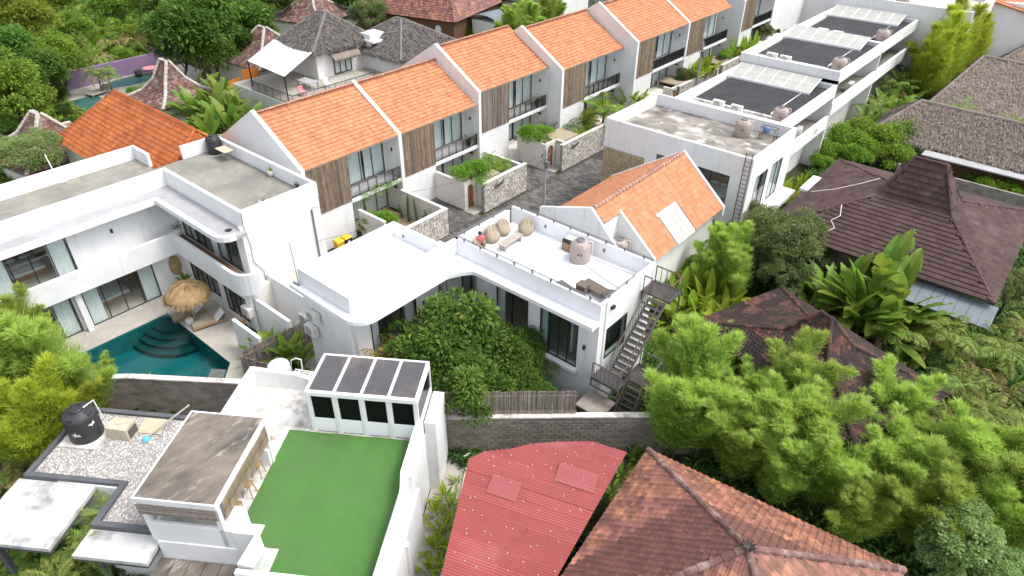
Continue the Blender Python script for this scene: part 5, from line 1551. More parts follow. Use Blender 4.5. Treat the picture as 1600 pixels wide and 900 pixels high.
# single blocks on the stretch in front of the villa
blk = bpy.data.meshes.new('block')
blk.from_pydata([(0, 0, 0), (.40, 0, 0), (.40, 0, .19), (0, 0, .19), (.012, -.03, .012), (.388, -.03, .012), (.388, -.03, .178), (.012, -.03, .178)], [], [(4, 5, 6, 7), (0, 1, 5, 4), (1, 2, 6, 5), (2, 3, 7, 6), (3, 0, 4, 7)])
blk.materials.append(M['old_block'])
cntb = 0
invB = Matrix.Translation((-20, 14, 0)).inverted()
for (xa, ya), (xb, yb), rows in (((-17.4, 15.7), (-10.0, 22.2), 11), ):
    L_ = math.hypot(xb - xa, yb - ya); ang = math.atan2(yb - ya, xb - xa)
    for r_ in range(rows):
        s_ = -0.2 * (r_ % 2)
        while s_ < L_ - 0.35 and cntb < 300:
            if s_ >= 0:
                o = bpy.data.objects.new('block', blk); COL.objects.link(o); o.parent = BW; o.matrix_parent_inverse = invB
                o.matrix_basis = Matrix.Translation((xa + math.cos(ang) * s_, ya + math.sin(ang) * s_, 0.20 * r_ + 0.0)) @ Matrix.Rotation(ang + rng.normal(0, .012), 4, 'Z')
                cntb += 1
            s_ += 0.415
def pole_fence(name, label, pts, h0, h1, mat, step=0.05, group=None):
    T = thing(name, label, 'fence', (pts[0][0], pts[0][1], h0), group)
    b = MB()
    for (xa, ya), (xb, yb) in zip(pts, pts[1:]):
        L_ = math.hypot(xb - xa, yb - ya); k = int(L_ / step)
        for i in range(k):
            t = i / k
            x, y = xa + (xb - xa) * t + rng.normal(0, .006), ya + (yb - ya) * t + rng.normal(0, .006)
            b.tube([(x, y, h0), (x + rng.normal(0, .012), y, h1 + rng.normal(0, .03))], step * 0.48, 4, float(rng.random()))
    b.build('bamboo_poles', mat, T, kind='stuff')
    m = MB()
    for (xa, ya), (xb, yb) in zip(pts, pts[1:]):
        for z in (h0 + .15 * (h1 - h0), h0 + .82 * (h1 - h0)):
            m.tube([(xa, ya, z), (xb, yb, z)], 0.03, 5)
    m.build('cross_rail', mat, T)
    return T
pole_fence('bamboo_fence', 'grey bamboo pole fence on the block wall in front of the villa trees', [(-18.1, 15.55), (-17.45, 15.9), (-12.75, 20.05)], 2.45, 3.95, 'bamboo_fence')
pole_fence('bamboo_fence', 'brown bamboo fence beside the tropical plants at the end of the pool deck', [(-29.6, 12.5), (-29.45, 14.2), (-29.2, 16.9)], 0.0, 2.0, 'bamboo_fence')
pole_fence('bamboo_fence', 'grey bamboo fence behind the white and blue water tank', [(-29.4, 12.2), (-27.2, 13.0), (-22.9, 14.6)], 0.0, 1.9, 'bamboo_fence')

# ------------------------------------------------------------------ red corrugated roof
RR = thing('red_roof_house', 'low building with pinkish red corrugated sheet roof', 'house', (-11, 13, 0))
A0 = np.array((-14.026, 14.075, 3.9))
ru = np.array((0.9094, 0.3990, -0.1176)); rv = np.array((0.4038, -0.9147, 0.0191)); rn = np.array((0.09995, 0.06485, 0.99288))   # along the ribs, across the sheets, up
def corr(u0, u1, v0, v1, lift, mat, nm='roof_sheet', w0=None, w1=None):
    b = MB()
    pitch = 0.115
    k = max(2, int((v1 - v0) / (pitch / 4)))
    vs = []
    for i in range(k + 1):
        v = v0 + (v1 - v0) * i / k
        h = 0.026 * math.sin(2 * math.pi * v / pitch) + lift
        tq = i / k
        for u in (u0 + ((w0 if w0 is not None else u0) - u0) * tq, u1 + ((w1 if w1 is not None else u1) - u1) * tq):
            vs.append(tuple(A0 + ru * u + rv * v + rn * h))
    b.add(vs, [(2 * i, 2 * i + 1, 2 * i + 3, 2 * i + 2) for i in range(k)])
    return b.build(nm, mat, RR)
outline = [(0.0, 0.0), (1.96, -1.09), (2.28, -1.5), (4.22, -2.52), (4.91, -2.73), (6.36, -2.71), (4.6, 5.2), (3.5, 10.0), (2.3, 10.0), (0.92, 5.81)]
def span(v):
    xs = []
    for (u1, v1), (u2, v2) in zip(outline, outline[1:] + outline[:1]):
        if (v1 > v) != (v2 > v): xs.append(u1 + (u2 - u1) * (v - v1) / (v2 - v1))
    return (min(xs), max(xs)) if len(xs) > 1 else None
v0 = -2.70
k = 0
while v0 < 9.6:
    sp_ = span(v0 + 0.3)
    if sp_:
        lo_, hi_ = span(max(v0, -2.69)), span(v0 + 0.64)
        mid = (sp_[0] + sp_[1]) / 2 + 0.3 * math.sin(k)
        la, lb = (lo_[0], hi_[0])
        corr(la, mid + 0.1, v0, v0 + 0.64, 0.006 * (k % 2) + 0.008, 'red_sheet', w0=lb)
        corr(mid - 0.05, lo_[1], v0 + 0.002, v0 + 0.642, 0.006 * (k % 2), 'red_sheet', w1=hi_[1])
    v0 += 0.60; k += 1
corr(1.25, 2.5, 0.75, 1.7, 0.06, 'red_sheet_new', 'patch_sheet'); corr(3.7, 5.4, -0.9, 0.1, 0.06, 'red_sheet_new', 'patch_sheet')
sc_ = MB()
for _ in range(80):
    v_ = -2.5 + 10 * rng.random(); sp_ = span(v_)
    u_ = sp_[0] + 0.15 + (sp_[1] - sp_[0] - 0.3) * rng.random()
    c = A0 + ru * u_ + rv * v_ + rn * 0.045
    sc_.box(c[0] - .012, c[0] + .012, c[1] - .012, c[1] + .012, c[2] - .04, c[2] + .012)
sc_.build('fixing_screws', 'print_white', RR, kind='stuff')
b = MB()
cor = [A0 + ru * 0.5 + rv * 0.2, A0 + ru * 5.3 + rv * -1.9, A0 + ru * 3.0 + rv * 8.5, A0 + ru * 2.0 + rv * 9.0]
b.add([(p[0], p[1], -0.02) for p in cor] + [(p[0], p[1], p[2] - 0.25) for p in cor], [(0, 1, 5, 4), (1, 2, 6, 5), (2, 3, 7, 6), (3, 0, 4, 7)])
b.build('wall', 'old_render', RR)

# ------------------------------------------------------------------ rust red tiled hip roof at the bottom
RH = thing('rust_roof_house', 'house with rust brown tiled pyramid roof at the bottom edge', 'house', (-2.8, 15.3, 0))
e1 = np.array((-8.6, 19.6, 3.3)); ex = np.array((10.15, 1.1, 0)); ey = np.array((1.1, -10.15, 0))
C4 = [e1, e1 + ex, e1 + ex + ey, e1 + ey]
apex = np.array((-2.75, 15.25, 6.55))
polys = []
d = MB()
for i in range(4):
    p_, q_ = C4[(i + 1) % 4], C4[i]
    polys.append([tuple(p_), tuple(q_), tuple(apex)])
    deck(d, [tuple(p_), tuple(q_), tuple(apex)], 0.1)
d.build('roof', 'rust_tile', RH)
tile_parts(RH, [polys[0], polys[3]], 'roof_tile', 'rust_tile', 0.27, 0.235, 'pan', 0.035, False, 300)
m = MB(); tiles(m, polys[1], 0.34, 0.30, 'pan', 0.03); tiles(m, polys[2], 0.34, 0.30, 'pan', 0.03); m.build('rear_roof_tiles', 'rust_tile', RH, kind='stuff')
hc = MB()
for c in C4: caps(hc, c + np.array((0, 0, .04)), apex + np.array((0, 0, .04)), 0.13, 0.42)
hc.build('hip_caps', 'brown_tile', RH, kind='stuff')
b = MB()
for k in range(9):
    an = k * 0.7
    b.tube([tuple(apex + np.array((0, 0, .02))), tuple(apex + np.array((0.14 * math.cos(an), 0.14 * math.sin(an), 0.14))), tuple(apex + np.array((0.24 * math.cos(an), 0.24 * math.sin(an), 0.26)))], [0.07, 0.05, 0.02], 5)
b.build('finial', 'pot_dark', RH)
ins = lambda f: [tuple((c + (np.array((-2.75, 15.2, 3.3)) - c) * f)[:2]) for c in C4]
MB().prism(ins(0.1)[::-1], -0.02, 3.2).build('wall', 'cream_wall', RH)

# ------------------------------------------------------------------ generic flared hip roofs
def ring_house(name, label, rings, mat, tw, tl, prof='flat', lip=0.03, capmat=None, limit=0, eave_in=0.6, wall='cream_wall', bond=True, capr=0.12, tname='roof_shingle', lastridge=True, patch=0.0):
    c = np.mean(np.array(rings[0]), axis=0)
    T = thing(name, label, 'house', (float(c[0]), float(c[1]), 0))
    d = MB(); polys = []; capb = MB()
    for k in range(len(rings) - 1):
        lo, hi = rings[k], rings[k + 1]
        for i in range(4):
            j = (i + 1) % 4
            q = [lo[i], lo[j], hi[j], hi[i]]
            if np.linalg.norm(np.array(hi[j]) - np.array(hi[i])) < 0.02: q = [lo[i], lo[j], hi[i]]
            polys.append([tuple(p) for p in q]); deck(d, polys[-1], 0.1)
            caps(capb, np.array(lo[i]) + (0, 0, .03), np.array(hi[i]) + (0, 0, .03), capr, 0.4)
    top = rings[-1]
    if lastridge and np.linalg.norm(np.array(top[0]) - np.array(top[1])) > 0.1: caps(capb, np.array(top[0]) + (0, 0, .03), np.array(top[1]) + (0, 0, .03), capr, 0.4)
    d.build('roof', mat, T)
    if limit: tile_parts(T, polys, tname, mat, tw, tl, prof, lip, bond, limit, 'roof_shingles')
    else:
        m = MB()
        for p in polys: tiles(m, p, tw, tl, prof, lip, bond, patch=patch)
        m.build('roof_tiles', mat, T, kind='stuff')
    capb.build('hip_caps', capmat or mat, T, kind='stuff')
    base = [np.array(p) for p in rings[0]]
    MB().prism([tuple((p + (c - p) * eave_in / np.linalg.norm(c - p))[:2]) for p in base], -0.02, float(c[2]) - 0.1).build('wall', wall, T)
    return T
def rect_rings(spec, ang=0.0, center=(0, 0)):
    """spec: (half a, half b, z, ridge offset) per ring"""
    out = []
    ca, sa = math.cos(ang), math.sin(ang)
    for ha, hb, z in spec:
        out.append([(center[0] + a * ca - b_ * sa, center[1] + a * sa + b_ * ca, z) for a, b_ in ((-ha, -hb), (ha, -hb), (ha, hb), (-ha, hb))])
    return out
# brown shingle roof
brings = [[(-12.9, 41.9, 3.4), (0.7, 41.9, 3.4), (0.7, 56.4, 3.4), (-12.9, 56.4, 3.4)],
          [(-7.9, 47.5, 5.3), (-3.4, 47.5, 5.3), (-3.4, 50.2, 5.3), (-7.9, 50.2, 5.3)],
          [(-6.65, 48.6, 8.0), (-4.75, 48.6, 8.0), (-4.75, 48.75, 8.0), (-6.65, 48.75, 8.0)]]
BS = ring_house('shingle_roof_house', 'house with wide brown shingle roof rising to a steep flared peak', brings, 'shingle', 0.5, 0.40, 'flat', 0.075, 'shingle', 300, capr=0.1, eave_in=2.2, wall='old_render')
T = thing('sheet_awning', 'blue grey corrugated sheet awning below the brown shingle roof', 'awning', (-1, 40.8, 0))
for k in range(7):
    x = -3.6 + k * 0.66
    MB().hexa([(x, 40.3, 2.6), (x + .64, 40.3, 2.6), (x + .64, 42.2, 3.05), (x, 42.2, 3.05), (x, 40.3, 2.64), (x + .64, 40.3, 2.64 + .02 * (k % 2)), (x + .64, 42.2, 3.09 + .02 * (k % 2)), (x, 42.2, 3.09)]).build('roof_sheet', 'corr_grey', T)
for x in (-3.5, 0.9): MB().box(x - .05, x + .05, 40.4, 40.5, 0, 2.6).build('post', 'brown_timber', T)
# dark tiled roof half hidden by bamboo
drings = rect_rings([(5.3, 3.5, 2.8), (1.35, 0.95, 4.0), (0.3, 0.05, 5.5)], math.radians(-20), (-5.6, 31.3))
ring_house('dark_roof_house', 'house with mossy dark brown tiled roof and small peak among bamboo', drings, 'dark_tile', 0.21, 0.21, 'wave', 0.035, 'dark_tile', 0, wall='old_render', patch=0.55, eave_in=1.3)
# orange tiled hip roof behind the pool villa
orings = [[(-62.2, 16.2, 4.15), (-45.7, 16.2, 4.15), (-45.7, 24.5, 4.15), (-62.2, 24.5, 4.15)],
          [(-58.3, 20.3, 7.95), (-45.9, 20.3, 7.95), (-45.9, 20.4, 7.95), (-58.3, 20.4, 7.95)]]
ring_house('orange_hip_house', 'house with broad orange tiled hip roof behind the pool villa', orings, 'orange_tile_old', 0.30, 0.36, 'wave', 0.055, 'orange_tile_old', 0, bond=False)
# brown clay roofs with swept pale ridges
def swept(center, ang, half, zt, ze, label):
    R_ = rect_rings([(half, half, ze), (half * .60, half * .60, ze + (zt - ze) * .20), (half * .32, half * .32, ze + (zt - ze) * .50), (0.55, 0.12, zt)], ang, center)
    return ring_house('swept_roof_house', label, R_, 'brown_tile', 0.26, 0.28, 'wave', 0.05, 'pale_ridge', 0, bond=False, capr=0.17)
swept((-66.3, 16.6), 0.15, 4.2, 5.3, 2.2, 'brown clay roof with swept pale ridges at the left edge')
swept((-71.3, 30.4), 0.1, 3.3, 5.7, 2.2, 'brown clay roof with swept pale ridges beside the purple wall')
swept((-76.0, 44.6), 0.1, 5.2, 5.6, 2.6, 'brown clay roof with swept pale ridges beside the white sail')
swept((-88.0, 60.0), 0.3, 5.0, 6.0, 2.6, 'small brown roof peeping above the trees behind the grey thatch')

# ------------------------------------------------------------------ thatched roofs
def thatch_house(label, rings, mat, n, L=0.55, wall='white_paint', wallh=True, eave_in=0.8, name='thatch_roof_house', vert=(0, 1, 2, 3)):
    c = np.mean(np.array(rings[0]), axis=0)
    T = thing(name, label, 'house', (float(c[0]), float(c[1]), 0))
    d = MB(); Ps, Ds = [], []
    areas = []
    polys = []
    for k in range(len(rings) - 1):
        lo, hi = rings[k], rings[k + 1]
        for i in range(4):
            j = (i + 1) % 4
            polys.append([lo[i], lo[j], hi[j], hi[i]])
    for q in polys:
        A = [np.array(p, float) for p in q]
        ar = 0.5 * np.linalg.norm(np.cross(A[1] - A[0], A[2] - A[0])) + 0.5 * np.linalg.norm(np.cross(A[2] - A[0], A[3] - A[0]))
        areas.append(ar); deck(d, [tuple(p) for p in A], 0.28)
    tot = sum(areas)
    for q, ar in zip(polys, areas):
        A = [np.array(p, float) for p in q]
        k = int(n * ar / tot)
        o_, U, V, N = plane_axes([tuple(p) for p in A])
        # sample the trapezoid by area: width shrinks upslope
        wl, wh = np.linalg.norm(A[1] - A[0]), np.linalg.norm(A[2] - A[3])
        v = rng.random(4 * k)
        keep = rng.random(4 * k) < (wl + (wh - wl) * v) / max(wl, wh)
        v = v[keep][:k].reshape(-1, 1); k2 = len(v)
        u = rng.random((k2, 1))
        lo_ = A[0] + (A[1] - A[0]) * u; hi_ = A[3] + (A[2] - A[3]) * u
        P_ = lo_ + (hi_ - lo_) * v
        Ps.append(P_ + N * (0.05 + 0.05 * rng.random((k2, 1)))); Ds.append(-V + rng.normal(0, 0.16, (k2, 3)) - N * 0.05)
        # eaves fringe
        kf = int(wl * 34)
        u = rng.random((kf, 1))
        Ps.append(A[0] + (A[1] - A[0]) * u + N * 0.02 - np.array((0, 0, 0.16)) * rng.random((kf, 1))); Ds.append(-V * 0.8 + np.array((0, 0, -0.55)) + rng.normal(0, 0.14, (kf, 3)))
    rf = d.build('roof', mat, T)
    P_ = np.concatenate(Ps); D_ = np.concatenate(Ds); m_ = len(P_)
    me = leaf_mesh('thatch_straw', P_, D_, L * (0.6 + 0.8 * rng.random(m_)), 0.05 + 0.05 * rng.random(m_), rng.random(m_), mat, fold=0.1)
    o = obj_mesh('thatch_straw', me); o.parent = rf; o["kind"] = 'stuff'
    capb = MB()
    for i in range(4):
        for k in range(len(rings) - 1):
            capb.tube([tuple(rings[k][i]), tuple(rings[k + 1][i])], 0.16, 7)
    capb.tube([tuple(rings[-1][0]), tuple(rings[-1][1])], 0.18, 7)
    capb.build('ridge_roll', mat, rf)
    if wallh:
        MB().prism([tuple((np.array(p) + (c - np.array(p)) * eave_in / np.linalg.norm(c - np.array(p)))[:2]) for p in rings[0]], -0.02, float(c[2]) - 0.2).build('wall', wall, T)
    return T
t1 = [[(-13.6, 66.9, 2.5), (12, 65.4, 2.5), (12, 74, 2.5), (-13.6, 74.6, 2.5)], [(-10.8, 70.7, 5.0), (9, 69.4, 5.0), (9, 69.6, 5.0), (-10.8, 70.9, 5.0)]]
thatch_house('long low tan thatched roof nearest the green hedge', t1, 'thatch_tan', 30000, 0.42, wall='cream_wall')
t2 = [[(-11.4, 77.5, 2.5), (14, 75.6, 2.5), (14, 92, 2.5), (-11.4, 93.9, 2.5)], [(-9.0, 86.0, 6.1), (9, 84.0, 6.1), (9, 84.3, 6.1), (-9.0, 86.3, 6.1)]]
thatch_house('tan thatched roof with cracked netting, second from the hedge', t2, 'thatch_tan', 26000, 0.42, wall='cream_wall')
t3 = [[(-9.5, 94.5, 2.5), (16, 93, 2.5), (16, 112, 2.5), (-9.5, 113, 2.5)], [(-4.5, 103, 7.0), (12, 102, 7.0), (12, 102.3, 7.0), (-4.5, 103.3, 7.0)]]
thatch_house('farthest tan thatched roof in the top right corner', t3, 'thatch_tan', 16000, 0.45, wall='cream_wall')
o = MB().box(-8.5, 12, 64.9, 66.2, 2.25, 2.35).build('walkway_roof', 'grey_slab'); tag(o, 'narrow grey slab roof along the thatch eaves', 'roof')
o = MB().box(-8.5, 12, 66.2, 66.6, -0.02, 2.24).build('red_wall', 'brown_timber'); tag(o, 'strip of red brown wall below the thatch eaves', 'wall')
o = MB().box(-9.5, 14, 61.6, 61.8, -0.02, 2.3).build('grey_wall', 'old_render'); tag(o, 'grey boundary wall between hedge and thatched roof', 'wall')
H1 = thatch_house('white house with grey thatched pyramid roof and railed terrace', [[(-70.4, 42.5, 5.4), (-63.4, 42.5, 5.4), (-63.2, 51.0, 5.4), (-70.4, 51.0, 5.4)], [(-67.6, 46.7, 8.25), (-66.4, 46.9, 8.25), (-66.4, 47.1, 8.25), (-67.6, 46.9, 8.25)]], 'thatch_grey', 16000, 0.45)
# terrace, window with thatch hood, chimney block and railings of that house
box_part('terrace_base', 'white_paint', H1, -70.0, -58.9, 36.4, 52.0, -0.02, 2.25)
box_part('terrace_floor', 'paving_pale', H1, -69.9, -59.0, 36.5, 51.9, 2.251, 2.29)
railing(H1, [(-66.4, 36.5, 2.29), (-59.0, 36.5, 2.29), (-59.0, 47.0, 2.29)], 1.0, 'metal_black', 0.16, 0.02, 'terrace_railing', 0.035)
window(H1, (-63.75, 45.2, 2.4), (0, 1, 0), (1, 0, 0), 2.4, 2.0, 3, [(0.1, 0.7), (1.7, 2.3)], 0.1)
b = MB()
for k in range(7):
    a0, a1 = k / 6 * 1.2, (k + 1) / 6 * 1.2
    b.hexa([(-63.7 + math.sin(a0) * 1.0, 44.6, 4.3 + math.cos(a0) * .7 - .35), (-63.7 + math.sin(a0) * 1.0, 48.2, 4.3 + math.cos(a0) * .7 - .35), (-63.7 + math.sin(a1) * 1.0, 48.2, 4.3 + math.cos(a1) * .7 - .35), (-63.7 + math.sin(a1) * 1.0, 44.6, 4.3 + math.cos(a1) * .7 - .35),
            (-63.7 + math.sin(a0) * 1.1, 44.6, 4.45 + math.cos(a0) * .75 - .35), (-63.7 + math.sin(a0) * 1.1, 48.2, 4.45 + math.cos(a0) * .75 - .35), (-63.7 + math.sin(a1) * 1.1, 48.2, 4.45 + math.cos(a1) * .75 - .35), (-63.7 + math.sin(a1) * 1.1, 44.6, 4.45 + math.cos(a1) * .75 - .35)])
b.build('window_hood', 'thatch_tan', H1)
b = MB(); b.box(-64.0, -62.4, 49.4, 51.4, 2.29, 5.3); b.box(-64.2, -61.6, 49.2, 51.6, 5.3, 5.5); b.box(-64.0, -62.3, 49.4, 51.4, 5.5, 6.1); b.build('stair_block', 'white_paint', H1)
box_part('door', 'wood_tan', H1, -62.41, -62.36, 49.9, 50.8, 2.3, 4.5)
sail = MB()
n_ = 10
cs = [np.array(p) for p in ((-67.6, 37.3, 4.9), (-60.7, 37.0, 4.75), (-63.6, 42.9, 5.5), (-70.6, 42.8, 5.6))]
vs = []
for i in range(n_ + 1):
    for j in range(n_ + 1):
        u_, v_ = i / n_, j / n_
        p = cs[0] * (1 - u_) * (1 - v_) + cs[1] * u_ * (1 - v_) + cs[2] * u_ * v_ + cs[3] * (1 - u_) * v_
        p = p - np.array((0, 0, 0.5 * math.sin(math.pi * u_) * math.sin(math.pi * v_)))
        vs.append(tuple(p))
fsx = [(i * (n_ + 1) + j, (i + 1) * (n_ + 1) + j, (i + 1) * (n_ + 1) + j + 1, i * (n_ + 1) + j + 1) for i in range(n_) for j in range(n_)]
T = thing('shade_sail', 'white shade sail stretched over the railed terrace', 'sail', (-65, 40, 2.3))
sail.add(vs + [(x, y, z - 0.02) for x, y, z in vs], fsx + [tuple(q + (n_ + 1) ** 2 for q in f)[::-1] for f in fsx]); sail.build('canvas', 'sail_cloth', T, smooth=True)
for p in cs[:2]: MB().tube([(p[0], p[1], 2.25), tuple(p)], 0.07, 8).build('post', 'metal_black', T)
T = thing('terrace_table', 'grey garden table under the white sail', 'table', (-62.6, 40.8, 2.29))
MB().box(-63.8, -61.5, 40.2, 41.4, 2.98, 3.03).build('top', 'grey_slab', T)
for x in (-63.7, -61.6):
    for y in (40.3, 41.3): MB().box(x - .04, x + .04, y - .04, y + .04, 2.29, 2.98).build('leg', 'metal_grey', T)
for (x, y, mt, lb) in ((-61.2, 42.2, 'alu_white', 'white slatted chair beside the terrace table'), (-61.0, 38.9, 'pink_toy', 'pink chair under the white sail')):
    T = thing('terrace_chair', lb, 'chair', (x, y, 2.29), 'terrace chairs')
    MB().box(x - .3, x + .3, y - .3, y + .3, 2.70, 2.76).build('seat', mt, T)
    MB().box(x - .3, x - .24, y - .3, y + .3, 2.76, 3.25).build('backrest', mt, T)
    for sx in (-.27, .27):
        for sy in (-.27, .27): MB().box(x + sx - .03, x + sx + .03, y + sy - .03, y + sy + .03, 2.29, 2.70).build('leg', mt, T)
thatch_house('grey thatched pyramid roof behind the orange terrace roofs', [[(-67.0, 48.9, 4.4), (-56.9, 48.9, 4.4), (-56.9, 58.6, 4.4), (-67.0, 58.6, 4.4)], [(-62.6, 53.6, 7.15), (-61.8, 53.7, 7.15), (-61.8, 53.9, 7.15), (-62.6, 53.8, 7.15)]], 'thatch_grey', 16000, 0.45)
rrings = [[(-82, 62.5, 3.8), (-66, 66.5, 3.8), (-70, 82, 3.8), (-86, 78, 3.8)], [(-80, 69.5, 8.5), (-72, 71.5, 8.5), (-72.1, 71.8, 8.5), (-80.1, 69.8, 8.5)]]
ring_house('red_tile_house', 'red brown tiled roof at the top edge behind the grey thatch', rrings, 'rust_tile', 0.4, 0.4, 'wave', 0.05, 'rust_tile', 0, wall='brown_timber')
T = thing('grey_shed', 'small shed with rounded grey metal roof among shrubs behind the terrace', 'shed', (-64, 72.5, 0))
b = MB(); pr_ = [(-67.3 + 5.6 * k / 8, 3.3 + 1.0 * math.sin(math.pi * (0.12 + 0.76 * k / 8))) for k in range(9)]
b.extr([(x, 70.5, z) for x, z in pr_] + [(x, 70.5, z - .06) for x, z in pr_[::-1]], (0, 4.5, 0)); b.build('roof', 'corr_grey', T); box_part('wall', 'pale_wall', T, -66.9, -62.2, 70.8, 74.7, -0.02, 3.4)
T = thing('charcoal_roof_house', 'low charcoal roofed house beyond the shrubs at the top edge', 'house', (-66, 86, 0))
b = MB(); b.extr([(-74, 80, 4.2), (-62, 80, 4.2), (-62, 86, 6.4), (-74, 86, 6.4)], (0, 0, -0.2)); b.build('roof', 'dark_roofing', T); box_part('wall', 'pale_wall', T, -73.5, -62.5, 80.6, 92, -0.02, 4.0)
ring_house('charcoal_roof_house', 'dark roof cut by the top edge beyond the terrace ridge', rect_rings([(7, 6, 3.5), (2.5, 0.1, 6.5)], 0.3, (-62, 104)), 'shingle', 0.5, 0.5, 'flat', 0.05)

# ------------------------------------------------------------------ purple walled pool court in the far left
o = MB().box(-88.4, -88.1, 26.0, 37.0, -0.02, 2.0).build('purple_wall', 'purple_paint'); tag(o, 'long purple rendered wall behind the far pool court', 'wall')
o = MB().box(-90.0, -89.7, 37.0, 41.5, -0.02, 2.4).build('purple_wall', 'purple_paint'); tag(o, 'set back taller end of the purple wall under the dark tree', 'wall')
structure('court_paving', MB().box(-88.1, -73, 22.5, 40.0, -0.02, 0.03), 'paving_pale')
structure('small_pool', MB().box(-84.2, -77.0, 23.8, 27.4, 0.0, 0.06), 'pool_far')
structure('small_pool', MB().prism([(-86.2 + 1.9 * math.cos(a) * 1.0 + .3, 32.2 + 3.2 * math.sin(a)) for a in [k * math.pi / 8 for k in range(16)]], 0.0, 0.06), 'pool_far')
b = MB()
for k in range(16):
    a0, a1 = k * math.pi / 8, (k + 1) * math.pi / 8
    q = lambda a, s: (-85.9 + (1.9 + s) * math.cos(a), 32.2 + (3.2 + s) * math.sin(a))
    b.prism([q(a0, 0), q(a0, .3), q(a1, .3), q(a1, 0)][::-1], 0.0, 0.16)
structure('pool_kerb', b, 'paving_pale')
T = thing('garden_table', 'pink round table with two dark chairs on the purple court', 'table', (-87.0, 35.2, 0))
b = MB(); b.lathe([(0.1, 0), (0.1, .7), (.85, .7), (.85, .76)], (-87.0, 35.2, 0.03), 16); b.build('top', 'pink_toy', T)
for dy, lb in ((-1.5, 'dark round chair left of the pink table'), (1.5, 'dark round chair right of the pink table')):
    b = MB(); b.lathe([(0.1, 0), (.4, .2), (.45, .45), (.4, .8), (.3, .85)], (-87.0, 35.2 + dy, 0.03), 12); o = b.build('round_chair', 'pot_dark'); tag(o, lb, 'chair', 'round chairs on the purple court')
for (x, y, rz, lb) in ((-84.2, 27.6, 0.2, 'wooden double lounger beside the far turquoise pool'), (-83.5, 35.2, -0.4, 'wooden lounger at the foot of the purple wall')):
    T = thing('wood_lounger', lb, 'lounger', (x, y, 0.03), 'wooden loungers of the purple court', rz)
    F = np.array(Matrix.LocRotScale(Vector((x, y, 0.03)), T.rotation_euler, None))
    MB(F).box(-.7, .7, -1.0, 1.0, .25, .33).build('bed', 'wood_pale', T)
    MB(F).hexa([(-.7, 1.0, .25), (.7, 1.0, .25), (.7, 1.06, .3), (-.7, 1.06, .3), (-.7, 1.35, .8), (.7, 1.35, .8), (.7, 1.42, .8), (-.7, 1.42, .8)]).build('backrest', 'wood_pale', T)
    for sx in (-.6, .6):
        for sy in (-.9, .9): MB(F).box(sx - .05, sx + .05, sy - .05, sy + .05, 0, .25).build('leg', 'wood_pale', T)
def panel_fence(label, pts, h, mat, w=0.3):
    T = thing('panel_fence', label, 'fence', (*pts[0], 0))
    for (xa, ya), (xb, yb) in zip(pts, pts[1:]):
        L_ = math.hypot(xb - xa, yb - ya); k = int(L_ / w); an = math.atan2(yb - ya, xb - xa)
        for i in range(k):
            F = frame(xa + (xb - xa) * i / k, ya + (yb - ya) * i / k, 0, an)
            MB(F).box(0, L_ / k - .01, -.02, .02, 0, h + 0.04 * (i % 2)).build('board', mat, T)
panel_fence('orange board fence beside the railed terrace', [(-70.6, 34.8), (-71.5, 38.2)], 2.2, 'orange_fence')
panel_fence('taller end of the orange board fence by the terrace', [(-71.2, 38.3), (-70.6, 40.0)], 3.0, 'orange_fence')
panel_fence('orange board fence behind the two white tanks', [(-75.6, 67.6), (-74.6, 73.8)], 2.6, 'orange_fence')

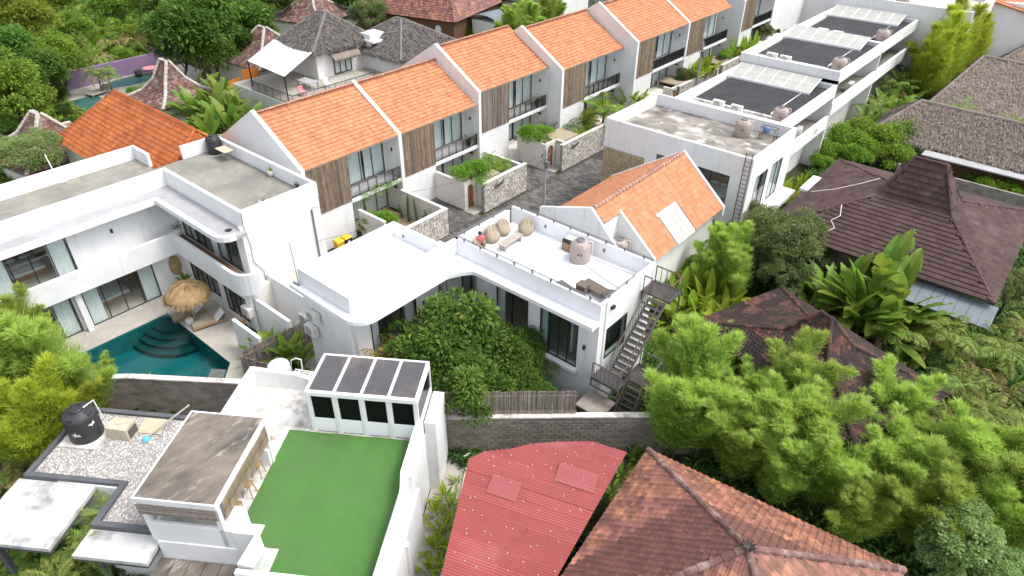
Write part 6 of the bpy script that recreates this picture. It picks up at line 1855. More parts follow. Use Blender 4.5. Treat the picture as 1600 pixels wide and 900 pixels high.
# ------------------------------------------------------------------ water tanks
def strokes_logo(F, pts, mat, parent, name):
    b = MB(F)
    for q in pts:
        b.add([(x, y, 0) for x, y in q] + [(x, y, 0.008) for x, y in q], [tuple(range(len(q))), tuple(range(2 * len(q) - 1, len(q) - 1, -1))] + [(i, (i + 1) % len(q), len(q) + (i + 1) % len(q), len(q) + i) for i in range(len(q))])
    return b.build(name, mat, parent)
FAN = [[(-.02, 0), (.0, .16), (.03, .0)], [(-.10, .10), (-.15, .0), (-.11, -.06), (-.03, -.03), (-.09, .0)], [(.10, .06), (.15, -.02), (.09, -.08), (.0, -.07), (.08, -.02)]]
def tank(x, y, z, label, r=0.52, h=1.15, body='tank_pink', lid='metal_grey', group='water tanks on the roofs', face=None, n=28, pipe=True, logo=True):
    T = thing('water_tank', label, 'water tank', (x, y, z), group)
    b = MB(); b.lathe([(r * .97, 0), (r, .03), (r, h * .78), (r * .99, h * .80), (r * .93, h * .84), (r * .80, h * .93), (r * .42, h * .985), (r * .40, h)], (x, y, z), n)
    b.build('body', body, T, smooth=True)
    for k in range(4):
        an = 0.6 + k * math.pi / 2
        F = basis(np.array((x, y, z)), np.array((math.cos(an), math.sin(an), 0)), np.array((-math.sin(an), math.cos(an), 0)), np.array((0, 0, 1.0)))
        MB(F).hexa([(r * .52, -.13, h * .86), (r * .93, -.16, h * .80), (r * .93, .16, h * .80), (r * .52, .13, h * .86), (r * .52, -.11, h * .97), (r * .86, -.12, h * .93), (r * .86, .12, h * .93), (r * .52, .11, h * .97)]).build('shoulder_lug', body, T)
    b = MB(); b.lathe([(r * .42, h * .985), (r * .42, h * 1.03), (r * .34, h * 1.06), (r * .33, h * 1.03), (r * .1, h * 1.035)], (x, y, z), 20); b.build('lid', lid, T)
    a = math.atan2(-y, -x) if face is None else face
    d = np.array((math.cos(a), math.sin(a), 0)); s = np.array((-math.sin(a), math.cos(a), 0))
    if logo:
        F = basis(np.array((x, y, z)) + d * (r + 0.002) + np.array((0, 0, h * .52)), s, np.array((0, 0, 1.0)), d)
        strokes_logo(F, FAN, 'print_dark' if body != 'tank_black' else 'print_white', T, 'emblem')
    if pipe:
        p = np.array((x, y, z)) + s * (r + .09)
        b = MB(); b.tube([tuple(p + (0, 0, .08)), tuple(p + np.array((0, 0, h * .95))), tuple(p - s * .2 + np.array((0, 0, h * 1.0)))], 0.022, 6); b.tube([tuple(p + (0, 0, .1)), tuple(p - s * .12 + np.array((0, 0, .1)))], 0.03, 6); b.build('pipe', 'pvc_white', T)
    return T
tank(-17.35, 26.35, 6.3, 'pinkish beige water tank on the white roof terrace', 0.55, 1.22)
tank(-18.1, 48.0, 6.6, 'pinkish beige water tank on the weathered concrete roof', 0.58, 1.25)
tank(-16.95, 52.1, 6.65, 'pinkish beige water tank on the charcoal roof next to the concrete one', 0.58, 1.3)
tank(-17.0, 64.5, 7.75, 'pinkish beige water tank on the middle charcoal roof', 0.62, 1.3)
tank(-17.1, 77.3, 7.75, 'pinkish beige water tank on the farthest charcoal roof', 0.64, 1.3)
tank(-19.1, 90.6, 8.95, 'pinkish beige water tank on the white block at the top edge', 0.7, 1.4)
o = MB().box(-18.4, -15.9, 29.9, 31.9, 3.0, 4.3).build('flat_roof_annex', 'pale_wall'); tag(o, 'small flat roof annex holding a tank beside the orange gable', 'annex')
tank(-17.55, 30.85, 4.3, 'pinkish beige water tank in the notch of the orange gable roof', 0.5, 1.2)
tank(-44.5, 20.75, 6.6, 'black water tank on the pool villa roof', 0.5, 1.25, 'tank_black', 'tank_black', logo=False)
tank(-15.9, 76.9, 0.3, 'black water tank beside the bamboo pole pile', 0.65, 1.5, 'tank_black', 'tank_black', logo=False, pipe=False)
tank(-71.2, 67.1, 1.0, 'tall white cylinder tank in front of the orange boards, left one', 0.6, 2.6, 'tank_white', 'tank_white', logo=False, pipe=False)
tank(-69.0, 66.7, 0.6, 'tall white cylinder tank in front of the orange boards, right one', 0.7, 2.6, 'tank_white', 'tank_white', logo=False, pipe=False)
def bl(a, c, z=0.0):
    q = BF @ np.array((a, c, z, 1.0)); return tuple(q[:3])
# big black tank on the gravel roof
q = bl(-8.85, 1.15, 3.42)
T = tank(*q, 'large black water tank with white emblems on the gravel roof', 0.68, 1.5, 'tank_black', 'tank_black', 'water tanks on the roofs', logo=False, pipe=False)
d_ = np.array((-q[0], -q[1], 0)); d_ /= np.linalg.norm(d_); s_ = np.array((-d_[1], d_[0], 0))
def on_tank(an, zz, pts, nm):
    dd = d_ * math.cos(an) + s_ * math.sin(an); ss = np.array((-dd[1], dd[0], 0))
    strokes_logo(basis(np.array(q) + dd * 0.69 + np.array((0, 0, zz)), ss, np.array((0, 0, 1.0)), dd), pts, 'print_white', T, nm)
on_tank(0.42, 0.92, [[(-.16, .02), (-.06, .06), (-.0, .02), (.05, .06), (.12, .14), (.12, .0), (.16, -.04), (.04, -.02), (-.0, -.12), (-.06, -.02)]], 'bow_emblem')
on_tank(-0.62, 0.62, [[(-.04, .02), (-.02, .16), (.02, .02)], [(-.14, .08), (-.10, .0), (.0, -.02), (-.06, .03)], [(.02, .0), (.12, .02), (.16, .0), (.04, -.03)], [(-.14, -.05), (.18, -.06), (.16, -.09), (-.1, -.08)]], 'fan_emblem')
b = MB(); b.tube([tuple(np.array(q) + s_ * .2 + d_ * .1 + np.array((0, 0, 1.5))), tuple(np.array(q) + s_ * .72 + np.array((0, 0, 1.6))), tuple(np.array(q) + s_ * .80 + d_ * .05 + np.array((0, 0, .1)))], 0.03, 6); b.build('pipe', 'pvc_white', T)
b = MB(); b.lathe([(0.12, 0), (.12, .1), (.05, .16)], tuple(np.array(q) - d_ * .35 + np.array((0, 0, 1.42))), 10); b.build('cap', 'tank_black', T)
o = MB(BF).box(-9.7, -8.0, .35, 1.95, 3.29, 3.42).build('tank_slab', 'concrete_patchy'); tag(o, 'square concrete slab under the large black tank', 'slab')
T = thing('plastic_container', 'old yellowed plastic container lying on the gravel roof', 'container', bl(-7.4, .95, 3.3))
F = BF @ np.array(Matrix.Translation((-7.35, .85, 3.30)) @ Matrix.Rotation(0.05, 4, 'Z'))
bdy = MB(F)
bdy.hexa([(-.62, -.36, 0), (.5, -.38, 0), (.5, .38, 0), (-.62, .36, 0), (-.5, -.34, .62), (.46, -.36, .62), (.46, .36, .62), (-.5, .34, .62)]); bdy.build('body', 'old_plastic', T)
MB(F).hexa([(.5, -.28, .08), (.52, -.28, .08), (.52, .28, .08), (.5, .28, .08), (.485, -.26, .5), (.5, -.26, .5), (.5, .26, .5), (.485, .26, .5)]).build('open_end', 'interior_dark', T)
b = MB(F); b.lathe([(0.08, .62), (.08, .68), (.03, .69)], (-.1, 0, 0), 12); b.build('cap', 'old_plastic', T)
T = thing('wooden_board', 'pale yellowed board lying behind the plastic container', 'board', bl(-6.6, .1, 3.3))
MB(BF).hexa([(-7.0, -.15, 3.31), (-5.9, -.15, 3.31), (-5.7, .75, 3.31), (-6.8, .75, 3.31), (-7.0, -.15, 3.35), (-5.9, -.15, 3.35), (-5.7, .75, 3.35), (-6.8, .75, 3.35)]).build('plank', 'old_plastic', T)
T = thing('broom', 'long white pole with a cyan cloth head on the gravel roof', 'mop', bl(-5.8, .5, 3.3))
b = MB(BF); b.tube([(-4.9, -0.6, 3.95), (-6.15, 1.0, 3.4)], 0.045, 6); b.build('pole', 'wood_pale', T)
b = MB(BF); b.lathe([(.05, .14), (.14, .1), (.2, .02), (.18, 0)], (-6.2, 1.05, 3.30), 9); b.build('cloth_head', 'cyan_cloth', T)
# white and blue tank beside the glass room
q = bl(-1.6, -3.05, 3.6)
T = thing('water_tank', 'white water tank with blue printed band beside the glass room', 'water tank', q)
b = MB(); b.lathe([(.5, 0), (.53, .03), (.52, .30), (.535, .33), (.52, .36), (.52, .62), (.535, .65), (.52, .68), (.52, .92), (.46, 1.0), (.2, 1.06)], q, 28); b.build('body', 'tank_white', T, smooth=True)
b = MB(); b.lathe([(.541, .10), (.541, .27)], q, 28); b.f = b.f[:-2]; b.t = b.t[:-2]; b.build('blue_band', 'tank_blue', T)
b = MB(); b.lathe([(.24, 1.05), (.24, 1.1), (.15, 1.14)], q, 16); b.build('lid', 'tank_white', T)
o = MB(BF).box(-2.3, -0.9, -3.7, -2.72, -0.02, 3.6).build('tank_plinth', 'white_paint'); tag(o, 'white plinth carrying the white and blue tank', 'plinth')
T = thing('pipe_rack', 'white plastic pipe rack between the tank and the glass room', 'pipes', bl(0.2, -3, 3.6))
b = MB(BF)
for k in range(4): b.tube([(-0.9, -2.75 - .16 * k, 4.25 - 0.02 * k), (1.0, -2.75 - .16 * k, 4.05 - .02 * k)], 0.035, 6)
for a in (-.7, -.1, .6): b.tube([(a, -2.7, 4.2), (a, -3.3, 4.1)], 0.03, 6)
b.tube([(-0.95, -2.95, 4.3), (-.85, -2.95, 5.0), (-.6, -2.95, 5.15), (-.35, -2.95, 5.1), (-.4, -2.95, 4.2)], 0.03, 6)
b.tube([(-.5, -3.1, 4.1), (-.5, -3.1, 3.0)], .04, 6); b.build('pipes', 'pvc_white', T)

# ------------------------------------------------------------------ air conditioner units
def ac(x, y, z, label, rz=0.0, group='outdoor air conditioner units', s=1.0):
    T = thing('air_conditioner', label, 'air conditioner', (x, y, z), group, rz)
    F = np.array(Matrix.LocRotScale(Vector((x, y, z)), T.rotation_euler, Vector((s, s, s))))
    MB(F).box(-.42, .42, -.15, .15, .06, .64).build('casing', 'ac_white', T)
    g = MB(F)
    for r0, r1 in ((.05, .09), (.13, .15), (.19, .21), (.24, .26)):
        n = 18
        for k in range(n):
            a0, a1 = 2 * math.pi * k / n, 2 * math.pi * (k + 1) / n
            P_ = lambda r, a, y_: (-.1 + r * math.cos(a), y_, .35 + r * math.sin(a))
            g.quad(P_(r0, a0, -.162), P_(r0, a1, -.162), P_(r1, a1, -.162), P_(r1, a0, -.162))
    g.build('fan_grille', 'ac_white', T)
    b = MB(F); b.lathe([(.27, 0), (.27, .004)], (0, 0, 0), 20); b.v = [(-.1 + x_, -.151 - z_, .35 + y_) for x_, y_, z_ in b.v]; b.build('fan_opening', 'ac_grey', T)
    for sx in (-.3, .3): MB(F).box(sx - .05, sx + .05, -.18, .18, 0, .06).build('foot', 'ac_grey', T)
    return T
ac(-22.0, 52.0, 6.65, 'outdoor air conditioner on the charcoal roof by the concrete one, left of two', s=1.1)
ac(-20.4, 51.9, 6.65, 'outdoor air conditioner on the charcoal roof by the concrete one, right of two', s=1.1)
ac(-22.8, 63.9, 7.75, 'outdoor air conditioner on the middle charcoal roof, left of two', s=1.15)
ac(-21.5, 63.8, 7.75, 'outdoor air conditioner on the middle charcoal roof, right of two', s=1.15)
ac(-22.5, 76.0, 7.75, 'outdoor air conditioner on the farthest charcoal roof, left of two', s=1.15)
ac(-21.0, 75.9, 7.75, 'outdoor air conditioner on the farthest charcoal roof, right of two', s=1.15)
ac(-25.9, 14.93, 4.4, 'air conditioner hung high on the curved villa wing wall', s=1.0)
ac(-26.3, 14.93, 3.3, 'air conditioner hung lower on the curved villa wing wall', s=1.0)
ac(-16.55, 30.6, 4.3, 'air conditioner behind the tank in the gable notch', math.pi / 2, s=0.8)
ac(-30.0, 16.75, 1.2, 'beige air conditioner on the wall in the gap beside the pool villa', 0.0)
ac(-33.2, 14.95, 1.2, 'beige air conditioner on the pool villa corner under the balcony', 0.0)
ac(-16.6, 56.2, 4.4, 'white air conditioner on the balcony of the first charcoal roofed house', math.pi / 2, s=1.3)
ac(-16.6, 68.4, 5.2, 'white air conditioner on the balcony of the middle charcoal roofed house', math.pi / 2, s=1.3)

# ------------------------------------------------------------------ roof terrace furniture
def beanbag(x, y, z, rz, label, s=1.0, lean=0.18):
    T = thing('bean_bag', label, 'bean bag', (x, y, z), 'beige bean bags on the roof terrace', rz)
    b = MB(); n, k = 20, 12
    vs = []
    for i in range(k):
        t = i / (k - 1)
        r = 0.46 * (math.sin(math.pi * (0.16 + 0.80 * t)) ** 0.75) * (1 - .18 * t)
        zz = 0.82 * t
        for j in range(n):
            an = 2 * math.pi * j / n
            dent = 1 - 0.22 * max(0, math.cos(an)) * max(0, t - .35)
            wr = 1 + 0.03 * math.sin(an * 5 + t * 6)
            vs.append(((r * math.cos(an) * dent * wr - lean * t * t) * s, r * math.sin(an) * wr * s, (zz - 0.14 * max(0, math.cos(an)) * t) * s))
    fs = [(i * n + j, i * n + (j + 1) % n, (i + 1) * n + (j + 1) % n, (i + 1) * n + j) for i in range(k - 1) for j in range(n)] + [tuple(range(n - 1, -1, -1)), tuple(range((k - 1) * n, k * n))]
    F = np.array(Matrix.LocRotScale(Vector((x, y, z)), T.rotation_euler, None))
    b.F = F; b.add(vs, fs); b.build('sack', 'bean_fabric', T, smooth=True)
    m = MB(F)
    for q in range(4):
        an = -0.5 + q * 0.5
        m.tube([((-.16 - lean + .25 * math.cos(an) * .3) * s, .12 * math.sin(an * 2) * s, .80 * s), ((-lean + .10) * s, (.18 * (q - 1.5)) * s, .70 * s), ((-lean + .30) * s, (.22 * (q - 1.5)) * s, .52 * s)], [.035 * s, .03 * s, .012 * s], 5)
    m.build('seam_fold', 'bean_fabric', T, smooth=True)
beanbag(-22.25, 24.75, 6.3, -0.5, 'beige bean bag next to the seated person', 1.08)
beanbag(-22.3, 25.75, 6.3, -0.3, 'beige bean bag between another bean bag and the far parapet corner', 1.05)
beanbag(-21.35, 26.65, 6.3, -1.0, 'beige bean bag alone by the far parapet', 1.08)
beanbag(-21.85, 23.15, 6.3, 0.6, 'beige bean bag half hidden behind the near roof rail', 0.95)
T = thing('wooden_bench', 'low weathered plank bench in front of the bean bags', 'bench', (-21.2, 25.0, 6.3), None, math.radians(92))
F = np.array(Matrix.LocRotScale(Vector((-21.15, 25.05, 6.3)), T.rotation_euler, None))
for k in range(3): MB(F).box(-.85, .85, -.26 + k * .175, -.26 + k * .175 + .168, .36, .41, ).build('seat_plank', 'wood_pale', T)
for sx in (-.68, .68): MB(F).box(sx - .04, sx + .04, -.22, .22, 0, .36).build('leg', 'wood_pale', T)
T = thing('crate_box', 'dark framed box with orange brown front beside the terrace tank', 'crate', (-18.35, 26.85, 6.3))
MB().box(-18.75, -18.02, 26.62, 27.2, 6.3, 6.95).build('frame', 'metal_black', T)
MB().box(-18.70, -18.10, 26.60, 26.619, 6.36, 6.78).build('front_panel', 'wood_tan', T)
MB().box(-18.70, -17.6, 26.75, 27.25, 6.951, 6.99).build('lid_board', 'ac_white', T)
def rlounger(x, y, rz, label, back=0.0):
    T = thing('rattan_lounger', label, 'lounger', (x, y, 6.3), 'dark rattan loungers on the roof terrace', rz)
    F = np.array(Matrix.LocRotScale(Vector((x, y, 6.3)), T.rotation_euler, None))
    for k in range(9):
        a = -1.0 + k * 0.15
        MB(F).box(a, a + .14, -.33, .33, .28, .32).build('seat_slat', 'rattan', T)
    for k in range(5):
        a = .36 + k * .14; za = .30 + back * k * .14; zb = .30 + back * (k + 1) * .14
        if back == 0 or k < 5: MB(F).hexa([(a, -.33, za), (a + .13, -.33, zb), (a + .13, .33, zb), (a, .33, za), (a, -.33, za + .03), (a + .13, -.33, zb + .03), (a + .13, .33, zb + .03), (a, .33, za + .03)]).build('back_slat', 'rattan', T)
    for sy in (-1, 1): MB(F).box(-1.0, 1.05, .33 * sy - .03, .33 * sy + .03, .20, .30).build('side_rail', 'rattan', T)
    for sx in (-.9, .95):
        for sy in (-.3, .3): MB(F).box(sx - .03, sx + .03, sy - .03, sy + .03, 0, .2).build('leg', 'rattan', T)
rlounger(-15.75, 23.25, math.radians(-12), 'dark rattan lounger nearer the front roof rail')
rlounger(-14.75, 24.35, math.radians(-8), 'dark rattan lounger beside the wicker chest, its back raised', 0.45)
T = thing('wicker_chest', 'square dark wicker chest between the two rattan loungers', 'chest', (-15.45, 23.95, 6.3))
for k in range(8): MB().box(-15.72 + .004 * (k % 2), -15.18 - .004 * (k % 2), 23.72 + .004 * (k % 2), 24.2 - .004 * (k % 2), 6.3 + k * .058, 6.3 + k * .058 + .055).build('woven_band', 'rattan', T)
MB().box(-15.74, -15.16, 23.70, 24.22, 6.765, 6.81).build('lid', 'rattan', T)
b = MB(); b.tube([(-16.8, 26.1, 6.34), (-15.0, 25.6, 6.34), (-13.7, 25.3, 6.34)], 0.03, 6); b.tube([(-16.7, 26.9, 6.34), (-14.0, 27.0, 6.34)], 0.03, 6); o = b.build('floor_pipes', 'ac_white'); tag(o, 'grey pipes lying on the terrace floor by the tank', 'pipes')

# seated person on the roof terrace
def skin_body(name, chains, mat, parent, sub=2):
    me = bpy.data.meshes.new(name)
    vs, es, rs = [], [], []
    idx = {}
    for ch in chains:
        prev = None
        for (p, r) in ch:
            key = tuple(round(c, 4) for c in p)
            if key not in idx:
                idx[key] = len(vs); vs.append(p); rs.append(r)
            if prev is not None and prev != idx[key]: es.append((prev, idx[key]))
            prev = idx[key]
    me.from_pydata(vs, es, [])
    me.materials.append(M[mat])
    o = bpy.data.objects.new(name, me); COL.objects.link(o)
    o.parent = parent
    o.modifiers.new('skin', 'SKIN')
    me.skin_vertices.new() if False else None
    if not me.skin_vertices:
        bm_ok = False
    for i, r in enumerate(rs):
        me.skin_vertices[0].data[i].radius = (r, r)
    me.skin_vertices[0].data[0].use_root = True
    s = o.modifiers.new('sub', 'SUBSURF'); s.levels = sub; s.render_levels = sub
    return o
PE = thing('person', 'person in a pink shirt sitting on the roof terrace beside the bean bags', 'person', (-22.45, 23.95, 6.3), None, math.radians(-35)); PE["_local"] = 1
pel = (0, 0, .12)
chest, neck, headb, headt = (-.04, 0, .46), (-.02, 0, .60), (.02, 0, .68), (.03, 0, .80)
def limb(*pts): return list(pts)
def ensure_skin():
    me = bpy.data.meshes.new('tmp'); return me
try:
    def add_skin(name, chains, mat, parent):
        import bmesh
        bm = bmesh.new()
        lay = bm.verts.layers.skin.verify()
        idx = {}
        for ch in chains:
            pv_ = None
            for (p, r) in ch:
                k = tuple(round(c, 4) for c in p)
                if k not in idx:
                    v = bm.verts.new(p); v[lay].radius = (r, r); idx[k] = v
                    if len(idx) == 1: v[lay].use_root = True
                v = idx[k]
                if pv_ is not None and pv_ is not v and not bm.edges.get((pv_, v)): bm.edges.new((pv_, v))
                pv_ = v
        me = bpy.data.meshes.new(name); bm.to_mesh(me); bm.free()
        me.materials.append(M[mat])
        o = bpy.data.objects.new(name, me); COL.objects.link(o); o.parent = parent
        o.modifiers.new('skin', 'SKIN').use_smooth_shade = True
        s = o.modifiers.new('sub', 'SUBSURF'); s.levels = 2; s.render_levels = 2
        return o
    arms = []
    for sg in (-1, 1):
        arms.append([(chest, .13), ((-.02, .17 * sg, .52), .06), ((.10, .25 * sg, .34), .045), ((.30, .12 * sg, .34), .035), ((.36, .08 * sg, .36), .032)])
        for f in range(4): arms.append([((.36, .08 * sg, .36), .032), ((.40, (.075 + .02 * (f - 1.5)) * sg, .385), .010), ((.435, (.06 + .018 * (f - 1.5)) * sg, .37), .009)])
        arms.append([((.36, .08 * sg, .36), .032), ((.375, .045 * sg, .40), .010), ((.40, .03 * sg, .41), .009)])
    legs = [[(pel, .15), ((.10, .11 * sg, .11), .10), ((.46, .24 * sg, .22), .065), ((.36, -.05 * sg, .05), .045), ((.44, -.14 * sg, .04), .035)] for sg in (-1, 1)]
    add_skin('body', [[(pel, .15), ((-.03, 0, .28), .13), (chest, .13), (neck, .05), (headb, .08), (headt, .085)], *arms, *legs], 'skin', PE)
    add_skin('shirt', [[((0, 0, .16), .165), ((-.03, 0, .30), .15), (chest, .148), ((-.03, 0, .565), .07)]] + [[(chest, .148), ((-.02, .17 * sg, .52), .078), ((.05, .22 * sg, .41), .068)] for sg in (-1, 1)], 'shirt_pink', PE)
    add_skin('shorts', [[((0, 0, .12), .165), ((.10, .11 * sg, .115), .118), ((.34, .20 * sg, .19), .085)] for sg in (-1, 1)], 'shorts', PE)
    hb = MB(); hb.lathe([(.06, .70), (.10, .74), (.105, .80), (.09, .86), (.04, .895)], (.015, 0, 0), 14); hb.build('hair', 'hair', PE, smooth=True)
    fb = MB()
    fb.box(.098, .112, -.045, -.02, .765, .78); fb.box(.098, .112, .02, .045, .765, .78)
    fb.build('eyes', 'hair', PE)
    MB().hexa([(.09, -.012, .72), (.125, -.01, .72), (.125, .01, .72), (.09, .012, .72), (.095, -.008, .765), (.105, -.006, .765), (.105, .006, .765), (.095, .008, .765)]).build('nose', 'skin', PE)
except Exception as e:
    print('person', e); raise

# ------------------------------------------------------------------ pool deck furniture
UM = thing('thatch_parasol', 'round straw thatched parasol beside the pool', 'parasol', (-36.9, 13.25, 0.02))
MB().tube([(-36.9, 13.25, 0.02), (-36.9, 13.25, 2.75)], 0.05, 8).build('pole', 'wood_pale', UM)
b = MB(); b.lathe([(1.30, 1.85), (1.28, 2.05), (1.05, 2.38), (.6, 2.62), (.1, 2.74)], (-36.9, 13.25, 0), 24); dome = b.build('canopy', 'straw', UM, smooth=True)
k_ = 3600
an = rng.random(k_) * 6.283; tt = rng.random(k_) ** 0.7
rr_ = 0.1 + 1.15 * tt; zz = 2.76 - 0.30 * tt - 0.42 * tt ** 3
P_ = np.stack([-36.9 + rr_ * np.cos(an), 13.25 + rr_ * np.sin(an), zz], 1)
D_ = np.stack([np.cos(an), np.sin(an), -0.35 - 1.6 * tt ** 2], 1) + rng.normal(0, .15, (k_, 3))
me = leaf_mesh('straw_fringe', P_, D_, 0.25 + .35 * rng.random(k_), 0.03 + .03 * rng.random(k_), rng.random(k_), 'straw', 0.1)
o = obj_mesh('straw_fringe', me); o.parent = dome; o["kind"] = 'stuff'
def sunbed(x, y, rz, label):
    T = thing('sun_lounger', label, 'lounger', (x, y, 0.02), 'pale sun loungers beside the pool', rz)
    F = np.array(Matrix.LocRotScale(Vector((x, y, 0.02)), T.rotation_euler, None))
    MB(F).box(-1.0, .3, -.32, .32, .22, .30).build('cushion', 'bean_fabric', T)
    MB(F).hexa([(.3, -.32, .22), (.36, -.32, .2), (.36, .32, .2), (.3, .32, .22), (.85, -.32, .72), (.92, -.32, .68), (.92, .32, .68), (.85, .32, .72)]).build('backrest', 'linen', T)
    for sy in (-1, 1): MB(F).box(-1.02, 1.0, .34 * sy - .03, .34 * sy + .03, .14, .22).build('side_rail', 'wood_tan', T)
    for sx in (-.9, .9):
        for sy in (-.3, .3): MB(F).box(sx - .04, sx + .04, sy - .04, sy + .04, 0, .14).build('leg', 'wood_tan', T)
sunbed(-35.85, 13.65, math.radians(75), 'sun lounger with raised white backrest beside the straw parasol')
sunbed(-37.6, 13.25, math.radians(75), 'sun lounger half hidden under the straw parasol')
b = MB(); b.lathe([(.2, 0), (.24, .1), (.24, .38), (.2, .42)], (-36.75, 12.85, 0.02), 14); o = b.build('side_stool', 'pot_white', smooth=True); tag(o, 'small round white stool between the sun loungers', 'stool')
T = thing('driftwood_planter', 'black pot with brown branches against the pool villa wall', 'planter', (-33.6, 14.75, 0.02))
b = MB(); b.lathe([(.18, 0), (.26, .2), (.24, .5), (.2, .52)], (-33.5, 14.6, 0.02), 12); b.build('pot', 'pot_dark', T)
for k in range(7):
    a = k * .9
    MB().tube([(-33.5, 14.6, .5), (-33.5 + .25 * math.cos(a), 14.6 + .2 * math.sin(a), .95), (-33.5 + .6 * math.cos(a), 14.6 + .35 * math.sin(a), 1.3 + .1 * (k % 3))], [.05, .035, .012], 5).build('branch', 'wood_tan', T)
b = MB(); b.lathe([(.22, 0), (.3, .2), (.22, .42)], (-32.7, 14.5, 0.02), 10); o = b.build('dark_pot', 'pot_dark'); tag(o, 'low dark pot at the foot of the white court wall', 'pot')

# ------------------------------------------------------------------ pool villa roof things
T = thing('folding_table', 'small cream folding table beside the black roof tank', 'table', (-43.0, 20.7, 6.6))
MB().box(-43.55, -42.35, 20.3, 21.0, 7.28, 7.33).build('top', 'old_plastic', T)
for x in (-43.4, -42.5): b = MB(); b.tube([(x, 20.35, 6.6), (x, 20.95, 7.28)], .02, 5); b.tube([(x, 20.95, 6.6), (x, 20.35, 7.28)], .02, 5); b.build('leg_frame', 'metal_grey', T)
# ------------------------------------------------------------------ waste bins
def bin_(x, y, lid, label, s=1.0, grp='waste bins'):
    T = thing('waste_bin', label, 'bin', (x, y, 0), grp)
    MB().hexa([(x - .22 * s, y - .25 * s, .06), (x + .22 * s, y - .25 * s, .06), (x + .22 * s, y + .25 * s, .06), (x - .22 * s, y + .25 * s, .06), (x - .28 * s, y - .3 * s, .95 * s), (x + .28 * s, y - .3 * s, .95 * s), (x + .28 * s, y + .3 * s, .95 * s), (x - .28 * s, y + .3 * s, .95 * s)]).build('body', lid[0], T)
    MB().hexa([(x - .3 * s, y - .32 * s, .95 * s), (x + .3 * s, y - .32 * s, .95 * s), (x + .3 * s, y + .32 * s, .95 * s), (x - .3 * s, y + .32 * s, .95 * s), (x - .26 * s, y - .28 * s, 1.06 * s), (x + .22 * s, y - .28 * s, 1.02 * s), (x + .22 * s, y + .28 * s, 1.02 * s), (x - .26 * s, y + .28 * s, 1.06 * s)]).build('lid', lid[1], T)
    for sy in (-.2, .2): MB().tube([(x - .25 * s, y + sy * s - .04, .09), (x - .25 * s, y + sy * s + .04, .09)], .09, 8).build('wheel', 'metal_black', T)
    if lid[0] == 'metal_black': MB().box(x + .272 * s, x + .285 * s, y - .1, y + .08, .62 * s, .78 * s).build('label_plate', 'print_white', T)
bin_(-36.6, 24.25, ('yellow_plastic', 'yellow_plastic'), 'yellow waste bin at the foot of the first townhouse')
bin_(-36.6, 24.95, ('metal_black', 'yellow_plastic'), 'black waste bin with yellow lid at the foot of the first townhouse')
bin_(-30.6, 93.6, ('blue_plastic', 'yellow_plastic'), 'blue waste bin with yellow lid at the far end of the lane', 1.3)
bin_(-30.4, 94.7, ('yellow_plastic', 'yellow_plastic'), 'yellow waste bin at the far end of the lane', 1.3)
# wooden chair in the parking bay
T = thing('wooden_chair', 'wooden chair in the paved bay beside the cream side wall', 'chair', (-36.6, 42.2, 0))
MB().box(-36.9, -36.35, 41.9, 42.45, .42, .47).build('seat', 'wood_tan', T); MB().box(-36.94, -36.9, 41.9, 42.45, .47, 1.0).build('backrest', 'wood_tan', T)
for x in (-36.86, -36.4):
    for y in (41.95, 42.4): MB().box(x - .03, x + .03, y - .03, y + .03, 0, .42).build('leg', 'wood_tan', T)
# laundry rack on the concrete roof
T = thing('metal_rack', 'black metal rack with blue cloth bundle on the concrete roof', 'rack', (-16.4, 48.6, 6.6))
b = MB()
for y in (48.3, 48.9): b.tube([(-16.9, y, 6.6), (-16.9, y, 7.5), (-15.8, y, 7.5), (-15.8, y, 6.6)], .025, 5)
for z in (6.9, 7.5): b.tube([(-16.9, 48.3, z), (-16.9, 48.9, z)], .025, 5); b.tube([(-15.8, 48.3, z), (-15.8, 48.9, z)], .025, 5)
b.build('frame', 'metal_black', T)
b = MB(); b.lathe([(.05, 0), (.25, .08), (.28, .3), (.15, .5)], (-16.55, 48.55, 7.05), 10); b.build('cloth_bundle', 'tank_blue', T, smooth=True)

# ------------------------------------------------------------------ poles, wires, cables
def pole(x, y, h, label):
    T = thing('utility_pole', label, 'pole', (x, y, 0), 'utility poles along the lane')
    MB().tube([(x, y, 0), (x, y, h)], [.14, .09], 10).build('shaft', 'pole_concrete', T)
    MB().box(x - .06, x + .06, y - .5, y + .5, h - .55, h - .45).build('cross_arm', 'metal_grey', T)
    for dy in (-.4, 0, .4):
        b = MB(); b.lathe([(.05, 0), (.07, .06), (.04, .16)], (x, y + dy, h - .45), 8); b.build('insulator', 'pot_dark', T)
    b = MB(); b.box(x + .1, x + .35, y - .15, y + .15, h - 1.5, h - 1.0); b.build('junction_box', 'metal_grey', T)
    b = MB()
    for k in range(6): b.tube([(x + .1 * math.cos(k), y + .12 * math.sin(k), h - .8), (x + .3 * math.cos(k), y + .3 * math.sin(k), h - 1.1), (x + .12 * math.cos(k + 1), y + .12, h - 1.4)], .018, 4)
    b.build('cable_coil', 'cable', T)
pole(-29.4, 38.9, 5.3, 'concrete utility pole standing in the paved lane')
pole(-31.6, 68.0, 7.2, 'farther concrete utility pole beside the charcoal roofs')
def wire(name, label, a, c, sag, r=0.012, mat='cable'):
    pts = []
    for i in range(13):
        t = i / 12
        p = Vector(a).lerp(Vector(c), t); p.z -= sag * 4 * t * (1 - t); pts.append(tuple(p))
    o = MB().tube(pts, r, 4).build(name, mat); tag(o, label, 'cable', 'overhead cables over the lane')
wire('overhead_cable', 'upper overhead cable from the utility pole to the pool villa wall', (-29.4, 38.5, 4.8), (-33.7, 20.8, 6.0), 0.5)
wire('overhead_cable', 'lower overhead cable from the utility pole to the pool villa wall', (-29.4, 38.9, 4.4), (-33.7, 20.9, 3.6), 0.6)
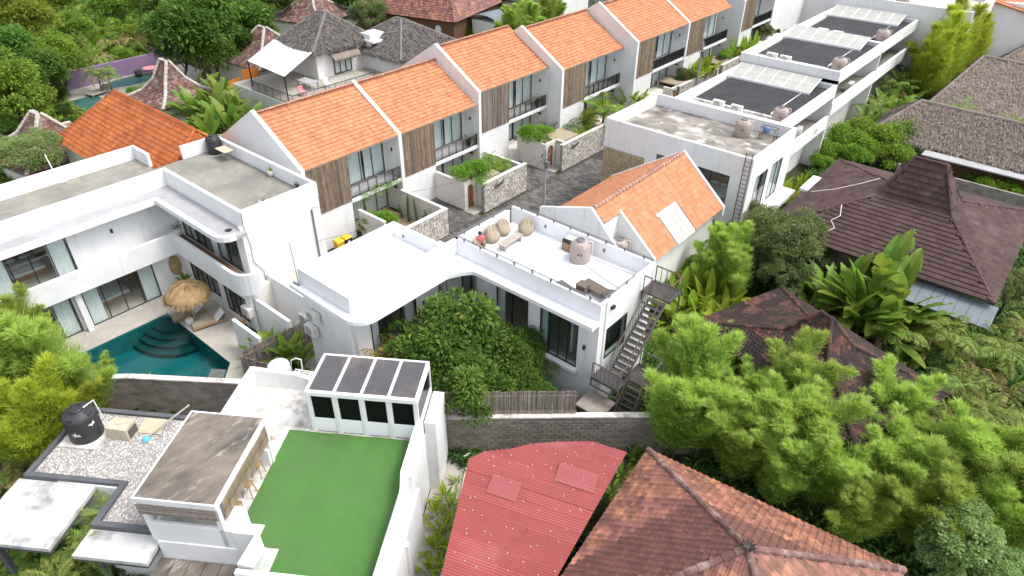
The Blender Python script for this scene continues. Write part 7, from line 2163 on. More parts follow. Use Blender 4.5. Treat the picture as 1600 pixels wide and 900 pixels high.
wire('overhead_cable', 'cable from the utility pole to the concrete roofed house', (-29.3, 39.3, 4.8), (-26.5, 42.6, 7.3), 0.2)
wire('overhead_cable', 'guy wire slanting from the utility pole to the paving', (-29.5, 38.8, 4.6), (-31.8, 35.6, 0.1), 0.02)
wire('overhead_cable', 'long cable between the two utility poles', (-29.4, 39.3, 4.9), (-31.6, 67.6, 6.7), 0.8)
wire('overhead_cable', 'thin cable from the first utility pole to the plank screened townhouse', (-29.4, 38.6, 4.9), (-37.3, 49.4, 6.8), 0.4)
T = thing('antenna_mast', 'thin metal mast on the wing roof of the white villa', 'mast', (-26.7, 15.2, 6.1))
MB().tube([(-26.75, 15.0, 6.28), (-26.95, 15.05, 8.7)], [.03, .015], 6).build('rod', 'metal_grey', T); MB().box(-27.2, -26.7, 14.93, 15.0, 6.28, 6.34).build('base', 'metal_grey', T)
b = MB(); b.tube([(-9.3, 44.9, 5.1), (-9.0, 44.0, 4.75), (-9.35, 43.5, 4.5), (-8.9, 43.0, 4.3), (-9.2, 42.5, 4.15)], .03, 5); o = b.build('loose_rope', 'rope_white'); tag(o, 'white rope squiggle lying on the brown shingle roof', 'rope')
b = MB(); b.tube([(-12.3, 48.4, 3.75), (-10.9, 48.8, 4.25), (-9.6, 49.4, 4.85), (-8.5, 50.2, 5.35)], .035, 5); o = b.build('white_cable', 'rope_white'); tag(o, 'white cable arcing over the brown shingle roof', 'cable')
o = MB().box(-13.2, -12.6, 48.6, 51.4, 3.5, 3.7).build('metal_trough', 'alu_white'); tag(o, 'white metal trough at the edge of the brown shingle roof', 'trough')
T = thing('bamboo_pole_pile', 'pile of pale bamboo poles beside the black tank by the thatch', 'poles', (-14.6, 75.5, 0))
for k in range(12):
    MB().tube([(-15.3 + .12 * k * .6, 72.0 + rng.normal(0, .5), .5 + .12 * (k % 4)), (-14.3 + .1 * k * .5, 80.0 + rng.normal(0, .6), 1.2 + .1 * (k % 4))], .05, 6).build('pole', 'straw', T)
# pad between turf house and red roof
structure('concrete_pad', MB(BF).box(6.05, 8.2, -2.6, 12, -0.02, 0.02), 'paving_pale')
T = thing('pipe_run', 'white pipe and hoses along the edge of the concrete pad', 'pipes', bl(7.4, -2, 0.02))
b = MB(BF); b.tube([(6.3, -2.4, .12), (7.5, -2.4, .14), (7.55, 0.5, .16), (7.4, 5.0, .16)], .05, 6); b.tube([(6.6, -2.2, .1), (7.3, -2.1, .4), (7.6, -2.3, .5)], .03, 5); b.build('pipes', 'pvc_white', T)
ac(*bl(6.75, 5.2, 0.25), 'dusty air conditioner on the white wall above the yellow leaved plants', math.radians(34 + 90))

# cacti along the first garden's side wall
for k, (x, y, h, lb) in enumerate(((-37.0, 30.6, 1.3, 'short column cactus next to the glazing'), (-36.2, 30.6, 2.5, 'tall leaning column cactus, second from the glazing'), (-35.3, 30.65, 2.3, 'tall straight column cactus, third from the glazing'), (-34.6, 30.6, 1.3, 'leaning column cactus, fourth from the glazing'), (-34.1, 30.65, 1.8, 'leaning column cactus, fifth from the glazing'), (-33.5, 30.6, 1.5, 'column cactus nearest the stone wall'))):
    b = MB(); n_ = 12
    vs = []
    for i in range(6):
        t = i / 5; r = .10 * (1 if i < 5 else .35)
        cx_, cy_ = x + (.25 if k % 2 else -.12) * t * t, y - .1 * t
        for j in range(n_):
            rr2 = r * (1.15 if j % 2 else .85); a = 2 * math.pi * j / n_
            vs.append((cx_ + rr2 * math.cos(a), cy_ + rr2 * math.sin(a), h * t))
    b.add(vs, [(i * n_ + j, i * n_ + (j + 1) % n_, (i + 1) * n_ + (j + 1) % n_, (i + 1) * n_ + j) for i in range(5) for j in range(n_)] + [tuple(range(5 * n_, 6 * n_))])
    o = b.build('column_cactus', 'cactus'); tag(o, lb + ' in the first garden', 'cactus', 'column cacti of the first townhouse garden')

# ------------------------------------------------------------------ plant prototypes
def T_(key, *a, **k): return tree_proto(key, *a, **k)
tree_proto('mangoA', 'broad_tree', 'x', 'tree', 2.9, 4.4, 1.5, 58, (.35, .95), 250, .34, .13, 'leaf_mango')
tree_proto('mangoB', 'broad_tree', 'x', 'tree', 2.8, 4.6, 1.4, 64, (.45, .9), 250, .30, .12, 'leaf_lime')
tree_proto('mangoC', 'broad_tree', 'x', 'tree', 2.7, 4.4, 1.6, 60, (.45, .9), 250, .32, .12, 'leaf_dark')
tree_proto('oliveA', 'small_leaf_tree', 'x', 'tree', 2.6, 3.8, 1.3, 85, (.3, .6), 560, .16, .07, 'leaf_olive', 0.12, shell=0.3)
tree_proto('paleA', 'pale_leaf_tree', 'x', 'tree', 2.4, 4.2, 1.2, 70, (.3, .65), 420, .22, .16, 'leaf_pale', 0.12, shell=0.3, droop=0.1)
tree_proto('bushA', 'shrub', 'x', 'shrub', 1.15, 1.5, 0.25, 26, (.3, .5), 900, .12, .06, 'leaf_bright', 0.05, shell=0.3)
tree_proto('bushB', 'shrub', 'x', 'shrub', 1.2, 1.6, 0.2, 28, (.3, .55), 700, .16, .07, 'leaf_dark', 0.05, shell=0.3)

def bamboo_proto(key, n, H, spread, seed_mat):
    t = thing('bamboo_clump', 'x', 'bamboo'); t["_local"] = 1
    Ps, Ds, Ts = [], [], []
    cb = MB()
    for c in range(n):
        a = rng.random() * 6.283
        out = spread * (0.15 + 0.85 * rng.random())
        h = H * (0.62 + 0.5 * rng.random())
        b0 = np.array((rng.normal(0, .25), rng.normal(0, .25), 0.0))
        dirv = np.array((math.cos(a), math.sin(a), 0))
        ts = np.linspace(0, 1, 16)
        sp = np.array([b0 + dirv * out * (q ** 1.6) + np.array((0, 0, h * (q - 0.16 * q ** 4))) for q in ts])
        cb.tube([tuple(p) for p in sp[::3]], [.035 * (1 - .75 * q) for q in ts[::3]], 5)
        k = 3300
        q = 0.16 + 0.84 * rng.random(k) ** 0.85
        fi = q * 15; i0 = np.minimum(fi.astype(int), 14); fr = (fi - i0).reshape(-1, 1)
        base = sp[i0] * (1 - fr) + sp[i0 + 1] * fr
        tan = sp[np.minimum(i0 + 1, 15)] - sp[i0]; tan /= np.linalg.norm(tan, axis=1, keepdims=True)
        # plume envelope: widest low, feathered to the tip; leaves gathered on side sprays
        wr = 0.05 + 1.0 * np.clip((1 - q), 0, 1) ** 0.85 * np.clip(q * 4, 0, 1)
        nsp = 60
        sa = rng.random(nsp) * 6.283; 
        wh = np.minimum((q * nsp).astype(int), nsp - 1)
        ang = sa[wh] + rng.normal(0, .38, k)
        side = np.stack([np.cos(ang), np.sin(ang), 0.25 + 0 * ang], 1)
        rad = (wr * rng.random(k) ** 0.95 * (1 + 0.25 * np.abs(rng.normal(0, 1, k)))).reshape(-1, 1)
        p = base + side * rad + tan * rad * 1.0 + rng.normal(0, .03, (k, 3))
        d = side * 0.75 + tan * 0.95 + rng.normal(0, .30, (k, 3)); d[:, 2] -= 0.12
        Ps.append(p); Ds.append(d)
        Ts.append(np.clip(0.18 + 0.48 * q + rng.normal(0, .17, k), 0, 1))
    P = np.concatenate(Ps); D = np.concatenate(Ds); Tn = np.concatenate(Ts); m = len(P)
    me = leaf_mesh('plume', P, D, 0.30 * (.5 + .9 * rng.random(m)), 0.024 * (.7 + .6 * rng.random(m)), Tn, seed_mat, 0.15, 0.15)
    obj_mesh('plume', me, t)
    cb.build('culms', 'stem_green', t)
    PROTO[key] = [t, False]
bamboo_proto('bambooA', 11, 6.4, 2.0, 'leaf_bamboo')
bamboo_proto('bambooB', 12, 6.0, 2.5, 'leaf_bamboo')
bamboo_proto('bambooC', 10, 6.2, 1.9, 'leaf_bamboo_yellow')

def blade(name, L, W, arch, mat, seg=9, tear=0.0, stalk=0.35, twist=0.0, vee=0.18):
    """one paddle leaf rising from the origin along +x/+z, its own mesh"""
    b = MB()
    vs, fs, tn = [], [], []
    cx = []
    for i in range(seg + 1):
        t = i / seg
        an = 1.25 - arch * t
        cx.append((an, t))
    x = z = 0.0
    sp = [(0, 0)]
    for i in range(seg):
        an = 1.32 - arch * ((i + .5) / seg) ** 1.3
        x += math.cos(an) * L * (1 - 0) / seg; z += math.sin(an) * L / seg
        sp.append((x, z))
    s0 = stalk
    # stalk
    b.tube([(sp[0][0], 0, sp[0][1]), (sp[1][0], 0, sp[1][1]), (sp[min(3, seg)][0], 0, sp[min(3, seg)][1])], [.022 * L, .018 * L, .010 * L], 5, 0.55)
    def wd(t):
        u = max(0.0, (t - s0 * .6) / (1 - s0 * .6))
        return W / 2 * (math.sin(math.pi * min(1, u ** 0.75 * 0.97 + 0.015))) ** 0.65 if u > 0 else 0.0
    for sd in (-1, 1):
        row0 = None
        for i in range(seg + 1):
            t = i / seg
            w_ = wd(t)
            row = ((sp[i][0], 0, sp[i][1]), (sp[i][0] - .04 * L * w_ / W, sd * w_, sp[i][1] + vee * w_))
            if row0 is not None and (w_ > 0 or wprev > 0):
                q = [row0[0], row[0], row[1], row0[1]]
                if tear and rng.random() < tear:
                    c = [list(p) for p in q]
                    c[2][2] -= 0.10 * L * rng.random(); c[3][2] -= 0.04 * L; c[2][1] *= 0.93
                    q = [tuple(p) for p in c]
                b.quad(*q, float(np.clip(0.45 + rng.normal(0, .16), 0, 1)))
            row0 = row; wprev = w_
    me_o = b.build(name, mat)
    me = me_o.data
    bpy.data.objects.remove(me_o)
    me.polygons.foreach_set("use_smooth", [True] * len(me.polygons))
    return me

def rosette(key, name, cat, meshes, n, tilt0, tilt1, base=0.15, smin=.75, smax=1.15, part='leaf', z0=0.0, trunk=None, fan=False, dead=None):
    t = thing(name, 'x', cat); t["_local"] = 1
    for i in range(n):
        me = meshes[i % len(meshes)]
        if dead and rng.random() < dead[0]: me = dead[1]
        o = obj_mesh(part, me, t)
        a = i * 2.39996 + rng.normal(0, .2)
        if fan: a = (0 if i % 2 else math.pi) + rng.normal(0, .22)
        f = (i + .5) / n
        tl = tilt0 + (tilt1 - tilt0) * f + rng.normal(0, .08)
        s = smin + (smax - smin) * rng.random()
        o.location = (base * math.cos(a) * f, base * math.sin(a) * f, z0 + (0.0 if not trunk else rng.normal(0, .05)))
        o.rotation_euler = (rng.normal(0, .12), tl, a)
        o.rotation_mode = 'XYZ'
        o.scale = (s, s, s)
    if trunk:
        H, r, mt = trunk
        b = MB(); b.tube([(0, 0, -.1), (.06, .03, H * .5), (0, 0, H)], [r, r * .8, r * .7], 8); b.build('trunk', mt, t)
    PROTO[key] = [t, False]
    return t
ban = [blade('leaf', 2.1, .52, a, 'leaf_banana', 11, .25, .3) for a in (.7, 1.1, 1.6, .4)]
hel = [blade('leaf', 1.35, .27, a, 'leaf_helic', 7, .0, .35) for a in (.35, .8, 1.3)]
alo = [blade('leaf', 1.1, .62, a, 'leaf_banana', 8, .0, .45, vee=.05) for a in (1.2, 1.7, 2.1)]
rosette('bananaA', 'banana_plant', 'banana plant', ban, 12, -0.25, .75, .2, .7, 1.25, trunk=(.7, .10, 'stem_green'), z0=.55)
rosette('bananaB', 'traveller_palm', 'palm', [ban[3], ban[0]], 13, -.1, .95, .3, .85, 1.2, trunk=(.9, .12, 'trunk'), z0=.8, fan=True)
rosette('helicA', 'heliconia_plant', 'plant', hel, 15, -.15, .55, .45, .75, 1.25)
rosette('helicB', 'heliconia_plant', 'plant', hel, 13, -.1, .75, .35, .8, 1.3)
rosette('aloA', 'elephant_ear_plant', 'plant', alo, 10, .0, .7, .3, .8, 1.2)

def frond(name, L, W, arch, mat, n=26, droop=0.3, rise=1.25, seglen=None):
    x = z = 0.0
    pts = [(0.0, 0.0)]; seg = 14
    for i in range(seg):
        an = rise - arch * ((i + .5) / seg) ** 1.2
        x += math.cos(an) * L / seg; z += math.sin(an) * L / seg
        pts.append((x, z))
    P, D, Ls = [], [], []
    for k in range(n):
        t = 0.14 + 0.86 * k / (n - 1)
        fi = t * seg; i0 = min(int(fi), seg - 1); f = fi - i0
        p = (pts[i0][0] * (1 - f) + pts[i0 + 1][0] * f, pts[i0][1] * (1 - f) + pts[i0 + 1][1] * f)
        tx, tz = pts[i0 + 1][0] - pts[i0][0], pts[i0 + 1][1] - pts[i0][1]
        l_ = math.hypot(tx, tz); tx /= l_; tz /= l_
        wl = W * (math.sin(math.pi * (0.12 + .86 * t)) ** .6)
        for sd in (-1, 1):
            P.append((p[0], 0, p[1])); D.append((tx * .75 + rng.normal(0, .06), sd * 1.0, tz * .75 - droop + rng.normal(0, .1))); Ls.append(wl * (.85 + .3 * rng.random()))
    P, D, Ls = np.array(P), np.array(D), np.array(Ls)
    m = len(P)
    me = leaf_mesh(name, P, D, Ls, np.full(m, .055 * (L / 2.0) ** .5) * (.8 + .4 * rng.random(m)), np.clip(rng.normal(.45, .2, m), 0, 1), mat, 0.12, 0.25)
    # rachis
    b = MB(); b.tube([(a, 0, c) for a, c in pts[::2]], [.022 * (1 - .8 * i / 7) for i in range(len(pts[::2]))], 4, .7)
    off = len(me.vertices)
    ro = b.build('tmp', mat); rm = ro.data
    import bmesh
    bm = bmesh.new(); bm.from_mesh(me); bm.from_mesh(rm); bm.to_mesh(me); bm.free()
    bpy.data.objects.remove(ro); bpy.data.meshes.remove(rm)
    return me
cof = [frond('frond', 2.6, .62, a, 'leaf_palm', 30, .35) for a in (1.3, 1.8, 2.2)]
dry = frond('frond', 2.4, .5, 2.4, 'leaf_palm_dry', 22, .6)
arf = [frond('frond', 1.7, .42, a, 'leaf_palm', 22, .1) for a in (.9, 1.4)]
gof = [frond('frond', 1.7, .42, a, 'leaf_golden', 22, .15) for a in (.9, 1.5)]
brf = [frond('frond', 1.5, .36, a, 'leaf_bright', 20, .1) for a in (.8, 1.3)]
rosette('palmA', 'coconut_palm', 'palm', cof, 15, -.2, .9, .1, .75, 1.1, 'frond', 2.2, (2.25, .11, 'trunk'), dead=(.16, dry))
rosette('palmB', 'coconut_palm', 'palm', cof, 13, -.2, 1.0, .1, .75, 1.1, 'frond', 1.2, (1.25, .12, 'trunk'), dead=(.3, dry))
rosette('arecaA', 'areca_palm', 'palm', arf, 16, -.15, .75, .3, .75, 1.15, 'frond')
rosette('goldA', 'golden_palm', 'palm', gof, 18, -.15, .85, .35, .8, 1.2, 'frond', 2.6, (2.7, .06, 'stem_green'))
rosette('fernA', 'fern_palm', 'palm', brf, 14, -.1, .85, .15, .8, 1.15, 'frond', .5, (.55, .06, 'trunk'))
rosette('arecaT', 'areca_palm', 'palm', arf, 15, -.15, 1.0, .15, .65, 1.0, 'frond', 2.2, (2.3, .05, 'stem_green'))
PLANTS = [
    ('mangoB', 'lime green tree in the grove at the upper left edge', 'broad trees in the left far garden', None, [(-98.43, 22.55, 1.26, 'first'), (-76.95, 17.46, 1.28, 'second'), (-75.91, 18.7, 0.84, 'third'), (-94.81, 25.7, 1.56, 'fourth'), (-113.1, 34.82, 1.21, 'fifth'), (-86.32, 25.22, 1.05, 'sixth'), (-98.85, 32.48, 0.94, 'seventh'), (-110.35, 41.05, 0.94, 'eighth'), (-111.91, 45.87, 0.91, 'ninth')]),
    ('mangoA', 'mid green tree in the grove at the upper left edge', 'broad trees in the left far garden', None, [(-74.79, 15.51, 0.57, 'first'), (-87.52, 20.9, 1.24, 'second'), (-82.69, 22.2, 0.98, 'third')]),
    ('mangoA', 'dense dark green tree between purple wall and grey thatch', 'dark trees behind the thatch', None, [(-105.97, 45.95, 1.02, 'first'), (-93.85, 42.1, 1.29, 'second'), (-77.36, 36.87, 1.72, 'third'), (-75.87, 37.67, 1.06, 'fourth'), (-81.87, 43.46, 1.59, 'fifth'), (-80.82, 46.16, 1.17, 'sixth')]),
    ('mangoC', 'dark crowned tree on the skyline left of the grey thatch', 'dark trees behind the thatch', None, [(-80.02, 35.99, 0.92, 'first'), (-77.99, 42.49, 0.96, 'second'), (-90.14, 54.54, 1.12, 'third'), (-90.7, 59.04, 1.02, 'fourth'), (-85.79, 64.91, 1.03, 'fifth')]),
    ('bushA', 'bright green shrub in the overgrown garden beyond the purple wall', 'shrubs in the overgrown garden', None, [(-119.85, 40.71, 1.24, 'first'), (-111.3, 37.66, 1.31, 'second'), (-93.89, 31.86, 1.38, 'third'), (-104.94, 36.69, 1.25, 'fourth'), (-97.81, 34.91, 1.45, 'fifth'), (-108.31, 40.35, 1.31, 'sixth'), (-117.24, 44.84, 1.41, 'seventh'), (-92.88, 34.6, 1.15, 'eighth'), (-100.99, 38.85, 1.52, 'ninth'), (-96.0, 37.24, 1.06, 'tenth'), (-116.64, 47.96, 1.27, 'eleventh'), (-104.94, 42.76, 1.59, 'twelfth'), (-98.55, 40.16, 1.1, 'thirteenth'), (-108.56, 46.57, 1.51, 'fourteenth')]),
    ('palmB', 'feathery palm in the overgrown garden beyond the purple wall', 'palms in the overgrown garden', None, [(-120.67, 35.62, 1.34, 'first'), (-105.75, 34.09, 1.58, 'second'), (-91.4, 31.27, 1.31, 'third'), (-96.54, 35.49, 1.4, 'fourth'), (-95.83, 38.03, 1.41, 'fifth'), (-98.29, 40.87, 1.34, 'sixth')]),
    ('palmA', 'slim palm standing before the purple wall', 'palms by the purple wall', None, [(-84.13, 28.25, 0.93, 'first'), (-83.83, 29.09, 0.78, 'second')]),
    ('palmB', 'fern leaved palm beside the swept roof and orange boards', None, None, [(-79.66,39.88,1.4)]),
    ('oliveA', 'round white flowered shrub tree above the pool villa roof', None, 'leaf_pale', [(-61.42,13.76,1.04)]),
    ('bushA', 'green shrub at the foot of the swept pale ridges', 'shrubs by the swept roofs', None, [(-66.78, 12.64, 0.78, 'first'), (-67.99, 13.82, 0.88, 'second'), (-79.1, 29.94, 0.79, 'third'), (-75.77, 29.86, 1.2, 'fourth')]),
    ('bushB', 'dark shrub at the edge of the far turquoise pool', 'shrubs by the swept roofs', None, [(-74.86, 17.26, 0.93, 'first'), (-72.06, 17.29, 0.73, 'second'), (-91.47, 25.49, 1.02, 'third'), (-88.69, 25.42, 0.89, 'fourth'), (-84.03, 23.94, 0.85, 'fifth'), (-78.81, 22.2, 0.81, 'sixth'), (-75.01, 21.26, 0.68, 'seventh')]),
    ('bananaB', 'tall traveller palm with upright paddle leaves left of the first townhouse', 'traveller palms left of the terrace', None, [(-71.93, 33.06, 1.38, 'first'), (-64.87, 29.46, 1.57, 'second'), (-59.69, 27.55, 1.48, 'third'), (-64.68, 30.95, 1.69, 'fourth'), (-61.81, 29.81, 1.44, 'fifth'), (-67.28, 33.68, 1.45, 'sixth'), (-59.51, 29.67, 1.61, 'seventh'), (-63.21, 32.63, 1.39, 'eighth'), (-59.58, 31.13, 1.33, 'ninth'), (-58.87, 31.46, 1.03, 'tenth')]),
    ('bananaA', 'bushy banana plant left of the first townhouse', 'traveller palms left of the terrace', None, [(-68.2, 30.0, 0.92, 'first'), (-62.46, 27.94, 0.96, 'second'), (-61.98, 29.48, 1.07, 'third'), (-60.64, 31.1, 0.88, 'fourth'), (-61.57, 33.57, 0.71, 'fifth')]),
    ('oliveA', 'rounded grey green tree behind the grey thatched roof', None, None, [(-77.36,61.59,1.09)]),
    ('bushA', 'loose green shrub behind the terrace ridge', 'shrubs behind the terrace ridge', None, [(-85.81, 71.22, 1.1, 'first'), (-76.9, 76.09, 1.08, 'second'), (-77.08, 78.37, 1.41, 'third'), (-68.12, 70.36, 1.13, 'fourth'), (-69.28, 72.91, 1.59, 'fifth'), (-75.29, 81.77, 1.58, 'sixth'), (-68.56, 76.18, 1.47, 'seventh'), (-65.11, 73.65, 1.28, 'eighth'), (-71.63, 83.28, 1.41, 'ninth')]),
    ('bambooA', 'feathery bright clump behind the terrace ridge', 'grassy clumps behind the terrace ridge', None, [(-60.19, 69.98, 1.02, 'first'), (-58.3, 69.66, 1.25, 'second'), (-63.7, 78.19, 1.1, 'third'), (-58.6, 73.28, 1.28, 'fourth'), (-59.84, 77.6, 1.2, 'fifth'), (-62.42, 83.63, 0.99, 'sixth')]),
    ('bushA', 'red flowered shrub behind the terrace at the top edge', None, 'leaf_golden', [(-79.16,86.46,1.33)]),
    ('helicB', 'broad leaved plant at the terrace corner of the grey thatched house', 'plants at the thatch house terrace', None, [(-66.37, 48.4, 0.72, 'first'), (-65.07, 50.24, 1.08, 'second'), (-64.97, 51.64, 1.27, 'third'), (-65.8, 53.85, 1.3, 'fourth'), (-67.04, 56.16, 1.14, 'fifth'), (-66.06, 56.63, 0.76, 'sixth')]),
    ('mangoA', 'far green tree at the top edge of the picture', 'far top trees', None, [(-92.8, 62.75, 1.05, 'first'), (-86.78, 74.98, 0.95, 'second'), (-68.04, 89.69, 0.95, 'third'), (-65.53, 94.67, 0.89, 'fourth'), (-57.55, 100.22, 1.46, 'fifth')]),
    ('bambooA', 'lime green bamboo clump at the left edge by the pool', 'bamboo at the left edge', None, [(-39.38, 5.2, 0.9, 'first'), (-33.21, 3.09, 1.19, 'second'), (-33.35, 4.56, 1.36, 'third'), (-32.18, 4.93, 0.99, 'fourth')]),
    ('bambooC', 'yellow green bamboo clump behind the large black tank', 'bamboo at the left edge', None, [(-31.33, 2.05, 0.93, 'first'), (-30.2, 3.0, 1.06, 'second'), (-30.61, 4.02, 0.86, 'third'), (-31.85, 5.07, 0.7, 'fourth')]),
    ('bambooB', 'low bamboo tuft peeping over the boundary wall at the pool', 'bamboo at the left edge', None, [(-34.41, 7.04, 0.38, 'first'), (-33.25, 8.55, 0.16, 'second')]),
    ('palmB', 'green palm with yellowing fronds in the lower left', 'palms in the lower left corner', None, [(-30.44, 0.96, 0.7, 'first'), (-31.7, 1.97, 0.77, 'second'), (-26.15, 2.78, 0.71, 'third')]),
    ('arecaT', 'feathery palm rising between the two marbled slabs', 'palms in the lower left corner', None, [(-22.7, 0.3, 0.9, 'first'), (-23.3, 1.9, 0.95, 'second'), (-24.05, 2.82, 1.0, 'third')]),
    ('aloA', 'dark elephant ear plant in the lower left corner', 'elephant ear plants in the lower left corner', None, [(-27.55, -0.55, 0.74, 'first'), (-26.29, -0.48, 0.79, 'second'), (-27.23, 0.09, 0.81, 'third'), (-25.29, 0.01, 0.78, 'fourth'), (-26.13, 0.44, 0.8, 'fifth'), (-25.03, 0.63, 0.73, 'sixth'), (-26.04, 1.15, 0.75, 'seventh'), (-24.72, 1.12, 0.67, 'eighth'), (-23.95, 1.81, 0.61, 'ninth')]),
    ('bushB', 'small shrub beneath the lower marbled slab', None, None, [(-23.33,2.08,0.45)]),
    ('bushB', 'dry brown shrub against the old boundary wall', None, 'leaf_palm_dry', [(-32.77,6.57,0.41)]),
    ('bushB', 'small green weed tuft at the foot of the boundary wall', 'weeds along the boundary wall', None, [(-31.7, 7.18, 0.18, 'first'), (-30.86, 7.62, 0.16, 'second'), (-29.97, 8.21, 0.16, 'third'), (-28.3, 9.8, 0.18, 'fourth')]),
    ('mangoA', 'dense green tree in front of the villa windows', 'trees in front of the villa', None, [(-19.9, 18.5, 0.98, 'first'), (-18.0, 20.3, 0.78, 'second')]),
    ('mangoA', 'lower green tree drooping over the bamboo pole fence', 'trees in front of the villa', None, [(-19.6, 16.4, 0.42, 'first'), (-17.9, 17.2, 0.78, 'second'), (-16.5, 19.0, 0.55, 'third')]),
    ('oliveA', 'small leafy tree below the villa balcony', 'small trees at the villa', 'leaf_mango', [(-17.4, 21.2, 0.78, 'first'), (-16.5, 20.3, 0.62, 'second'), (-15.4, 20.2, 0.5, 'third')]),
    ('bushA', 'low shrub hanging over the bamboo pole fence', 'small trees at the villa', 'leaf_mango', [(-20.06, 18.12, 0.44, 'first'), (-18.79, 17.79, 0.32, 'second'), (-18.65, 18.38, 0.43, 'third'), (-18.23, 19.41, 0.41, 'fourth'), (-18.44, 21.49, 0.45, 'fifth'), (-16.78, 22.25, 0.45, 'sixth')]),
    ('goldA', 'golden yellow palm by the curved villa wing', 'golden palms at the villa wing', None, [(-21.5, 15.4, 0.85, 'first'), (-21.8, 16.4, 1.0, 'second'), (-21.1, 17.3, 1.05, 'third')]),
    ('arecaA', 'dark green palm at the villa corner behind the pole fence', 'palms at the villa corner', None, [(-17.05, 24.04, 0.56, 'first'), (-16.09, 23.65, 0.67, 'second'), (-15.11, 23.22, 0.6, 'third')]),
    ('helicB', 'yellow green broad leaf plant below the steel stair', 'leafy plants by the stair foot', None, [(-14.05, 22.75, 0.57, 'first'), (-13.62, 22.63, 0.32, 'second')]),
    ('bananaA', 'broad leaved plant between bamboo fence and villa wing', 'tropical plants behind the bamboo fence', None, [(-30.41, 13.61, 0.58, 'first'), (-30.0, 14.25, 0.75, 'second'), (-28.89, 14.69, 0.8, 'third'), (-28.06, 14.98, 0.63, 'fourth')]),
    ('arecaA', 'bright fan palm beside the bamboo fence', 'tropical plants behind the bamboo fence', 'leaf_bright', [(-31.35, 14.5, 0.45, 'first'), (-30.96, 15.32, 0.39, 'second'), (-29.17, 16.08, 0.39, 'third')]),
    ('helicA', 'yellow green heliconia clump right of the steel stair', 'heliconias right of the stair', None, [(-13.94, 32.4, 1.46, 'first'), (-14.67, 33.98, 1.79, 'second'), (-15.58, 36.35, 1.65, 'third'), (-14.51, 35.19, 1.71, 'fourth'), (-13.44, 33.57, 1.86, 'fifth'), (-12.42, 32.47, 1.72, 'sixth'), (-13.85, 36.08, 1.82, 'seventh'), (-12.94, 34.7, 1.87, 'eighth'), (-11.54, 32.82, 1.71, 'ninth'), (-12.85, 36.16, 1.7, 'tenth'), (-11.79, 34.56, 1.85, 'eleventh'), (-10.98, 34.26, 1.64, 'twelfth')]),
    ('helicB', 'darker heliconia clump beside the orange gable wall', 'heliconias right of the stair', 'leaf_banana', [(-15.64, 35.23, 1.37, 'first'), (-16.4, 37.43, 1.51, 'second'), (-16.55, 38.56, 1.74, 'third'), (-15.47, 37.9, 1.71, 'fourth'), (-16.04, 39.94, 1.65, 'fifth'), (-16.38, 41.67, 1.36, 'sixth')]),
    ('bambooA', 'bright feathery bamboo between gable house and small leaf tree', 'bamboo beside the orange gable', None, [(-13.51, 36.25, 0.68, 'first'), (-13.53, 37.5, 0.94, 'second'), (-12.44, 36.51, 0.86, 'third'), (-13.46, 40.63, 0.66, 'fourth')]),
    ('oliveA', 'olive green small leaved tree left of the brown shingle roof', 'small leaf trees by the shingle roof', None, [(-13.8, 43.37, 0.74, 'first'), (-12.24, 40.07, 0.6, 'second'), (-10.93, 40.32, 1.04, 'third'), (-9.95, 38.6, 0.67, 'fourth'), (-9.77, 42.88, 0.74, 'fifth')]),
    ('helicA', 'glossy heliconia clump at the corner of the brown shingle roof', 'plants by the shingle roof corner', None, [(-15.55, 50.08, 0.76, 'first'), (-15.54, 51.44, 1.03, 'second'), (-16.45, 55.02, 0.95, 'third'), (-14.55, 51.69, 0.9, 'fourth'), (-14.99, 53.72, 1.18, 'fifth'), (-15.19, 56.6, 0.95, 'sixth')]),
    ('bushB', 'dark glossy shrub behind the dark tiled roof', 'shrubs behind the dark tile roof', None, [(-12.26, 38.29, 0.52, 'first'), (-11.91, 38.96, 0.59, 'second'), (-11.39, 39.78, 0.65, 'third'), (-10.28, 38.88, 0.7, 'fourth'), (-9.5, 39.96, 0.64, 'fifth'), (-8.52, 38.46, 0.74, 'sixth'), (-8.23, 40.46, 0.7, 'seventh'), (-8.47, 42.31, 0.65, 'eighth'), (-6.76, 39.2, 0.67, 'ninth'), (-5.74, 39.06, 0.66, 'tenth')]),
    ('bananaB', 'large traveller palm with upright leaves before the brown shingle roof', 'traveller palms before the shingle roof', None, [(-6.71, 40.93, 1.39, 'first'), (-5.53, 38.12, 1.52, 'second'), (-5.35, 39.25, 1.78, 'third'), (-5.12, 41.42, 1.95, 'fourth'), (-3.75, 38.37, 1.61, 'fifth'), (-4.01, 40.41, 1.78, 'sixth'), (-3.2, 40.0, 1.45, 'seventh')]),
    ('bananaA', 'banana plant with arching leaves before the brown shingle roof', 'traveller palms before the shingle roof', None, [(-8.48, 39.94, 0.95, 'first'), (-7.28, 37.76, 1.1, 'second'), (-7.42, 40.05, 1.19, 'third'), (-6.15, 38.73, 1.1, 'fourth'), (-4.96, 38.34, 1.2, 'fifth'), (-4.17, 39.44, 1.15, 'sixth'), (-3.05, 43.39, 1.19, 'seventh'), (-2.32, 42.22, 1.04, 'eighth'), (-1.84, 44.13, 1.0, 'ninth'), (-0.92, 44.23, 0.93, 'tenth')]),
    ('palmB', 'palm with brown dry fronds right of the dark tiled roof', 'palms right of the dark roof', None, [(-0.01, 31.77, 0.6, 'first'), (-2.12, 40.38, 0.81, 'second'), (-1.16, 38.19, 0.78, 'third'), (-2.25, 44.33, 0.64, 'fourth'), (0.96, 32.94, 0.82, 'fifth'), (1.28, 38.49, 0.9, 'sixth'), (2.84, 37.34, 0.82, 'seventh'), (3.77, 35.1, 0.69, 'eighth'), (2.58, 44.2, 0.76, 'ninth')]),
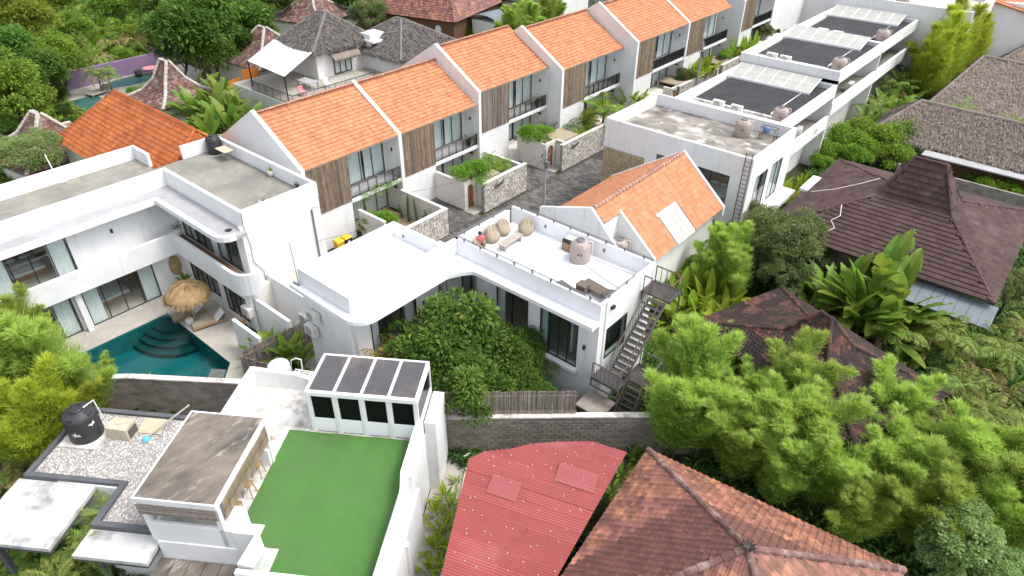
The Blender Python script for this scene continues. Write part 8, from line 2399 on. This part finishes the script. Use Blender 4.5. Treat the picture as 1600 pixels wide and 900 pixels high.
    ('palmA', 'tall palm with arching fronds right of the dark tiled roof', 'palms right of the dark roof', None, [(-3.14, 37.4, 0.8, 'first'), (-2.96, 41.02, 0.68, 'second'), (-0.44, 38.87, 0.9, 'third'), (0.89, 35.23, 0.8, 'fourth'), (-0.63, 42.79, 0.76, 'fifth'), (2.47, 33.97, 0.76, 'sixth'), (1.96, 39.54, 0.88, 'seventh')]),
    ('bushB', 'dark green undergrowth shrub among the palms on the right', 'palms right of the dark roof', None, [(-4.19, 39.57, 0.66, 'first'), (-2.35, 39.54, 0.64, 'second'), (-0.46, 36.02, 0.64, 'third'), (-0.32, 37.96, 0.83, 'fourth'), (1.55, 33.94, 0.65, 'fifth'), (1.52, 36.85, 0.79, 'sixth'), (2.83, 33.28, 0.68, 'seventh'), (2.21, 39.79, 0.82, 'eighth'), (3.46, 38.02, 0.68, 'ninth'), (4.05, 34.45, 0.59, 'tenth')]),
    ('oliveA', 'sparse yellowish tree beside the blue grey sheet roof', None, None, [(1.13,46.58,0.62)]),
    ('bambooA', 'feathery green bamboo clump between villa stair and dark tiled roof', 'bamboo around the dark roof', None, [(-9.0, 22.71, 0.96, 'first'), (-9.62, 25.61, 1.12, 'second'), (-7.97, 23.6, 0.96, 'third')]),
    ('bambooB', 'feathery green bamboo clump before the dark tiled roof', 'bamboo around the dark roof', None, [(-5.98, 23.38, 0.84, 'first'), (-6.98, 26.86, 0.66, 'second'), (-5.52, 24.97, 0.93, 'third'), (-3.8, 23.29, 0.77, 'fourth'), (-5.62, 28.26, 0.95, 'fifth'), (-3.79, 25.44, 0.99, 'sixth'), (-2.37, 24.16, 0.87, 'seventh'), (-3.03, 28.31, 0.63, 'eighth')]),
    ('bambooB', 'spreading bamboo clump right of the dark tiled roof gap', 'bamboo around the dark roof', None, [(-9.45, 29.15, 0.62, 'first'), (-1.82, 28.08, 0.54, 'second'), (-0.09, 24.32, 0.67, 'third'), (-1.18, 29.93, 0.84, 'fourth'), (0.23, 26.17, 0.87, 'fifth'), (1.23, 24.84, 0.73, 'sixth'), (0.96, 28.28, 0.78, 'seventh')]),
    ('bambooA', 'lime bamboo clump at the right edge', 'bamboo around the dark roof', None, [(-0.6, 23.24, 0.69, 'first'), (0.04, 28.65, 0.76, 'second'), (2.03, 25.68, 0.89, 'third'), (2.21, 28.43, 0.98, 'fourth'), (3.42, 26.32, 0.8, 'fifth'), (3.45, 27.79, 0.94, 'sixth'), (3.87, 30.98, 0.88, 'seventh'), (4.57, 27.08, 0.87, 'eighth')]),
    ('paleA', 'pale round leaved tree in the lower right corner', 'pale leaved trees in the lower right', None, [(1.85, 26.84, 0.24, 'first'), (2.73, 23.72, 0.44, 'second'), (2.98, 24.56, 0.67, 'third'), (4.34, 24.61, 0.47, 'fourth')]),
    ('bambooC', 'yellow green bamboo clump beside the far thatched roofs', 'bamboo by the far thatch', None, [(-12.6, 82.5, 1.6, 'first'), (-13.2, 85.0, 1.4, 'second'), (-12.2, 86.0, 1.8, 'third'), (-12.2, 89.5, 1.85, 'fourth'), (-11.0, 93.5, 1.6, 'fifth')]),
    ('palmA', 'ragged palm between charcoal roofs and thatch', 'palms by the far thatch', None, [(-14.9, 74.0, 1.05, 'first'), (-14.8, 80.0, 1.25, 'second'), (-14.4, 84.0, 1.2, 'third')]),
    ('bananaA', 'banana plant between charcoal roofs and thatch', 'banana plants by the far thatch', None, [(-14.6, 71.5, 1.2, 'first'), (-14.3, 77.2, 1.5, 'second'), (-13.6, 79.5, 1.4, 'third'), (-14.2, 82.0, 1.7, 'fourth'), (-14.2, 86.5, 2.0, 'fifth')]),
    ('bushA', 'bright green hedge shrub between white row and long thatched roof', 'hedge before the thatch', None, [(-15.24, 61.07, 0.82, 'first'), (-15.1, 62.82, 1.2, 'second'), (-15.64, 66.45, 1.16, 'third'), (-14.2, 64.83, 1.68, 'fourth'), (-12.86, 63.62, 1.28, 'fifth'), (-12.96, 66.48, 1.87, 'sixth'), (-11.26, 64.58, 1.37, 'seventh'), (-11.24, 67.34, 1.96, 'eighth'), (-9.7, 65.85, 1.27, 'ninth'), (-9.6, 68.49, 1.68, 'tenth'), (-8.23, 69.21, 1.21, 'eleventh')]),
    ('bushA', 'green hedge shrub right of the brown shingle peak', 'hedge before the thatch', None, [(-3.96, 65.87, 0.78, 'first'), (-2.66, 64.98, 0.93, 'second'), (-1.68, 63.93, 0.67, 'third'), (-1.33, 65.38, 0.93, 'fourth'), (-0.33, 65.19, 0.75, 'fifth')]),
    ('helicB', 'broad leaved plant at the balcony foot of the charcoal roofed house', 'plants by the white row', None, [(-16.03, 67.99, 0.88, 'first'), (-16.22, 69.8, 1.19, 'second'), (-16.08, 72.78, 1.23, 'third'), (-16.04, 75.55, 1.1, 'fourth'), (-16.47, 79.83, 0.98, 'fifth')]),
    ('mangoC', 'dark tree at the far top right corner', 'far right trees', None, [(-9.47, 114.44, 0.94, 'first'), (-10.51, 126.7, 0.89, 'second')]),
    ('bushB', 'grey green shrub below the far top right tree', 'far right trees', 'leaf_pale', [(-8.25, 108.16, 1.0, 'first'), (-7.83, 112.22, 1.02, 'second')]),
    ('helicA', 'yellow green heliconia in the strip left of the red roof', 'yellow leaved strip by the red roof', None, [(-13.29, 10.64, 0.6, 'first'), (-13.91, 11.54, 0.55, 'second'), (-15.11, 12.87, 0.57, 'third'), (-13.02, 11.11, 0.53, 'fourth'), (-14.22, 12.31, 0.56, 'fifth'), (-13.6, 11.88, 0.45, 'sixth'), (-15.46, 13.75, 0.55, 'seventh'), (-14.29, 12.77, 0.46, 'eighth'), (-14.94, 13.55, 0.47, 'ninth'), (-15.71, 14.71, 0.3, 'tenth')]),
    ('helicB', 'broad leaved plant between red roof and rust roof', 'plants between the low roofs', 'leaf_banana', [(-9.79, 18.96, 0.42, 'first'), (-9.99, 20.19, 0.51, 'second'), (-10.64, 21.95, 0.61, 'third'), (-10.04, 21.42, 0.45, 'fourth'), (-10.03, 21.86, 0.56, 'fifth')]),
    ('helicB', 'dark plant in the gap between red roof and rust roof', 'plants between the low roofs', 'leaf_dark', [(-9.07, 14.95, 0.45, 'first'), (-9.19, 16.06, 0.46, 'second'), (-9.52, 17.51, 0.48, 'third'), (-9.71, 18.31, 0.42, 'fourth')]),
    ('bushA', 'small bright shrub at the foot of the block wall', 'shrubs at the block wall', None, [(-15.93, 17.69, 0.16, 'first'), (-15.33, 18.23, 0.23, 'second'), (-14.89, 18.45, 0.14, 'third')]),
    ('bushA', 'rounded bush above the arched wooden gate', None, None, [(-34.26,35.61,1.21,1.5)]),
    ('bushA', 'rounded bush above the tall gate by the utility pole', None, None, [(-35.48,45.46,1.18,1.5)]),
    ('bushA', 'flat topped bush above the gate by the yellow hedge', None, 'leaf_olive', [(-33.81,69.91,0.85,1.9)]),
    ('bushA', 'small round bush beside the far utility pole', None, None, [(-34.03,79.61,0.73,2.0)]),
    ('bushA', 'wide flat bush over the farthest gate', None, 'leaf_olive', [(-34.44,90.96,1.2,2.0)]),
    ('bushA', 'bright green bush in the first townhouse garden', None, None, [(-36.21,27.68,1.03)]),
    ('bushA', 'low bright hedge in the first townhouse garden', None, None, [(-37.08,27.3,0.54)]),
    ('arecaT', 'feathery palm in the second townhouse garden', 'palms in the second townhouse garden', 'leaf_bright', [(-35.7, 39.3, 0.85, 0.4, 'first'), (-34.6, 38.6, 0.7, 0.4, 'second'), (-33.9, 39.0, 0.7, 0.4, 'third'), (-34.5, 39.7, 0.8, 0.4, 'fourth')]),
    ('fernA', 'small fan palm in the second townhouse garden', 'palms in the second townhouse garden', 'leaf_palm', [(-37.2, 39.1, 0.42, 0.5, 'first'), (-37.2, 39.86, 0.71, 0.5, 'second'), (-36.54, 39.33, 0.6, 0.5, 'third')]),
    ('fernA', 'round fan palm in the third townhouse garden', 'fan palms in the third townhouse garden', 'leaf_mango', [(-36.8, 49.4, 1.05, 1.2, 'first'), (-36.3, 51.2, 1.15, 1.2, 'second'), (-35.3, 53.2, 1.0, 1.2, 'third')]),
    ('arecaA', 'low plant along the stone wall of the third garden', 'fan palms in the third townhouse garden', 'leaf_bright', [(-34.2, 49.8, 0.8, 1.2, 'first'), (-34.2, 51.2, 0.85, 1.2, 'second'), (-34.2, 52.7, 0.8, 1.2, 'third')]),
    ('palmA', 'papaya like tree at the garden wall of the fourth townhouse', None, 'leaf_bright', [(-33.68,53.48,1.35)]),
    ('bushA', 'yellow spotted shrub at the cream wall behind the papaya', None, 'leaf_golden', [(-36.5,54.91,1.01)]),
    ('helicB', 'broad leaved plant in the fourth townhouse garden', 'banana plants of the fourth garden', None, [(-35.2, 60.15, 1.56, 1.5, 'first'), (-35.2, 60.38, 1.59, 1.5, 'second'), (-34.71, 60.16, 1.55, 1.5, 'third'), (-34.24, 61.28, 1.33, 1.5, 'fourth')]),
    ('helicA', 'yellow leaved croton in the fifth townhouse garden', 'croton hedge', None, [(-34.0, 71.9, 1.62, 1.9, 'first'), (-33.4, 71.57, 1.67, 1.9, 'second'), (-34.0, 74.0, 1.64, 1.9, 'third'), (-33.4, 73.64, 1.61, 1.9, 'fourth')]),
    ('helicA', 'yellow green plant in the sixth townhouse garden', 'croton hedge', None, [(-34.0, 81.9, 1.55, 1.9, 'first'), (-34.0, 84.02, 1.58, 1.9, 'second'), (-33.4, 83.96, 1.66, 1.9, 'third'), (-33.4, 86.57, 1.59, 1.9, 'fourth')]),
    ('bushB', 'dark shrub below a far townhouse balcony', 'dark plants under the balconies', None, [(-34.2, 69.16, 0.43, 1.9, 'first'), (-34.2, 83.45, 0.59, 1.9, 'second'), (-34.2, 95.5, 0.53, 1.9, 'third')]),
    ('helicA', 'bright plant beside the far lane bins', None, None, [(-36.18,105.24,1.86)]),
    ('arecaT', 'small palm showing above the thatch valley', 'palms in the thatch valley', 'leaf_bright', [(-7.9, 75.8, 1.35, 'first'), (-3.4, 75.3, 1.35, 'second')]),
    ('fernA', 'red leaved plant on the charcoal roofed house balcony', None, 'leaf_golden', [(-16.05,58.72,0.32,4.1)]),
    ('bananaA', 'leafy potted plant beside the round cane disc', None, None, [(-40.8,14.82,0.47)]),
    ('fernA', 'upright succulent on the pool villa balcony', None, 'leaf_olive', [(-41.12,15.42,0.31,4.0)]),
    ('fernA', 'small potted plant on the pool villa roof by the far parapet', 'potted plants on the pool villa roof', None, [(-38.3,21.11,0.21,6.9)]),
    ('fernA', 'low potted plant at the near corner of the pool villa roof', 'potted plants on the pool villa roof', 'leaf_olive', [(-35.22,18.56,0.26,6.7)]),
    ('fernA', 'twiggy plant at the right parapet of the pool villa roof', 'potted plants on the pool villa roof', 'leaf_olive', [(-35.55,21.26,0.27,6.7)]),
    ('fernA', 'dark potted plant on the second townhouse balcony', 'balcony plants', 'leaf_dark', [(-38.0,39.4,0.5,3.3)]),
    ('fernA', 'dark potted plant on the third townhouse balcony', 'balcony plants', 'leaf_dark', [(-38.0,48.6,0.45,4.3)]),
]
for key, lab, grp, mat, spots in PLANTS:
    for q in spots:
        place(key, (q[0], q[1], q[3] if len(q) > 3 and not isinstance(q[3], str) else 0.0), None, q[2], lab + ', ' + q[-1] + ' from the left' if isinstance(q[-1], str) else lab, grp, mat)

# ------------------------------------------------------------------ undergrowth: low leaves over all open soil
def cover(name, label, polys, n, L, W, mat, zmax=0.55):
    Ps = []
    for (x0, x1, y0, y1, dens) in polys:
        k = int(n * dens)
        p = np.stack([x0 + (x1 - x0) * rng.random(k), y0 + (y1 - y0) * rng.random(k), np.zeros(k)], 1)
        hum = 0.5 + 0.5 * np.sin(p[:, 0] * .9 + 1.3 * np.sin(p[:, 1] * .6)) * np.sin(p[:, 1] * .8)
        p[:, 2] = rng.random(k) * zmax * (0.25 + hum)
        Ps.append(p)
    P = np.concatenate(Ps); m = len(P)
    D = sph(m); D[:, 2] = np.abs(D[:, 2]) * .6
    o = obj_mesh(name, leaf_mesh(name, P, D, L * (.6 + .8 * rng.random(m)), W * (.6 + .8 * rng.random(m)), np.clip(rng.normal(.35, .25, m), 0, 1), mat))
    return tag(o, label, 'undergrowth', kind='stuff')
cover('undergrowth', 'dark green ground cover between the houses on the right', [(-14, 10, 24, 45, 1.0), (-13.2, 12, 56, 66, .5), (-8, 12, 20, 30, .5), (-16, -12.5, 45, 90, .6), (0.8, 22, 30, 64, 1.1)], 30000, .34, .15, 'leaf_mango')
cover('undergrowth', 'dark green ground cover around the villa trees and fences', [(-21.5, -13.5, 15.5, 22.3, .6), (-29, -22, 10.5, 14.8, .4), (-9, -5.5, 12, 22, .4), (-33, -20, -4, 4, .4)], 22000, .24, .11, 'leaf_dark')
cover('undergrowth', 'mixed green undergrowth of the far left gardens', [(-62, -48, 6, 30, .6), (-130, -88.5, 10, 90, 1.6), (-88, -62, -5, 24, 1.0), (-88, -62, 40, 80, .8), (-62, -48, 28, 110, 1.0)], 30000, .55, .22, 'leaf_lime', 1.0)
cover('undergrowth', 'rough green scrub at the far top of the view', [(-150, -90, 40, 140, 1.0), (-90, -40, 90, 190, 1.2), (-40, 40, 112, 220, 1.0)], 26000, .9, .4, 'leaf_mango', 1.8)

# pots under the potted plants
for (x, y, z, h, r, mt, lb) in ((-38.3, 21.11, 6.6, .42, .2, 'pot_white', 'white pot by the far parapet of the pool villa roof'), (-35.22, 18.56, 6.6, .28, .3, 'pot_white', 'wide pot at the near corner of the pool villa roof'), (-35.55, 21.26, 6.6, .28, .2, 'pot_dark', 'dark pot at the right parapet of the pool villa roof'), (-41.12, 15.42, 3.2, .9, .22, 'pot_white', 'tall white pot in the balcony corner of the pool villa'), (-38.0, 39.4, 3.05, .38, .2, 'pot_dark', 'dark pot on the second townhouse balcony'), (-38.0, 48.6, 4.05, .38, .2, 'pot_dark', 'dark pot on the third townhouse balcony')):
    b = MB(); b.lathe([(r * .7, 0), (r, h * .5), (r * 1.05, h), (r * .85, h), (r * .8, h - .05)], (x, y, z), 14)
    tag(b.build('plant_pot', mt, smooth=True), lb, 'pot', 'pots with plants')
# twining stems that carry the bushes over the garden gates
for o_ in [o for o in COL.objects if o.get("label") and "bush" in o["label"] and o.location.z > 1.0 and o.name.startswith('shrub')]:
    b = MB(); x, y, z = o_.location
    for k in range(3): b.tube([(x + .25 * math.cos(k * 2), y + .25 * math.sin(k * 2), 0), (x + .2 * math.cos(k * 2 + 1), y + .2 * math.sin(k * 2 + 1), z * .6), (x, y, z + .5)], [.05, .04, .03], 5)
    st = b.build('stem', 'trunk')
    st.parent = o_; st.matrix_parent_inverse = Matrix.LocRotScale(o_.location, o_.rotation_euler, o_.scale).inverted()

# remove prototypes that were never set out
for k_, (o_, used_) in PROTO.items():
    if not used_:
        for ch_ in list(o_.children): bpy.data.objects.remove(ch_)
        bpy.data.objects.remove(o_)
